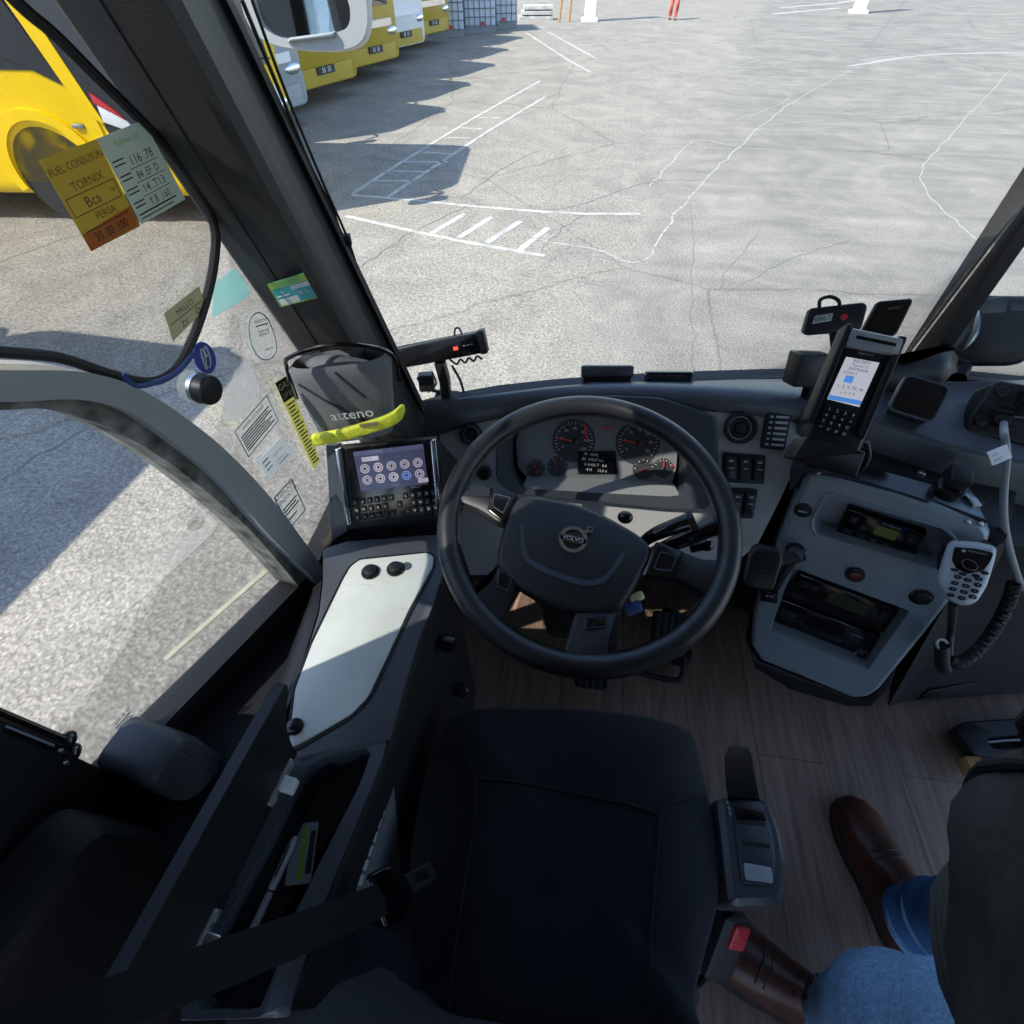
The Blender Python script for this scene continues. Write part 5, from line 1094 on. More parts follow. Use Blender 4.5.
for i in range(4):
    for j in range(4):
        a = K0+KU*((i+.12)/4)+KV*((j+.15)/4); c = KU*.19; d = KV*.17; b.m(0); b.plate(PY, [tuple(a.xy), tuple((a+c).xy), tuple((a+c+d).xy), tuple((a+d).xy)], -.001, .0035, .0007)
        q = a+c*.5+d*.5; b.m(1); b.text(PY, q.x, q.y, '123F456<789C*0#O'[j*4+i], .0058, .0038, an)
b.build('keypad', ['dark', 'letter'], pay)
b = MB(); u, v = (0.0162,0.05); b.text(PY, u, v, 'ingenico', .006, .0006, an); b.build('small_lettering', 'lettergrey', pay)
cr = thing('terminal_cradle', 'black cradle block holding the ticket terminal above the console', 'cradle', (0.448,0.315,0.7))
CFm = fr(PY, 0, 0, -.008)
b = MB(); b.plate(CFm, rp([(-0.0609,-0.0559),(0.0143,-0.0854),(0.0014,-0.1213),(-0.08,-0.0861)], .004), -.05, .012, .004); b.build('holder', 'black', cr)
b = MB(); b.tube([pt(CFm, *(-0.0359,-0.0855), -.03), V3((0.37,0.234,0.78)), V3((0.427,0.351,0.68))], .022, 12, 4); b.build('stem', 'black', cr)
b = MB(); b.tube([V3((0.373,0.146,0.901)), V3((0.384,0.141,0.882)), V3((0.385,0.136,0.864)), V3((0.394,0.152,0.837))], .004, 8, 5); b.build('cable', 'dark', cr)
# black box behind the terminal, two devices at the windscreen, square unit on a foot
t = thing('mounting_box', 'small black box behind the left edge of the ticket terminal', 'box', (0.415,0.47,0.804))
P0 = mkfr((0.399,0.44,0.829), (1, .1, 0), (-.1, .35, .9)); b = MB(); b.box(P0, -.030, -.03, .03, .032, -.05, 0, .003, .004); b.build('case', 'black', t); b = MB(); b.tube([pt(P0, .01, -.02, -.02), V3((0.435,0.47,0.775))+V3((0, 0, -.09))], .01, 8); b.build('foot', 'black', t)
C2 = FR['cam2']
t = thing('toll_tag', 'small black device with a little display and a loop handle near the windscreen', 'toll device', C2[0])
b = MB(); b.plate(C2, rp([(-0.0455,0.0249),(0.045,0.0232),(0.0519,0.015),(0.0445,-0.024),(0.0382,-0.0287),(-0.0471,-0.0256),(-0.0562,-0.0169)], .006), -.03, 0, .004); b.build('body', 'dark', t)
q_ = [(-0.0363,0.0088),(-0.0056,0.0102),(-0.0083,-0.0042),(-0.0409,-0.0056)]; b = MB(); b.plate(C2, q_, 0, .0018); ds = b.build('display', 'paper_lcd', t); b = MB(); c_ = centroid(q_); b.text(C2, c_[0], c_[1], '086:7', .013, .0022, .1); b.build('display_digits', 'ink', ds)
b = MB(); b.cyl(C2, *(0.0133,0.0003), .006, 0, .003, 16); b.build('red_button', 'red', t)
b = MB(); b.tube([pt(C2, *q, .004) for q in [(-0.0299,0.0209),(-0.0289,0.0373),(-0.0121,0.0404),(0.0018,0.0311),(0.0041,0.018)]], .0035, 8, 5); b.build('loop_handle', 'black', t)
b = MB(); b.tube([pt(C2, *(0.001,-0.0222), -.015), V3((0.508,0.56,0.761))], .010, 8); b.build('stem', 'black', t)
PH = FR['pho']
t = thing('leaning_phone', 'black phone in a case leaning upright near the windscreen post', 'phone', PH[0])
b = MB(); b.plate(PH, rp([(-0.0174,0.0324),(0.038,0.0344),(0.0405,0.027),(0.0218,-0.0307),(0.011,-0.0377),(-0.038,-0.0224)], .006), -.016, 0, .003); b.build('body', 'dark', t)
b = MB(); b.plate(PH, rp(offset(ccw([(-0.0174,0.0324),(0.038,0.0344),(0.0405,0.027),(0.0218,-0.0307),(0.011,-0.0377),(-0.038,-0.0224)]), .004), .005), 0, .0012); b.build('screen', 'gloss', t)
b = MB(); c_ = (0.0108,0.0179); b.box(fr(PH, c_[0], c_[1], .001, .1), -.010, -.002, .010, -.0006, 0, .0007); b.box(fr(PH, c_[0], c_[1], .001, .1), -.010, .0012, .010, .0022, 0, .0007); b.build('green_mark', 'lcd', t)
b = MB(); b.tube([pt(PH, *(-0.0071,-0.0257), -.01), V3((0.596,0.57,0.763))], .011, 8); b.build('holder_stem', 'black', t)
GP = FR['gps']
t = thing('square_unit', 'flat square black unit on a foot on the right dashboard wing', 'device', (0.6,0.393,0.76))
gq = [(-0.0423,0.0309),(0.0331,0.0417),(0.0398,-0.0287),(-0.0372,-0.0392)]; b = MB(); b.plate(GP, rp(gq, .012, 6), -.014, 0, .003); b.build('body', 'gloss', t, sharp=60)
b = MB(); b.ring(GP, rp(offset(ccw(gq), -.0008), .012, 6), rp(offset(ccw(gq), .002), .011, 6), -.010, .0008, 80); b.build('rim', 'hubline', t)
b = MB(); b.loft([[V3(p) for p in [(0.562,0.426,0.762),(0.618,0.396,0.762),(0.648,0.438,0.762),(0.593,0.463,0.762)]], [V3(p) for p in [(0.546,0.399,0.79),(0.598,0.37,0.79),(0.62,0.407,0.79),(0.571,0.432,0.79)]]]); b.build('foot', 'black', t)
b = MB(); b.loft([[V3((x, y, z)) for x, y in rp([(q[0], q[1]) for q in [(0.5459,0.4938),(0.6973,0.5151),(0.7442,0.5952),(0.704,0.6129),(0.5937,0.5588)]], .03, 5)] for z in (.758, .80)]+[[V3((x, y, .825)) for x, y in offset(ccw(rp([(q[0], q[1]) for q in [(0.5459,0.4938),(0.6973,0.5151),(0.7442,0.5952),(0.704,0.6129),(0.5937,0.5588)]], .03, 5)), .03)]]); tag(b.build('cloth_cap', 'black', sharp=70), 'black cloth bundle lying at the foot of the windscreen post', 'cloth')
# rear of a monitor on the right dashboard
MN = FR['mon']
t = thing('dash_monitor', 'large dark rounded monitor housing at the right edge before the windscreen', 'monitor', MN[0])
mq = [(-0.0238,0.0792),(-0.0069,0.0803),(0.0978,0.0463),(0.1166,0.0125),(0.0903,-0.0524),(0.0527,-0.0831),(0.0293,-0.0836),(-0.0503,-0.0632),(-0.0713,-0.0464),(-0.0741,-0.0232),(-0.0372,0.0259)]
b = MB(); b.loft([[pt(MN, *q, h) for q in offset(ccw(rp(mq, .015, 4)), o)] for h, o in ((-.07, .02), (-.03, 0), (.0, .002), (.008, .012))]); b.build('housing', 'dark', t, sharp=50)
b = MB(); b.plate(MN, [(-0.0222,0.0746),(0.0276,0.0677),(0.024,0.0357),(-0.0195,0.0443)], .004, .010, .002); b.plate(MN, [(0.0307,0.0524),(0.0979,0.0302),(0.0979,0.016),(0.0305,0.0359)], .004, .010, .002); b.build('top_edge_panel', 'ctrim', t)
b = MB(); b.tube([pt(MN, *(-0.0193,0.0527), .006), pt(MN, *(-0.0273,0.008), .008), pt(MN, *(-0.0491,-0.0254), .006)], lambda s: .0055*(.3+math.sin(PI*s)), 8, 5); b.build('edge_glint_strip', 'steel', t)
b = MB(); b.tube([pt(MN, *(-0.0267,-0.0425), -.03), V3((0.799,0.63,0.727))], .016, 10); b.build('arm', 'black', t)
# ------------------------------------------------------------------ two-way radio, cable, handset
RD = FR['rad']
rd = thing('two_way_radio', 'chunky black two-way radio unit at the far right of the dashboard', 'radio', RD[0])
rq = [(-0.0476,-0.0123),(-0.0395,0.0205),(-0.0373,0.0438),(-0.0286,0.0534),(0.0583,0.0556),(0.0991,-0.0533),(0.0457,-0.0501),(-0.0404,-0.0493),(-0.0478,-0.0376)]
b = MB(); b.plate(RD, rp(rq, .008, 4), -.08, 0, .005); bd = b.build('body', 'dark', rd, sharp=50)
b = MB()
for k in range(5): b.plate(RD, rp([(-0.0146,0.0153),(0.01,0.014),(0.0078,0.0078),(-0.0154,0.0094)], .001), .0+.0, .004) if k == 0 else b.box(fr(RD, *(-0.0043,0.0122), 0, .1), -.022, -.004-.010*k, .022, -.010*k+.001, 0, .004, .001)
b.build('speaker_slots', 'black', rd)
b = MB(); b.box(fr(RD, *(0.0183,0.0236), 0, .1), -.012, -.03, .05, .02, 0, .005, .002, .004); b.build('control_field', 'gloss', rd)
for px in ((-0.0304,-0.0252), (-0.0196,0.033)):
    b = MB(); b.cyl(RD, *px, .010, 0, .008, 20, bev=.002); b.build('knob', 'black', rd)
b = MB(); b.cyl(RD, *(-0.0031,-0.0198), .012, 0, .018, 20, bev=.003); b.build('cable_socket', 'black', rd)
cb = thing('radio_cable', 'grey cable with a white tag running from the two-way radio down to the console side', 'cable', pt(RD, *(0.0002,-0.0246)))
b = MB(); b.tube([pt(RD, *(-0.0004,-0.0229), .015), V3((0.67,0.29,0.831)), V3((0.679,0.265,0.807)), V3((0.689,0.229,0.761)), V3((0.714,0.201,0.706)), V3((0.763,0.173,0.636)), V3((0.832,0.176,0.564)), V3((0.892,0.186,0.525))], .0058, 10, 6); b.build('cord', 'strip', cb)
LB = mkfr((0.657,0.254,0.814), V3((0.673,0.264,0.821))-V3((0.643,0.25,0.812)), V3((0.641,0.261,0.822))-V3((0.649,0.243,0.805)))
b = MB(); b.box(LB, -.017, -.012, .018, .012, -.001, .0012, 0, .001); tg = b.build('paper_tag', 'white', cb)
b = MB(); b.text(LB, -.006, .003, 'NY', .008, .0016, 0); b.box(LB, -.013, -.008, .0, -.0065, .001, .0015); b.box(LB, -.013, -.005, .004, -.0035, .001, .0015); b.build('tag_print', 'lettergrey', tg)
HD = FR['hand']
hs = thing('radio_handset', 'pale grey keypad handset hanging on the right edge of the console', 'handset', HD[0])
hq = [(-0.0482,0.0258),(-0.0489,0.0364),(-0.0236,0.0539),(-0.0002,0.0634),(0.0077,0.061),(0.0162,0.0439),(0.0331,0.0009),(0.0386,-0.0299),(0.0325,-0.0441),(0.0186,-0.0519),(0.0005,-0.0518),(-0.0147,-0.0443),(-0.0258,-0.0308),(-0.0405,0.0026)]
b = MB(); b.loft([[pt(HD, *q, h) for q in offset(ccw(rp(hq, .008, 3)), o)] for h, o in ((-.035, .012), (-.026, .002), (-.006, 0), (.0, .003), (.003, .010))]); hb = b.build('body', 'hset', hs, sharp=60)
HT_ = fr(HD, 0, 0, .0032)
b = MB(); b.plate(HT_, rp([(-0.0398,0.0279),(-0.0157,0.0425),(0.0065,0.0513),(0.0121,0.034),(0.0128,0.017),(0.0005,0.0001),(-0.0178,-0.0015),(-0.03,0.0066)], .004), -.001, .0012, .0004); fp_ = b.build('black_field', 'gloss', hs)
b = MB(); cu_, cv_ = (-0.0062,0.0146); b.ring(HT_, circ(cu_, cv_, .012, 30, .0085), circ(cu_, cv_, .0105, 30, .0072), .001, .003, 40, c=(cu_, cv_)); b.build('ring_button', 'steel', fp_)
HA = math.atan2((0.0054,0.0461)[1]-(-0.0335,0.0284)[1], (0.0054,0.0461)[0]-(-0.0335,0.0284)[0])
b = MB(); b.cyl(HT_, *(-0.0263,0.0297), .0028, .001, .002, 14); b.text(HT_, *(-0.0098,0.0384), 'MOTOROLA', .0046, .0018, HA); b.build('maker_mark', 'lettergrey', fp_)
b = MB()
rows_ = [(958, 577, 970, 580, 982, 578), (957, 584, 968, 587, 981, 585), (956, 590, 967, 593, 979, 591), (954, 596, 966, 599, 976, 596)]
keys = [[(-0.0068,-0.0127),(0.0064,-0.0084),(0.0165,0.0024)], [(-0.004,-0.0238),(0.0102,-0.0186),(0.0213,-0.0069)], [(-0.0002,-0.0342),(0.014,-0.0288),(0.0241,-0.0179)], [(0.0037,-0.0445),(0.0178,-0.039),(0.0278,-0.0281)]]
b.m(0)
for r_, row in enumerate(keys):
    for c2, (u, v) in enumerate(row):
        b.m(0); b.plate(fr(HT_, u, v, 0, HA), circ(0, 0, .0056, 16, .0036), -.001, .0025, .0006); b.m(1); b.text(fr(HT_, u, v, 0, HA), 0, 0, ['123', '456', '789', '*0#'][r_][c2], .0048, .0029)
for (u, v) in [(-0.0169,-0.0053),(-0.0046,-0.0041),(0.0106,0.0041),(0.0167,0.0158)]: b.m(0); b.plate(fr(HT_, u, v, 0, HA), circ(0, 0, .0058, 16, .0030), -.001, .0022, .0006)
b.build('keypad', ['black', 'hset'], hs)
b = MB(); b.plate(HD, rp([(-0.0458,0.0029),(-0.0514,0.0255),(-0.0354,-0.0024),(-0.0317,-0.0174)], .002), -.024, -.006, .002); b.build('talk_button', 'black', hs)
b = MB(); b.tube([pt(HD, *(0.0176,-0.0528), -.015), V3((0.718,0.115,0.498)), V3((0.726,0.089,0.46)), V3((0.734,0.075,0.448))], .007, 10, 5); b.build('cable_boot', 'black', hs)
cc_ = thing('coiled_cord', 'black coiled cord looping below the pale handset', 'cord', (0.792,0.128,0.486))
path = smooth([(0.73,0.075,0.448), (0.75,0.073,0.444), (0.782,0.097,0.46), (0.8,0.124,0.495), (0.804,0.153,0.547), (0.794,0.168,0.588)], 40)
b = MB(); pts = []; nT = 46
for i, p in enumerate(path):
    d = (path[min(i+1, len(path)-1)]-path[max(0, i-1)]).normalized(); s = d.cross(V3((0, 0, 1))).normalized(); u_ = s.cross(d); a = 2*PI*nT*i/(len(path)-1)*1.0; pts.append(p+(s*math.cos(a)+u_*math.sin(a))*.0085)
full = smooth(pts, 2); b.tube(full, .0042, 6); b.build('coil', 'black', cc_)
t = thing('handset_hook', 'black hook tube on the console side below the handset', 'hook', (0.717,0.08,0.454))
b = MB(); b.tube([(0.696,0.083,0.485), (0.715,0.068,0.444), (0.728,0.067,0.428)], .0125, 16); b.build('tube', 'black', t); b = MB(); b.ring(mkfr((0.696,0.083,0.485), (1, .1, 0), (0, .6, .3)), circ(0, 0, .0125), circ(0, 0, .008), -.001, .003, 30, c=(0, 0)); b.build('tube_end', 'frame', t)
# hand microphone and dangling plug, left of the console
t = thing('hand_microphone', 'black ribbed hand microphone clipped left of the console', 'microphone', (0.331,0.128,0.61))
MF = mkfr((0.323,0.115,0.626), (.97, -.2, .1), (.1, .6, .75)); b = MB(); b.plate(MF, rp([(-0.0172,-0.2078),(0.0281,-0.1784),(0.0499,-0.2174),(0.0719,-0.294),(0.0365,-0.3221)], .01) if False else rp([(-.026, -.042), (.022, -.042), (.027, .02), (.020, .036), (-.020, .036), (-.027, .02)], .01), -.022, .010, .005); b.build('body', 'black', t, sharp=50)
b = MB()
for k in range(5): b.box(MF, -.016, -.014+.008*k, .014, -.011+.008*k, .008, .0115, .0005)
b.build('grille_ribs', 'dark', t)
b = MB(); b.tube([pt(MF, .0, .0, -.02), pt(CN, .09, -.20, -.02)], .012, 8); b.build('clip', 'black', t)
t = thing('dangling_plug', 'black plug with a grey end hanging by its lead on the console face', 'plug', (0.0651,-0.1794) and pt(CN, *(0.0651,-0.1794)))
b = MB(); b.cyl(CN, *(0.0651,-0.1794), .0165, 0, .030, 24, bev=.003); b.build('round_cap', 'hubline', t); b = MB(); b.cyl(CN, *(0.0651,-0.1794), .019, -.001, .012, 24, bev=.003); b.build('collar', 'black', t)
b = MB(); b.tube([pt(CN, *(0.0678,-0.1957), .018), pt(CN, *(0.0631,-0.2348), .026), pt(CN, *(0.0652,-0.2717), .024)], .0095, 12, 4); b.build('lead', 'black', t)
b = MB(); P0 = fr(CN, *(0.0635,-0.3057), .012, .35); b.box(P0, -.017, -.015, .017, .015, 0, .016, .003, .003); hd_ = b.build('plug_end', 'gloss', t); b = MB(); b.text(P0, 0, .005, '12 V', .009, .0165); b.build('plug_print', 'letter', hd_)

# ================================================================== LEFT DASH: TABLET, POUCH, SLEEVE, DISPLAY BAR
TB = FR['tab']
tab = thing('onboard_computer', 'onboard computer with a lit icon screen and keypad left of the wheel', 'computer', TB[0])
tq = [(0.0077,0.1573),(0.1917,0.1572),(0.1853,-0.0001),(0.002,-0.002)]
b = MB(); b.plate(TB, rp(tq, .006, 3), -.035, -.004, .004); b.build('housing', 'black', tab)
TP = fr(TB, 0, 0, -.004)
b = MB(); b.plate(TP, rp([(0.0246,0.1521),(0.1747,0.1532),(0.1694,0.0116),(0.0187,0.0101)], .004), -.001, .003, .001); b.build('front_glass', 'gloss', tab)
for q in ([(0.0071,0.1538),(0.0199,0.1562),(0.0151,0.0105),(0.0032,0.0058)], [(0.1785,0.1547),(0.1896,0.1555),(0.1871,0.0157),(0.1748,0.009)]):
    b = MB(); b.plate(TP, rp(q, .003), -.002, .007, .003); b.build('side_bezel', 'chrome', tab)
sq = [(0.0378,0.1454),(0.165,0.1485),(0.1652,0.0729),(0.0411,0.072)]
b = MB(); b.plate(TP, sq, .002, .0042); sc_ = b.build('screen', 'scr', tab)
A0 = V3((*sq[0], 0)); AU = V3((*sq[1], 0))-A0; AV = V3((*sq[3], 0))-A0; an = math.atan2(AU.y, AU.x)
def tp(s, q): r = A0+AU*s+AV*q; return (r.x, r.y)
b = MB(); b.plate(TP, [tp(0, 0), tp(1, 0), tp(1, .11), tp(0, .11)], .0042, .0047); b.build('status_bar', 'scrbar', sc_)
for s0, q0, s1, q1 in [(.10, .16, .34, .27), (.84, .86, .99, .97)]:
    b = MB(); b.plate(TP, [tp(s0, q0), tp(s1, q0), tp(s1, q1), tp(s0, q1)], .0042, .0047); b.build('screen_field', 'icon', sc_)
b = MB(); b.m(0)
for s, q, s_, z in [(.5, .055, 'ZA 51  -  ODM  10 42', .0058), (.55, .21, 'Menu principal', .0055), (.12, .95, 'Info', .005), (.5, .95, 'Turno', .005), (.9, .915, '10:42', .0042)]: u, v = tp(s, q); b.text(TP, u, v, s_, z, .0050, an)
b.build('screen_text', 'lettergrey', sc_)
for j in range(2):
    for i in range(5):
        u, v = tp(.12+.19*i, .45+.29*j); blue = (i == 3 and j == 1); r = .0088
        b = MB(); b.m(0); b.cyl(TP, u, v, r, .0042, .0048, 22); b.m(1); b.ring(TP, circ(u, v, r*.74, 22), circ(u, v, r*.62, 22), .0048, .0052, 22, c=(u, v)); b.box(fr(TP, u, v, 0, .785*((i+j) % 3)), -r*.35, -r*.12, r*.35, r*.12, .0048, .0052); b.box(fr(TP, u, v, 0, .785*((i+j) % 3)), -r*.12, -r*.34, r*.12, r*.34, .0048, .0051)
        b.build('icon', ['iconblue' if blue else 'icon', 'ink'], sc_)
kq = [(0.0207,0.0587),(0.181,0.0636),(0.1816,0.0183),(0.0212,0.0138)]
K0 = V3((*kq[0], 0)); KU = V3((*kq[1], 0))-K0; KV = V3((*kq[3], 0))-K0; b = MB()
def kp(s, q): r = K0+KU*s+KV*q; return (r.x, r.y)
for j in range(3):
    for i in range(12):
        if 5 <= i <= 7 and (i+j) % 2 == 0: continue
        s0, q0 = (i+.12)/12, (j+.14)/3; b.m(0); b.plate(TP, [kp(s0, q0), kp(s0+.063, q0), kp(s0+.063, q0+.24), kp(s0, q0+.24)], .002, .0058, .0008); u, v = kp(s0+.031, q0+.12); b.m(1); b.text(TP, u, v, ['1234<^>5678+', 'QWER<o>TYUIO', 'ASDF<v>GHJK='][j][i], .0055, .0060, an)
b.build('keypad', ['black', 'letter'], tab)
b = MB(); u, v = (0.1424,0.0694); b.text(TP, u, v, 'IFMA-DM', .0048, .0034, an); b.build('small_lettering', 'lettergrey', tab)
# mount under and beside the tablet
tb0, tb1 = V3((-0.4536,0.0791,0.6385)), V3((-0.2757,0.1306,0.6399)); dn = V3((0, .0, -.06))
b = MB(); b.loft([[tb0+dn, tb1+dn, tb1+dn+V3((.03, .14, 0)), tb0+dn+V3((-.02, .14, 0))], [tb0+V3((0, .006, -.004)), tb1+V3((0, .006, -.004)), tb1+V3((.02, .14, .0)), tb0+V3((-.02, .14, .0))], [pt(TB, *q, -.034) for q in [(0.0091,0.0998),(0.1909,0.1011),(0.1894,0.1537),(0.0091,0.1554)]]]); b.build('mount_block', 'dark', tab, sharp=40)
b = MB(); b.loft([[pt(TB, *q, h) for q in [(-0.0094,0.1607),(0.0097,0.159),(0.0017,-0.0039),(-0.0288,-0.0205)]] for h in (-.05, -.008)]); b.build('side_cheek', 'soft', tab)
# pouch
po = thing('cup_pouch', 'grey cloth pouch with white lettering hanging at the foot of the left pillar', 'pouch', (-0.417,0.14,0.837))
pc = [(V3((-0.395,0.125,0.848)), .058, .024), (V3((-0.396,0.13,0.879)), .065, .028), (V3((-0.399,0.135,0.922)), .071, .031), (V3((-0.4,0.14,0.954)), .075, .033), (V3((-0.401,0.142,0.968)), .076, .033)]
PX = V3((.96, .18, .10)).normalized(); PYv = V3((-.18, .95, -.1)).normalized()
def oval(c, rx, ry, n=40): return [c+PX*(rx*(abs(math.cos(a))**.7)*(1 if math.cos(a) > 0 else -1))+PYv*(ry*(abs(math.sin(a))**.7)*(1 if math.sin(a) > 0 else -1)) for a in [2*PI*k/n for k in range(n)]]
b = MB(); b.loft([oval(c, rx, ry) for c, rx, ry in pc]+[oval(pc[-1][0]+V3((0, 0, .006)), .069, .027), oval(pc[-1][0]+V3((0, 0, -.004)), .064, .022), oval(pc[-2][0]+V3((0, 0, -.02)), .060, .020)], True, True, True); bg = b.build('bag', 'pouch', po, sharp=70)
b = MB(); b.sph(pc[-1][0]+V3((.0, 0, -.008)), (.056, .020, .014)); b.build('contents', 'navy' if False else 'pouch', po)
b = MB(); ct = pc[-1][0]; b.tube([ct-PX*.077+V3((0, -.01, -.05)), ct-PX*.081+V3((0, 0, -.005)), ct-PX*.06+V3((0, -.02, .026)), ct+V3((0, -.025, .040)), ct+PX*.05+V3((0, -.02, .030)), ct+PX*.079+V3((0, .0, -.0)), ct+PX*.082+V3((0, 0, -.045))], .0032, 8, 6); b.build('rim_wire', 'gloss', po)
n_ = (PX.cross(V3((0, 0, 1)))).normalized()
c0, c1 = pc[0], pc[1]
TFm = mkfr(V3((-0.376,0.085,0.908)), PX, V3((-.02, .12, .9))); b = MB(); b.text(fr(TFm, .002, .008, .0), 0, 0, 'atteno', .022, .0015, .0, sx=1.15); b.build('lettering', 'letter', bg)
b = MB(); b.tube([pc[4][0]+PX*.0-PYv*.035, pc[3][0]+PX*.01-PYv*.035, pc[2][0]+PX*.035-PYv*.032], .0018, 6, 4); b.tube([pc[3][0]-PX*.06-PYv*.029, pc[2][0]-PX*.02-PYv*.034, pc[1][0]+PX*.03-PYv*.029], .0018, 6, 4); b.build('fold_seam', 'ink', bg)
# yellow sleeve
ys = thing('yellow_strap', 'bright yellow folded strap across the foot of the cloth pouch above the onboard computer', 'strap', (-0.364,0.08,0.902))
A = [(-0.451,0.085,0.858), (-0.401,0.08,0.878), (-0.349,0.08,0.9), (-0.313,0.085,0.915), (-0.296,0.095,0.927)]
b = MB(); P_ = smooth(A, 6); rings = []
for i, p in enumerate(P_):
    t_ = i/(len(P_)-1); hh = .0105*(1+.25*max(0, t_-.6)*2) if t_ < .9 else .0105*(1.2-(t_-.9)*6); th = .006*(1-.3*t_); rings.append([p+V3((0, a, c)) for a, c in rp(rect(-th, -hh, th, hh), .005, 3)])
b.loft(rings); b.build('sleeve', 'yellow', ys, sharp=60)
b = MB(); b.strip(mkfr((-0.36,0.073,0.906), (1, .0, .25), (-.25, 0, 1)), [(.0, .003), (.03, .004)], [(.0, -.003), (.03, -.002)], -.001, .0006); b.build('worn_print', 'f_olive', ys)
# bar display on its stalk
br = thing('display_bar', 'black bar-shaped display with a red light on a stalk behind the wheel', 'display', (-0.343,0.42,0.708))
e0, e1 = V3((-0.428,0.4,0.808)), V3((-0.238,0.43,0.847)); BFm = mkfr(e0, e1-e0, (-.1, .35, .9)); Lb = (e1-e0).length
b = MB(); b.box(BFm, -.004, -.019, Lb, .022, -.02, .012, .004, .004); b.build('body', 'gloss', br)
b = MB(); b.box(BFm, -.012, -.021, -.001, .024, -.022, .014, .002, .003); b.build('end_cap', 'black', br); b = MB(); b.box(BFm, Lb-.012, -.021, Lb+.002, .024, -.022, .014, .002, .003); b.build('end_cap', 'black', br)
b = MB(); b.box(fr(BFm, Lb*.70, .0, .012), -.0045, -.003, .0045, .003, 0, .0012); b.build('red_light', 'led', br); b = MB()
for k in range(3): b.box(fr(BFm, Lb*(.79+.04*k), .002, .012), -.0022, -.001, .0022, .001, 0, .0008)
b.build('markings', 'lettergrey', br)
b = MB(); b.loft([[V3(p)+V3((a, c, 0)) for a, c in rp(rect(-.010, -.012, .010, .012), .004)] for p in ((-0.328,0.42,0.718), (-0.324,0.41,0.763), (-0.33,0.41,0.806))]); b.build('stalk', 'black', br)
b = MB(); b.loft([[V3((-0.328,0.43,0.703))+V3((a, c, z)) for a, c in rp(rect(-.028, -.02, .028, .02), .008)] for z in (-.012, .006)]); b.build('base', 'dark', br)
b = MB(); b.tube([pt(BFm, Lb*.6, -.02, 0)]+[pt(BFm, Lb*(.62+.045*k), -.024-.008*(k % 2), .002) for k in range(8)], .0022, 6, 4); b.build('wire_comb', 'black', br)
b = MB(); b.tube([pt(BFm, Lb*.70, .022, -.005), pt(BFm, Lb*.72, .034, -.008), pt(BFm, Lb*.76, .034, -.008), pt(BFm, Lb*.78, .022, -.005)], .002, 6, 4); b.build('wire_loop', 'gloss', br)
b = MB(); b.tube([(-0.308,0.42,0.792), (-0.296,0.43,0.752), (-0.295,0.45,0.702)], .0028, 6, 4); b.tube([(-0.375,0.44,0.707), (-0.351,0.43,0.737), (-0.353,0.42,0.774)], .0022, 6, 4); b.build('lead', 'rubber', br)
t = thing('suction_mount', 'small black clamp on the glass left of the display bar stalk', 'mount', (-0.378,0.45,0.726))
b = MB(); b.box(mkfr((-0.371,0.43,0.74), (1, .3, 0), (-.1, .3, .9)), -.018, -.018, .016, .018, -.02, .014, .004, .006); b.build('clamp', 'black', t); b = MB(); b.tube([(-0.386,0.42,0.756), (-0.375,0.43,0.724), (-0.347,0.44,0.71)], .004, 8, 4); b.build('arm', 'black', t)
# boxes on the dashboard top
for nm, px0, px1, y, lab in [('dash_sensor', (-0.041,0.5,0.75), (0.072,0.5,0.76), .5, 'low grey-black sensor box on the dashboard top above the wheel, the left one'), ('dash_camera', (0.099,0.5,0.743), (0.201,0.5,0.752), .5, 'black rounded camera box on the dashboard top, right of the low sensor box')]:
    t = thing(nm, lab, 'device', px0, None); a, c = V3(px0), V3(px1); Fm = mkfr((a+c)*.5, c-a, (0, .5, .87)); w = (c-a).length/2
    if nm == 'dash_sensor':
        b = MB(); b.box(Fm, -w, -.012, w, .014, -.03, .0, .005, .006); b.build('body', 'ctrim', t); b = MB(); b.box(Fm, -w*.92, -.022, w*.92, -.010, -.035, -.006, .003, .004); b.build('base', 'black', t)
    else:
        b = MB(); b.box(Fm, -w, -.018, w, .018, -.035, .0, .006, .008); b.build('body', 'gloss', t); b = MB(); b.box(Fm, -w*.7, -.010, w*.7, .010, -.001, .0025, .001, .003); b.build('lens_window', 'dark', t)
        b = MB(); b.box(Fm, -w*.9, -.026, w*.9, -.014, -.03, -.008, .002); b.build('foot', 'black', t)

# ================================================================== CABLES ON THE PILLAR
t = thing('pillar_cable', 'thin black cable with a clip running down the edge of the windscreen pillar', 'cable', (-0.437,0.33,1.066))
b = MB(); b.tube([V3(p) for p in [(-0.4261,0.2183,1.3422), (-0.4237,0.2343,1.2668), (-0.4159,0.2568,1.1695), (-0.4069,0.2784,1.0793), (-0.4089,0.2963,0.986)]], .0018, 6, 5); b.build('cord', 'rubber', t)
b = MB(); b.box(mkfr((-0.4127,0.2745,1.0875), (1, .3, 0), (0, 0, 1)), -.010, -.007, .010, .007, -.006, .006, .002); b.build('clip', 'black', t)
t = thing('pillar_cable', 'second thin cable close to the windscreen pillar, meeting the clip from below', 'cable', (-0.4141,0.2627,1.1439))
b = MB(); b.tube([V3(p) for p in [(-0.4352,0.2147,1.3423), (-0.4304,0.2297,1.2764), (-0.424,0.2499,1.1881), (-0.4142,0.2695,1.1096), (-0.4292,0.2877,0.9888), (-0.4013,0.3181,0.8918)]], .0022, 6, 5); b.build('cord', 'rubber', t)
b = MB(); b.box(mkfr((-0.4544,0.2848,0.9536), (1, .3, 0), (0, 0, 1)), -.010, -.014, .008, .010, -.012, .004, .003); b.build('clip', 'black', t)
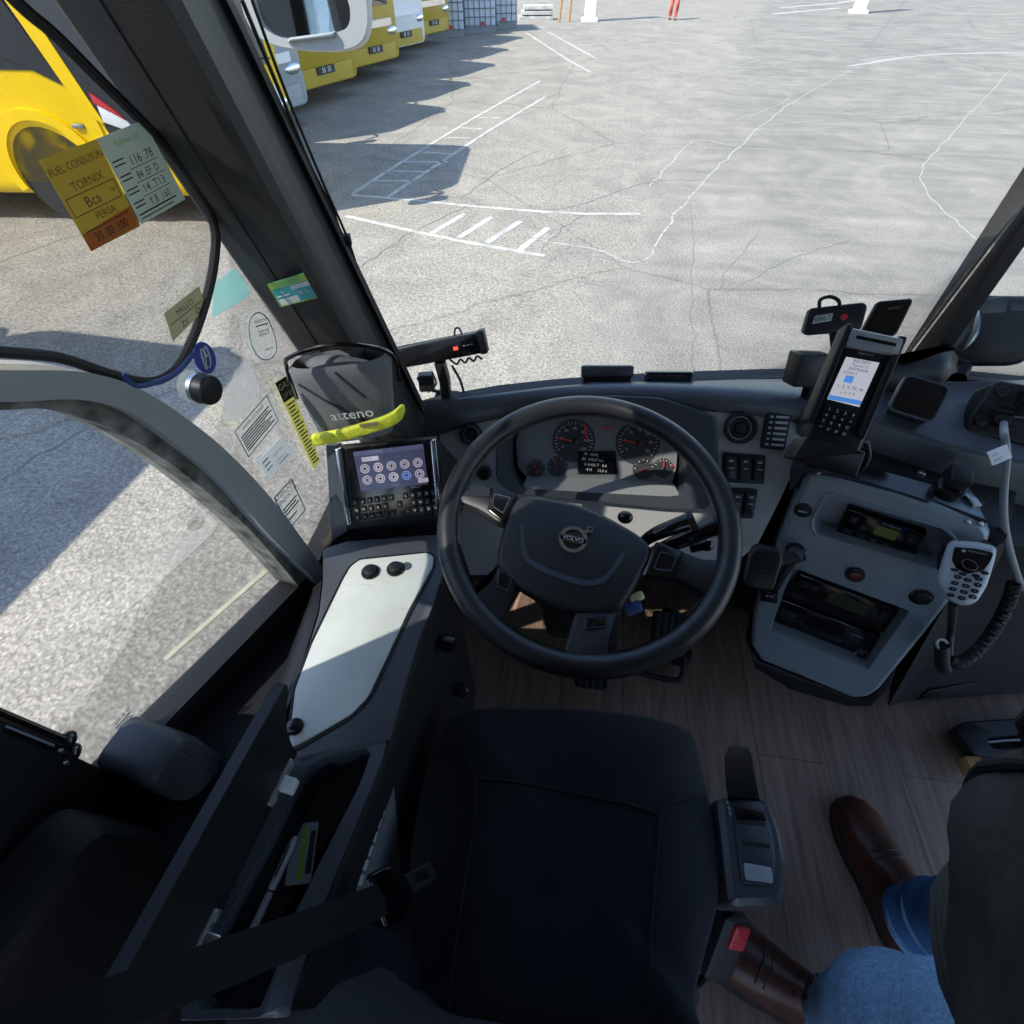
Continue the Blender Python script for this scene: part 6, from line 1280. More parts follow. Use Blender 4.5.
b = MB(); b.tube([(-0.458,0.2817,0.9621), (-0.458,0.25,0.954), (-0.465,0.25,0.917)], .0014, 6, 5); b.build('loose_end', 'letter', t)
# ================================================================== SUNSHADE WITH STICKERS, SUCTION KNOB
SHF = FR['sh']
sh = thing('window_sunshade', 'dark see-through mesh sunshade with black rim stuck on the side window', 'sunshade', (-0.5297,0.0316,1.0548))
edge = [(0.1091,1.2076),(0.1445,1.1764),(0.1753,1.1526),(0.2131,1.1245),(0.2445,1.0875),(0.2775,1.0563),(0.3122,1.0502),(0.3519,1.0667),(0.3955,1.0954),(0.4301,1.1263),(0.4521,1.16),(0.4452,1.21),(0.4205,1.258),(0.3907,1.3007),(0.3685,1.3325),(0.3515,1.3511),(0.3319,1.3849),(0.3077,1.4367),(0.2653,1.4656),(0.1616,1.365),(0.0925,1.2663)]
ed2 = sm2(edge, 4); b = MB(); b.plate(SHF, ed2, -.0012, .0); b.build('mesh', 'mesh', sh)
b = MB(); p3 = [pt(SHF, u, v, .0) for u, v in ed2]; b.tube(p3+[p3[0]], .0052, 8); b.build('rim', 'rubber', sh)
b = MB(); b.tube([pt(SHF, *q, .005) for q in [(0.2522,1.0838),(0.2608,1.0634),(0.304,1.05),(0.3417,1.0567)]], .0032, 8, 5); b.build('edge_binding', 'navy', sh)
KF_ = mkfr((-0.5349,0.0007,1.0084), LW[1], LW[2])
t = thing('window_suction_cup', 'round black suction knob on the side window below the sunshade', 'suction cup', KF_[0])
b = MB(); b.cyl(KF_, 0, 0, .020, -.0, .018, 28, r1=.017); b.build('base', 'f_clear', t); b = MB(); b.cyl(KF_, 0, 0, .0185, .016, .034, 28, bev=.003); b.build('grip', 'black', t)
b = MB(); b.ring(KF_, circ(0, 0, .0195), circ(0, 0, .017), .012, .018, 36, c=(0, 0)); b.build('collar', 'steel', t)
def flat(name, lab, cat, poly, F, mt, h=.0, th=.0006, r=0, group=None):
    p = rp(poly, r, 3) if r else poly; b = MB(); b.plate(F, p, h, h+th); o = b.build(name, mt); return tag(o, lab, cat, group)
def quad(poly):
    A0 = V3((*poly[0], 0)); AU = V3((*poly[1], 0))-A0; AV = V3((*poly[3], 0))-A0
    return (lambda s, q: (A0+AU*s+AV*q).xy), math.atan2(AU.y, AU.x), AU.length, AV.length
def prints(o, F, poly, texts, lines, mt, h, name='print'):
    f, an, W_, H_ = quad(poly); b = MB()
    for s, q, s_, z in texts: u, v = f(s, q); b.text(F, u, v, s_, z*H_, h+.0006, an, sx=fit(s_, z*H_, W_*1.85*min(s, 1-s)+.0001) if .3 < s < .7 else 1)
    for s0, q0, s1, q1, w in lines:
        a, c = f(s0, q0), f(s1, q1); b.plate(F, [tuple(x) for x in gpoly(F, a, c, w*H_)], h, h+.0005)
    return b.build(name, mt, o)
SH2 = fr(SHF, 0, 0, .001)
q = [(0.2969,1.2613),(0.3576,1.2639),(0.3577,1.1905),(0.296,1.1893)]; o = flat('fuel_card', 'ochre card with printed black and brown text stuck on the sunshade', 'card', q, SH2, 'f_ochre')
f, an, W_, H_ = quad(q); b = MB(); b.plate(SH2, [tuple(f(0, .80)), tuple(f(1, .76)), tuple(f(1, 1)), tuple(f(0, 1))], .0006, .0009); b.build('orange_foot', 'f_orange', o)
prints(o, SH2, q, [(.5, .14, 'FUEL CONSUSUN', .115), (.52, .34, 'TORNIX', .13), (.45, .53, 'Bca', .17), (.85, .52, 'TB0', .06), (.55, .70, 'FERSA', .12)], [(.05, .42, .95, .42, .008), (.05, .62, .95, .62, .008), (.05, .42, .05, .62, .008), (.95, .42, .95, .62, .008)], 'brownink', .0006, 'printed_text')
prints(o, SH2, q, [(.5, .90, '30 .00 .100', .15)], [(.08, .80, .92, .80, .008)], 'ink', .0009, 'printed_numbers')
q = [(0.3576,1.2639),(0.4163,1.2669),(0.4258,1.1951),(0.3598,1.1917)]; o = flat('service_card', 'pale grey-green card with handwritten figures stuck right of the ochre card', 'card', q, fr(SH2, 0, 0, .0004), 'f_pale')
prints(o, fr(SH2, 0, 0, .0004), q, [(.62, .33, '116 .78', .15), (.62, .50, '84 .EF .D', .13), (.62, .66, '14 .T13', .14), (.62, .82, 'Y.8 .160', .14)],
       [(.05, .27, .28, .27, .014), (.05, .32, .28, .32, .014), (.05, .44, .28, .44, .014), (.05, .49, .28, .49, .014), (.05, .60, .28, .60, .014), (.05, .65, .28, .65, .014), (.05, .76, .28, .76, .014), (.05, .81, .28, .81, .014), (.3, .41, .96, .41, .006), (.3, .57, .96, .57, .006), (.3, .735, .96, .735, .006), (.05, .90, .95, .90, .018), (.05, .95, .85, .95, .012)], 'ink', .0006, 'printed_text')
prints(o, fr(SH2, 0, 0, .0004), q, [(.50, .11, 'Fullven cit', .10)], [], 'green', .0006, 'heading')
q = [(0.3343,1.1091),(0.3934,1.1133),(0.3891,1.0885),(0.3273,1.079)]; o = flat('small_ticket', 'small olive ticket stuck at the lower right of the sunshade', 'ticket', q, SH2, 'f_olive')
prints(o, SH2, q, [(.5, .28, 'MKLLO', .28), (.4, .74, 'ZV', .30), (.8, .70, 'O', .34)], [(.05, .48, .95, .48, .02)], 'ink', .0006, 'printed_text')
GL = fr(LW, 0, 0, -.0008)
flat('turquoise_film', 'translucent turquoise film patch on the quarter glass beside the sunshade', 'sticker', [(0.4366,1.0939),(0.4795,1.0964),(0.4915,1.0645),(0.482,1.0562),(0.4113,1.0611)], GL, 'f_turq', th=.0008)
q = circ(*(0.4769,0.999), .044, 36, .034); c_ = (0.4769,0.999); vr = [( *(0.4769,0.999),)]
ov = rp([(0.4731,1.0346),(0.4906,1.0334),(0.5047,1.0174),(0.5057,0.9851),(0.4978,0.9627),(0.4751,0.9589),(0.4549,0.9744),(0.452,1.0002),(0.459,1.0225)], .03, 5)
o = flat('oval_sticker', 'clear oval inspection sticker with an orange word on the quarter glass', 'sticker', ov, GL, 'f_clear', th=.0008)
b = MB(); b.ring(GL, offset(ccw(ov), .001), offset(ccw(ov), .003), .0008, .0012, 60); b.build('rim_line', 'letter', o)
sa = quad([(0.4734,1.024),(0.5033,1.015),(0.5007,0.9678),(0.4667,0.974)]); prints(o, GL, [(0.4734,1.024),(0.5033,1.015),(0.5007,0.9678),(0.4667,0.974)], [(.5, .02, 'INSPECTION', .12), (.5, .85, 'valida 24', .10)], [(.1, .14, .9, .14, .03)], 'ink', .0008, 'printed_text'); prints(o, GL, [(0.4734,1.024),(0.5033,1.015),(0.5007,0.9678),(0.4667,0.974)], [(.45, .36, '2020', .24)], [], 'orange', .0008, 'year')
cb_ = (0.3743,1.0252); o = flat('round_blue_sticker', 'round blue sticker with white script under the sunshade edge', 'sticker', circ(*cb_, .0165, 30, .021), GL, 'blue', th=.0009)
b = MB(); b.tube([pt(GL, cb_[0]+.010*math.cos(a*1.3+.4)*(.4+.1*a), cb_[1]+.013*math.sin(a*1.9), .0012) for a in [k*.28 for k in range(22)]], .0011, 5); b.build('white_script', 'letter', o)
def frame_sticker(name, lab, q, texts, lines, mt='f_clear', border=True, ink='ink'):
    o = flat(name, lab, 'sticker', q, GL, mt, th=.0008)
    if border: lines = lines+[(.03, .04, .97, .04, .02), (.03, .96, .97, .96, .02), (.03, .04, .03, .96, .02), (.97, .04, .97, .96, .02)]
    prints(o, GL, q, texts, lines, ink, .0008, 'printed_text'); return o
txt = [(.08, y, x, y, .035) for y, x in ((.34, .9), (.42, .85), (.50, .92), (.58, .7), (.66, .88), (.74, .8), (.82, .9))]
frame_sticker('notice_sticker', 'clear framed notice with rows of small print on the quarter glass', [(0.36,0.9142),(0.446,0.9227),(0.4581,0.8659),(0.3614,0.8607)], [(.5, .18, 'INSTRUCCIONES', .13)], txt)
frame_sticker('white_label', 'white label with small grey print below the framed notice', [(0.375,0.8424),(0.4394,0.8431),(0.4515,0.7979),(0.38,0.7981)], [(.65, .35, '00724', .2), (.65, .65, 'SERIE A', .16)], [(.08, .2, .3, .2, .05), (.08, .4, .3, .4, .05), (.08, .6, .3, .6, .05), (.5, .82, .9, .82, .04)], 'f_white', False, 'lettergrey')
frame_sticker('warning_sticker', 'clear sticker with heavy black heading lowest on the quarter glass', [(0.3703,0.7676),(0.4215,0.7659),(0.4307,0.6845),(0.3706,0.6811)], [(.5, .12, 'ATENCION', .17), (.5, .28, 'CONDUCTOR', .14)], [(.1, y, x, y, .03) for y, x in ((.46, .9), (.54, .8), (.62, .9), (.78, .6))])
q = [(0.4685,0.9259),(0.4954,0.9215),(0.4996,0.7369),(0.4766,0.7323)]; o = flat('tall_strip_sticker', 'tall pale yellow strip sticker with a black head on the quarter glass', 'sticker', q, GL, 'f_yel', th=.0008)
f, an, W_, H_ = quad(q); b = MB(); b.plate(GL, [tuple(f(0, 0)), tuple(f(1, 0)), tuple(f(1, .2)), tuple(f(0, .2))], .0008, .0012); b.build('black_head', 'f_black', o)
prints(o, GL, q, [(.5, .06, 'GAS', .08), (.5, .15, 'DSP 80', .07)], [], 'letter', .0012, 'head_text'); prints(o, GL, q, [], [(.15, .24+.038*k, .85-.1*(k % 3), .24+.038*k, .014) for k in range(19)], 'ink', .0008, 'printed_text')
fl = [(0.3608,0.9525),(0.4126,0.987),(0.4431,0.9781),(0.4378,0.93),(0.3799,0.9208),(0.3559,0.9318)]; flat('clear_film', 'bare clear film patch between the suction knob and the framed notice', 'sticker', rp(fl, .01), GL, 'f_clear', th=.0006)
q = [(0.0021,0.7028),(0.03,0.7011),(0.027,0.6795),(-0.0037,0.6809)]; W1 = fr(LW, 0, 0, -.0168); o = flat('glass_mark', 'small clear glass maker mark at the lower corner of the driver window', 'mark', q, W1, 'f_clear', th=.0005)
prints(o, W1, q, [(.5, .2, 'SEKUR E2', .34)], [(.05, .5, .9, .5, .07), (.1, .68, .8, .68, .05), (.1, .85, .9, .85, .05)], 'ink', .0005, 'printed_text')
# sticker on the pillar trim
PIL = fr(FR['pil'], 0, 0, .0165)
q = [(0.0501,0.1451),(0.1339,0.181),(0.1379,0.1471),(0.0463,0.1055)]; o = flat('pillar_sticker', 'green and teal printed sticker on the pillar trim above the cloth pouch', 'sticker', rp(q, .004), PIL, 'teal', th=.0008)
f, an, W_, H_ = quad(q); b = MB(); b.plate(PIL, [tuple(f(0, 0)), tuple(f(1, 0)), tuple(f(1, .26)), tuple(f(0, .26))], .0008, .0012)
for x in ((0, .02, 0, 1), (.97, 1, 0, 1), (0, 1, .96, 1)): b.plate(PIL, [tuple(f(x[0], x[2])), tuple(f(x[1], x[2])), tuple(f(x[1], x[3])), tuple(f(x[0], x[3]))], .0008, .0012)
b.build('green_head', 'green', o)
b = MB()
for x in ((.05, .55, .70, .95), (.50, .95, .30, .46)): b.plate(PIL, [tuple(f(x[0], x[2])), tuple(f(x[1], x[2])), tuple(f(x[1], x[3])), tuple(f(x[0], x[3]))], .0008, .0012)
b.build('white_field', 'paper', o)
prints(o, PIL, q, [(.5, .14, 'REVISION TECNICA', .15)], [], 'teal', .0012, 'heading'); prints(o, PIL, q, [(.25, .45, 'A', .2), (.72, .62, 'OK 12', .2)], [(.06, .58, .4, .58, .03)], 'letter', .0012, 'printed_text')

# ================================================================== OUTSIDE MIRROR OF THIS BUS
t = thing('exterior_mirror', 'pale grey wing mirror housing seen through the windscreen at the upper left', 'mirror', (-0.692,0.95,1.265))
oq = [(-0.0983,0.115),(-0.1235,0.0603),(-0.127,0.0046),(-0.1086,-0.0266),(-0.0653,-0.0431),(0.0075,-0.0506),(0.0683,-0.0497),(0.1054,-0.0387),(0.1264,-0.0086),(0.1347,0.0445),(0.1524,0.1148),(0.1311,0.2154),(-0.0292,0.2143)]
iq = [(-0.0773,0.115),(-0.0998,0.0602),(-0.1025,0.0104),(-0.091,-0.0111),(-0.0605,-0.0272),(0.0091,-0.0279),(0.0535,-0.0205),(0.0811,-0.0113),(0.0911,0.0149),(0.086,0.0477),(0.0893,0.1149),(0.09,0.1973),(-0.0241,0.1967)]
MR = FR['mir']
b = MB(); b.ring(MR, sm2(oq+oq[:1], 4)[:-1], sm2(iq+iq[:1], 4)[:-1], -.03, .035, 90, bev=.014); b.build('housing_rim', 'mshell', t)
b = MB(); b.loft([[pt(MR, *q, h) for q in offset(ccw(sm2(oq+oq[:1], 3)[:-1]), o)] for h, o in ((-.10, .06), (-.075, .02), (-.03, .003))]); b.build('shell', 'mshell', t)
b = MB(); b.plate(MR, sm2(iq+iq[:1], 3)[:-1], -.02, -.012); b.build('mirror_glass', 'mirror', t)
b = MB(); b.plate(MR, [(-0.0437,-0.0274),(0.0539,-0.0189),(0.0474,-0.0284),(-0.0481,-0.0353)], .02, .045, .004); b.build('lower_lip', 'frame', t)
b = MB(); b.tube([pt(MR, *(0.0362,0.203), -.06), V3((-.55, .9, 2.05)), V3((-.45, .45, 2.15))], .03, 10, 5); b.build('arm', 'mshell', t)

# ================================================================== PEOPLE
def skin_body(name, joints, edges, mt, parent=None, sub=2):
    me = bpy.data.meshes.new(name); names = list(joints); ix = {n: i for i, n in enumerate(names)}
    me.from_pydata([joints[n][0] for n in names], [(ix[a], ix[c]) for a, c in edges], [])
    o = bpy.data.objects.new(name, me); COL.objects.link(o)
    o.modifiers.new('s', 'SKIN'); sv = me.skin_vertices[0].data
    for n, i in ix.items():
        r = joints[n][1]; sv[i].radius = r if isinstance(r, tuple) else (r, r); sv[i].use_root = (i == 0)
    md = o.modifiers.new('u', 'SUBSURF'); md.levels = md.render_levels = sub
    dg = bpy.context.evaluated_depsgraph_get(); nm = bpy.data.meshes.new_from_object(o.evaluated_get(dg)); bpy.data.objects.remove(o)
    for p in nm.polygons: p.use_smooth = True
    nm.materials.clear(); nm.materials.append(M[mt]); q = bpy.data.objects.new(name, nm); COL.objects.link(q)
    if parent:
        q.parent = parent; w = V3((0, 0, 0)); r = parent
        while r: w += r.location; r = r.parent
        q.location = -w
    return q
def hand_joints(J, E, pre, wrist, d, side, up):
    """palm, four unequal curled fingers, thumb off the side"""
    d = V3(d).normalized(); side = V3(side).normalized(); up = V3(up).normalized(); w = V3(wrist)
    J[pre+'palm'] = (w+d*.045, (.030, .018)); E.append((pre+'wrist', pre+'palm'))
    for i, (o, l) in enumerate(((-.030, .066), (-.010, .078), (.011, .072), (.030, .056))):
        a = w+d*.085+side*o
        J[f'{pre}f{i}a'] = (a, .010); J[f'{pre}f{i}b'] = (a+d*l*.5-up*.008, .0088); J[f'{pre}f{i}c'] = (a+d*l*.85-up*.028, .0078)
        E += [(pre+'palm', f'{pre}f{i}a'), (f'{pre}f{i}a', f'{pre}f{i}b'), (f'{pre}f{i}b', f'{pre}f{i}c')]
    J[pre+'ta'] = (w+d*.040-side*.034, .011); J[pre+'tb'] = (w+d*.070-side*.052-up*.01, .0095); E += [(pre+'palm', pre+'ta'), (pre+'ta', pre+'tb')]
BODY_E = [('pelvis', 'belly'), ('belly', 'chest'), ('chest', 'neck'), ('neck', 'head0'), ('head0', 'head1'), ('head1', 'head2')]
for s in 'LR': BODY_E += [('chest', s+'sh'), (s+'sh', s+'el'), (s+'el', s+'wrist'), ('pelvis', s+'hip'), (s+'hip', s+'kn'), (s+'kn', s+'an'), (s+'an', s+'toe')]
def face(parent, hc, f, hs=1.0):
    f = V3(f).normalized(); r = f.cross(V3((0, 0, 1))).normalized(); F = (V3(hc), r, V3((0, 0, 1)), f)
    for s in (-1, 1):
        b = MB(); b.sph(pt(F, s*.032*hs, .0, .088*hs), .012*hs, 10, 8); b.build('eye', 'letter', parent)
        b = MB(); b.sph(pt(F, s*.078*hs, -.01, .0), (.012*hs, .022*hs, .030*hs), 10, 8, F=(V3(), V3((1, 0, 0)), V3((0, 1, 0)), V3((0, 0, 1)))); b.build('ear', 'skin', parent)
    b = MB(); b.tube([pt(F, 0, .012*hs, .090*hs), pt(F, 0, -.022*hs, .112*hs), pt(F, 0, -.034*hs, .098*hs)], .011*hs, 8, 4); b.build('nose', 'skin', parent)
    b = MB(); b.tube([pt(F, -.022*hs, -.060*hs, .088*hs), pt(F, 0, -.062*hs, .096*hs), pt(F, .022*hs, -.060*hs, .088*hs)], .0055*hs, 8, 4); b.build('mouth', 'brownink', parent)
    b = MB(); b.sph(pt(F, 0, .045*hs, -.012*hs), (.088*hs, .080*hs, .10*hs), 20, 12, F=(V3(), r, V3((0, 0, 1)), f)); b.build('hair', 'hair', parent)

per = thing('person', 'person in a charcoal jacket, blue jeans and brown shoes standing right of the seat', 'person', (.68, -.38, 0))
RV = V3((.66, .75, 0)).normalized(); FV = V3((-.75, .66, 0)).normalized()
J = dict(pelvis=((.50, -.49, .90), (.14, .11)), belly=((.43, -.485, 1.04), (.13, .10)), chest=((.37, -.48, 1.25), (.14, .105)), neck=((.33, -.50, 1.44), .055), head0=((.315, -.505, 1.52), (.062, .07)), head1=((.305, -.51, 1.60), (.072, .085)), head2=((.31, -.52, 1.67), (.055, .06)),
         Rsh=((.475, -.35, 1.36), .062), Rel=((.42, -.25, 1.05), .044), Rwrist=((.45, -.33, .86), .027), Lsh=((.26, -.62, 1.36), .062), Lel=((.34, -.80, 1.10), .044), Lwrist=((.38, -.74, .84), .027),
         Rhip=((.575, -.42, .84), .088), Rkn=((.665, -.36, .48), .058), Ran=((.742, -.315, .10), .034), Rtoe=((.722, -.20, .035), .018), Lhip=((.44, -.555, .84), .088), Lkn=((.43, -.48, .50), .058), Lan=((.535, -.475, .11), .034), Ltoe=((.44, -.425, .035), .018))
E_ = list(BODY_E); hand_joints(J, E_, 'R', J['Rwrist'][0], (.35, -.35, -.8), (.6, .6, 0), (-.7, .7, 0)); hand_joints(J, E_, 'L', J['Lwrist'][0], (.05, .1, -1), (.6, .7, 0), (-.7, .7, 0))
skin_body('body', J, E_, 'skin', per); face(per, (.305, -.51, 1.585), FV)
# jeans
def leg(name_pts, mt, nm, wr, par):
    """trouser leg: rings with folds"""
    P_ = smooth([p for p, r in name_pts], 10); R_ = smooth([(r, 0, 0) for p, r in name_pts], 10); rings = []; up = V3((0, 1, 0))
    for i, (p, r) in enumerate(zip(P_, R_)):
        d = (P_[min(i+1, len(P_)-1)]-P_[max(0, i-1)]).normalized(); s = d.cross(up).normalized(); u_ = s.cross(d).normalized()
        ring = []
        for k in range(36):
            a = 2*PI*k/36; q = p+(s*math.cos(a)+u_*math.sin(a))*r.x; n_ = noise.noise(q*V3((14, 14, 26)) if False else V3((q.x*13, q.y*13, q.z*30)))*wr; ring.append(q+(q-p).normalized()*n_)
        rings.append(ring)
    b = MB(); b.loft(rings); return b.build(nm, mt, par, sharp=80)
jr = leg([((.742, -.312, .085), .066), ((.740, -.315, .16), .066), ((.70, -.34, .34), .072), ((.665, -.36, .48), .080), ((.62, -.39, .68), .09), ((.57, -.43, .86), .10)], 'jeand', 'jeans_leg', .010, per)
b = MB(); b.ring(mkfr((.741, -.314, .118), (1, 0, 0), (0, 1, 0)), circ(0, 0, .069, 36), circ(0, 0, .060, 36), -.035, -.022, 36, c=(0, 0)); b.ring(mkfr((.741, -.314, .150), (1, 0, 0), (0, 1, 0)), circ(0, 0, .0695, 36), circ(0, 0, .060, 36), -.002, .001, 36, c=(0, 0)); b.build('hem_stitching', 'jean', jr)
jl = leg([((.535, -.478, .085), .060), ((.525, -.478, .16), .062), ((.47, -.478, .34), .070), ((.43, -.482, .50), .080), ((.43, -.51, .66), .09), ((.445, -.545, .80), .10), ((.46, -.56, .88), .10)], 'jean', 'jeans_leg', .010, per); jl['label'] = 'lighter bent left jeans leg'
# jacket
def jc(z):
    t_ = (z-.80)/.66; p = V3((.50, -.455, z)).lerp(V3((.36, -.47, z)), min(1, t_*2)); return p if t_ < .5 else p.lerp(V3((.34, -.50, z)), (t_-.5)*2)
rings = []
for i in range(37):
    t_ = i/36; z = .80+.66*t_
    c = jc(z)
    a_ = .205+.025*math.sin(PI*min(1, t_*1.3)); f_ = .15+.05*math.sin(PI*min(1, t_*1.25)**.8)
    if t_ < .10: a_ -= .018; f_ -= .018
    if t_ > .72: k = (t_-.72)/.28; a_ *= 1-.62*k**1.6; f_ *= 1-.55*k**1.6
    ring = []
    for k in range(72):
        a = 2*PI*k/72; p = c+RV*(a_*math.cos(a))+FV*(f_*math.sin(a)); n_ = noise.noise(V3((p.x*9+p.z*5, p.y*9, p.z*9)))*.028+noise.noise(V3((p.x*16+p.z*14, p.y*16-p.z*8, p.z*26)))*.014
        if t_ < .10: n_ = .003*math.sin(k*6)
        p = p+(p-c).normalized()*n_; ring.append(p)
    rings.append(ring)
b = MB(); b.loft(rings); jk = b.build('jacket', 'jacket', per, sharp=80)
b = MB(); b.tube([r_[18]+(r_[18]-jc(r_[18].z)).normalized()*.002 for r_ in rings[1:27]], .005, 8); b.build('zip', 'rubber', jk)
def sleeve(P, nm):
    return leg(P, 'jacket', nm, .012, jk)
sleeve([((.45, -.37, 1.36), .085), ((.45, -.30, 1.24), .086), ((.42, -.25, 1.05), .076), ((.425, -.28, .965), .066), ((.445, -.32, .885), .052)], 'sleeve')
sleeve([((.28, -.60, 1.36), .085), ((.30, -.70, 1.25), .085), ((.34, -.80, 1.10), .072), ((.365, -.77, .97), .062), ((.38, -.745, .87), .050)], 'sleeve')
for zi, nm in ((19, 'seam_band'), (5, 'hem_band')):
    b = MB()
    for dz in (-.008, 0, .008):
        R_ = rings[zi]; cz = jc(R_[0].z); b.tube([p+(p-cz).normalized()*.003+V3((0, 0, dz)) for p in R_]+[R_[0]+(R_[0]-cz).normalized()*.003+V3((0, 0, dz))], .0042, 6)
    b.build(nm, 'rubber', jk)
# shoes
def shoe(nm, heel, toe, par, lab=None):
    h, t_ = V3(heel), V3(toe); d = (t_-h); L_ = d.length; d.normalize(); s = V3((d.y, -d.x, 0)); F = (h, s, d, V3((0, 0, 1)))
    st = [(0, .030, .12), (.04, .042, .135), (.12, .046, .145), (.28, .046, .140), (.42, .049, .112), (.56, .056, .088), (.72, .058, .070), (.86, .051, .058), (.95, .036, .046), (1.0, .014, .032)]
    b = MB(); rings = []
    for v, w, hh in st:
        ring = []
        for k in range(20):
            a = PI*k/19; ring.append(pt(F, math.cos(a)*w*(1 if k not in (0, 19) else 1.0), v*L_, .012+math.sin(a)**.8*(hh-.012)))
        rings.append(ring+[pt(F, -w*.6, v*L_, .012), pt(F, w*.6, v*L_, .012)])
    b.loft(rings); o = b.build(nm, 'shoe', par, sharp=70)
    if lab: o['label'] = lab
    b = MB(); P_ = [(w*1.08, v*L_) for v, w, hh in st]; b.plate(F, P_+[(-u, v) for u, v in P_[::-1]], 0, .016, .002); b.build('sole', 'sole', o)
    b = MB()
    for v in (.50, .55, .60): b.tube([pt(F, u, v*L_, .012+.088*(1-(v-.4))*(1-(u/.06)**2)**.5+.002) for u in (-.034, -.02, 0, .02, .034)], .0022, 6)
    b.build('creases', 'sole', o)
    b = MB(); hh = .130
    for k, v in enumerate((.34, .38, .42)): b.tube([pt(F, u, v*L_, hh-.02*k*.6+.003-.5*u*u*8) for u in (-.018, 0, .018)], .0025, 6)
    b.tube([pt(F, .0, .36*L_, hh+.006), pt(F, .02, .33*L_, hh+.016), pt(F, .032, .36*L_, hh-.0)], .0022, 6, 4); b.tube([pt(F, .0, .36*L_, hh+.006), pt(F, -.02, .40*L_, hh+.010), pt(F, -.03, .37*L_, hh-.004)], .0022, 6, 4); b.build('laces', 'sole', o)
shoe('shoe', (.752, -.362, 0), (.698, -.075, 0), per); shoe('shoe', (.575, -.495, 0), (.315, -.365, 0), per)

# figure far across the yard
fp = thing('person', 'small far figure in red and white trousers walking across the yard', 'person', (2.44, 29.6, -1))
J = dict(pelvis=((0, 0, .95), (.14, .10)), belly=((0, 0, 1.1), (.13, .10)), chest=((0, 0, 1.32), (.16, .11)), neck=((0, 0, 1.5), .05), head0=((0, .0, 1.58), .06), head1=((0, 0, 1.66), .082), head2=((0, 0, 1.73), .06),
         Rsh=((.19, 0, 1.42), .06), Rel=((.26, .04, 1.14), .045), Rwrist=((.25, -.06, .90), .03), Lsh=((-.19, 0, 1.42), .06), Lel=((-.26, -.03, 1.14), .045), Lwrist=((-.25, -.1, .9), .03),
         Rhip=((.09, 0, .88), .09), Rkn=((.11, -.08, .5), .06), Ran=((.11, .0, .09), .042), Rtoe=((.12, -.16, .04), .035), Lhip=((-.09, 0, .88), .09), Lkn=((-.1, .03, .5), .06), Lan=((-.1, .14, .10), .042), Ltoe=((-.1, .02, .04), .035))
for n in J: J[n] = (V3(J[n][0])+fp.location, J[n][1])
E_ = list(BODY_E); hand_joints(J, E_, 'R', J['Rwrist'][0], (0, 0, -1), (0, 1, 0), (1, 0, 0)); hand_joints(J, E_, 'L', J['Lwrist'][0], (0, 0, -1), (0, 1, 0), (-1, 0, 0))
skin_body('body', J, E_, 'skin', fp); face(fp, fp.location+V3((0, 0, 1.65)), (0, -1, 0))
off = fp.location
for s in 'RL':
    leg([(J[s+'an'][0]+V3((0, 0, .02)), .07), (J[s+'kn'][0], .08), (J[s+'hip'][0], .105), (J['pelvis'][0]+V3((0, 0, .05)), .10)], 'redcloth', 'trouser_leg', .008, fp)
    shoe('shoe', J[s+'an'][0]+V3((0, .05, -.10 if s == 'L' else -.09)), J[s+'toe'][0]+V3((0, -.06, -.04)), fp)
b = MB(); b.loft([[off+V3((x, y, z)) for x, y in circ(0, 0, w, 24, d_)] for z, w, d_ in ((.92, .18, .13), (1.1, .175, .13), (1.35, .21, .14), (1.47, .16, .11), (1.52, .07, .07))]); b.build('jacket', 'orange', fp, sharp=70)

# ================================================================== FLOOR CARRIER BESIDE THE CONSOLE
t = thing('plastic_carrier', 'dark blue-black plastic handle frame with a tan wedge on the floor at the far right', 'carrier', (1.133,0.11,0))
FL = FR['floor']; FCR = fr(FL, 0, 0, .05)
op = rp([(0.9865,0.1124),(1.013,0.1311),(1.2681,0.1821),(1.2791,0.1585),(1.1962,0.0431),(1.0319,0.0495),(1.0075,0.0507)], .012, 4); ip = rp([(1.0526,0.0972),(1.1948,0.1293),(1.1609,0.0792),(1.0516,0.0685)], .008, 3)
b = MB(); b.ring(FR['cr5'], op, ip, -.03, .006, 70, bev=.005, c=centroid(ip)); b.build('handle_frame', 'dark', t)
b = MB(); b.plate(FR['cr5'], rp([(0.9882,0.0479),(1.0306,0.0516),(1.0006,0.0134),(0.9902,0.0097)], .003), -.04, -.004, .002); b.build('tan_wedge', 'tan', t)
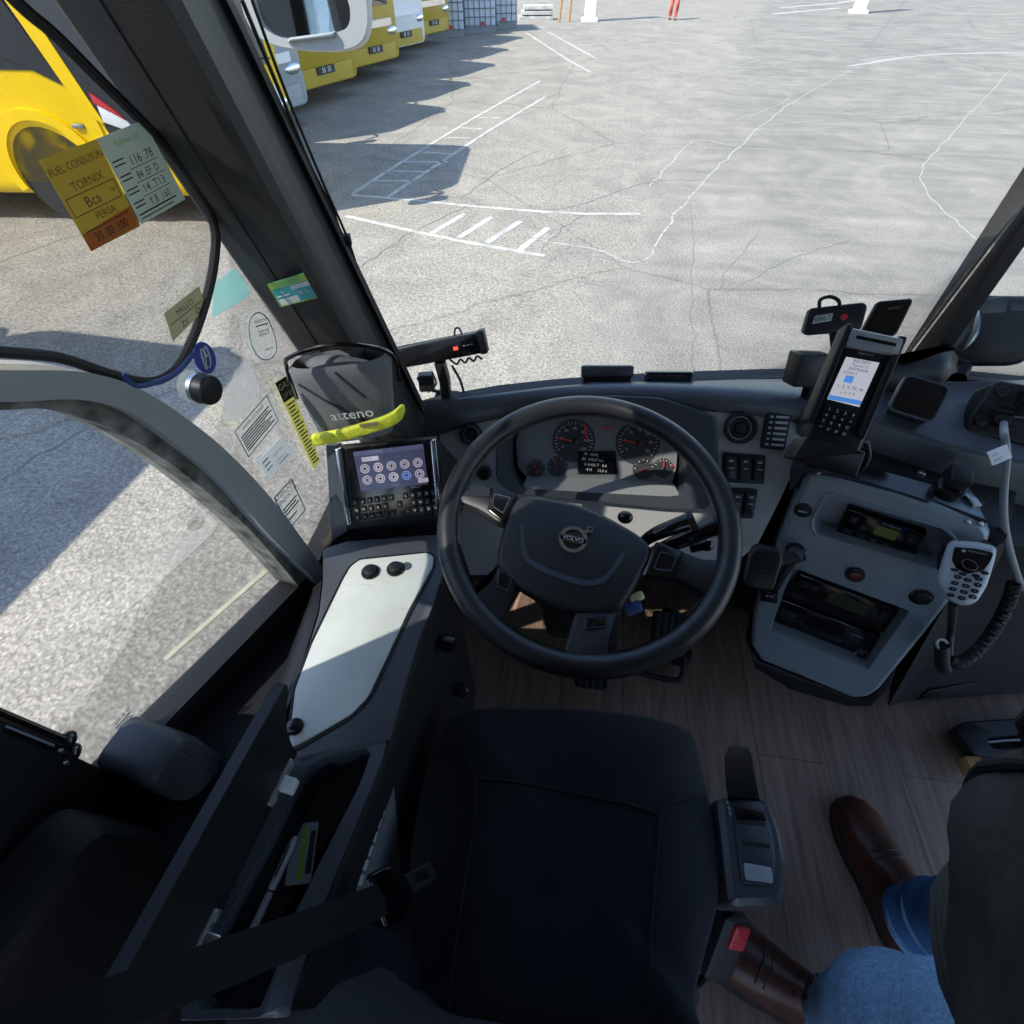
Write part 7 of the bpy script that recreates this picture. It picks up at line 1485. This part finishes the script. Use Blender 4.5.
b = MB(); b.plate(FR['cr5'], rp([(1.0006,0.0451),(1.1848,0.0641),(1.2169,0.1276),(1.0403,0.0955)], .006), -.05, -.028, .002); b.build('base_plate', 'black', t)
b = MB(); b.cyl(FR['cr5'], *(1.0437,0.1254), .005, .004, .0075, 14); b.build('rivet', 'black', t)
b = MB(); b.tube([pt(FR['cr5'], *q, -.01) for q in [(1.0567,0.0906),(1.1131,0.1033),(1.1784,0.1149)]], .003, 6); b.build('inner_rod', 'frame', t)

# ================================================================== LIGHT AND CAMERA
w = bpy.data.worlds.new('sky'); scene.world = w; w.use_nodes = True; nt = w.node_tree; bgn = nt.nodes['Background']
sky = nt.nodes.new('ShaderNodeTexSky'); sky.sky_type = 'NISHITA'; sky.sun_disc = False; sky.sun_elevation = math.radians(50); sky.sun_rotation = math.radians(242); sky.altitude = 600; sky.air_density = 1.0; sky.dust_density = .6
nt.links.new(sky.outputs[0], bgn.inputs[0]); bgn.inputs[1].default_value = SKY_STRENGTH
sd = bpy.data.lights.new('sun', 'SUN'); sd.energy = SUN_ENERGY; sd.angle = math.radians(.53); sd.color = (1.0, .955, .88)
so = bpy.data.objects.new('sun', sd); COL.objects.link(so); so.location = (-6, -4, 9)
az, el = math.radians(SUN_AZ), math.radians(SUN_EL)   # direction the light travels: az clockwise from +y
dirv = V3((math.sin(az)*math.cos(el), math.cos(az)*math.cos(el), -math.sin(el))); so.rotation_euler = dirv.to_track_quat('-Z', 'Y').to_euler()
cam = bpy.data.cameras.new('camera'); cam.sensor_width = 36; cam.lens = 18; cam.clip_start = .01; cam.clip_end = 500
co = bpy.data.objects.new('camera', cam); COL.objects.link(co); co.location = (-.055, -.486, 1.388)
co.rotation_euler = (math.radians(90-48.5), 0, math.radians(8)); scene.camera = co
vs = scene.view_settings; vs.view_transform = 'Standard'; vs.look = 'None'; vs.gamma = 1; vs.use_curve_mapping = False; vs.exposure = EXPOSURE
scene.cycles.max_bounces = 10; scene.cycles.transparent_max_bounces = 16; scene.cycles.caustics_reflective = False; scene.cycles.caustics_refractive = False
scene.cycles.use_denoising = True
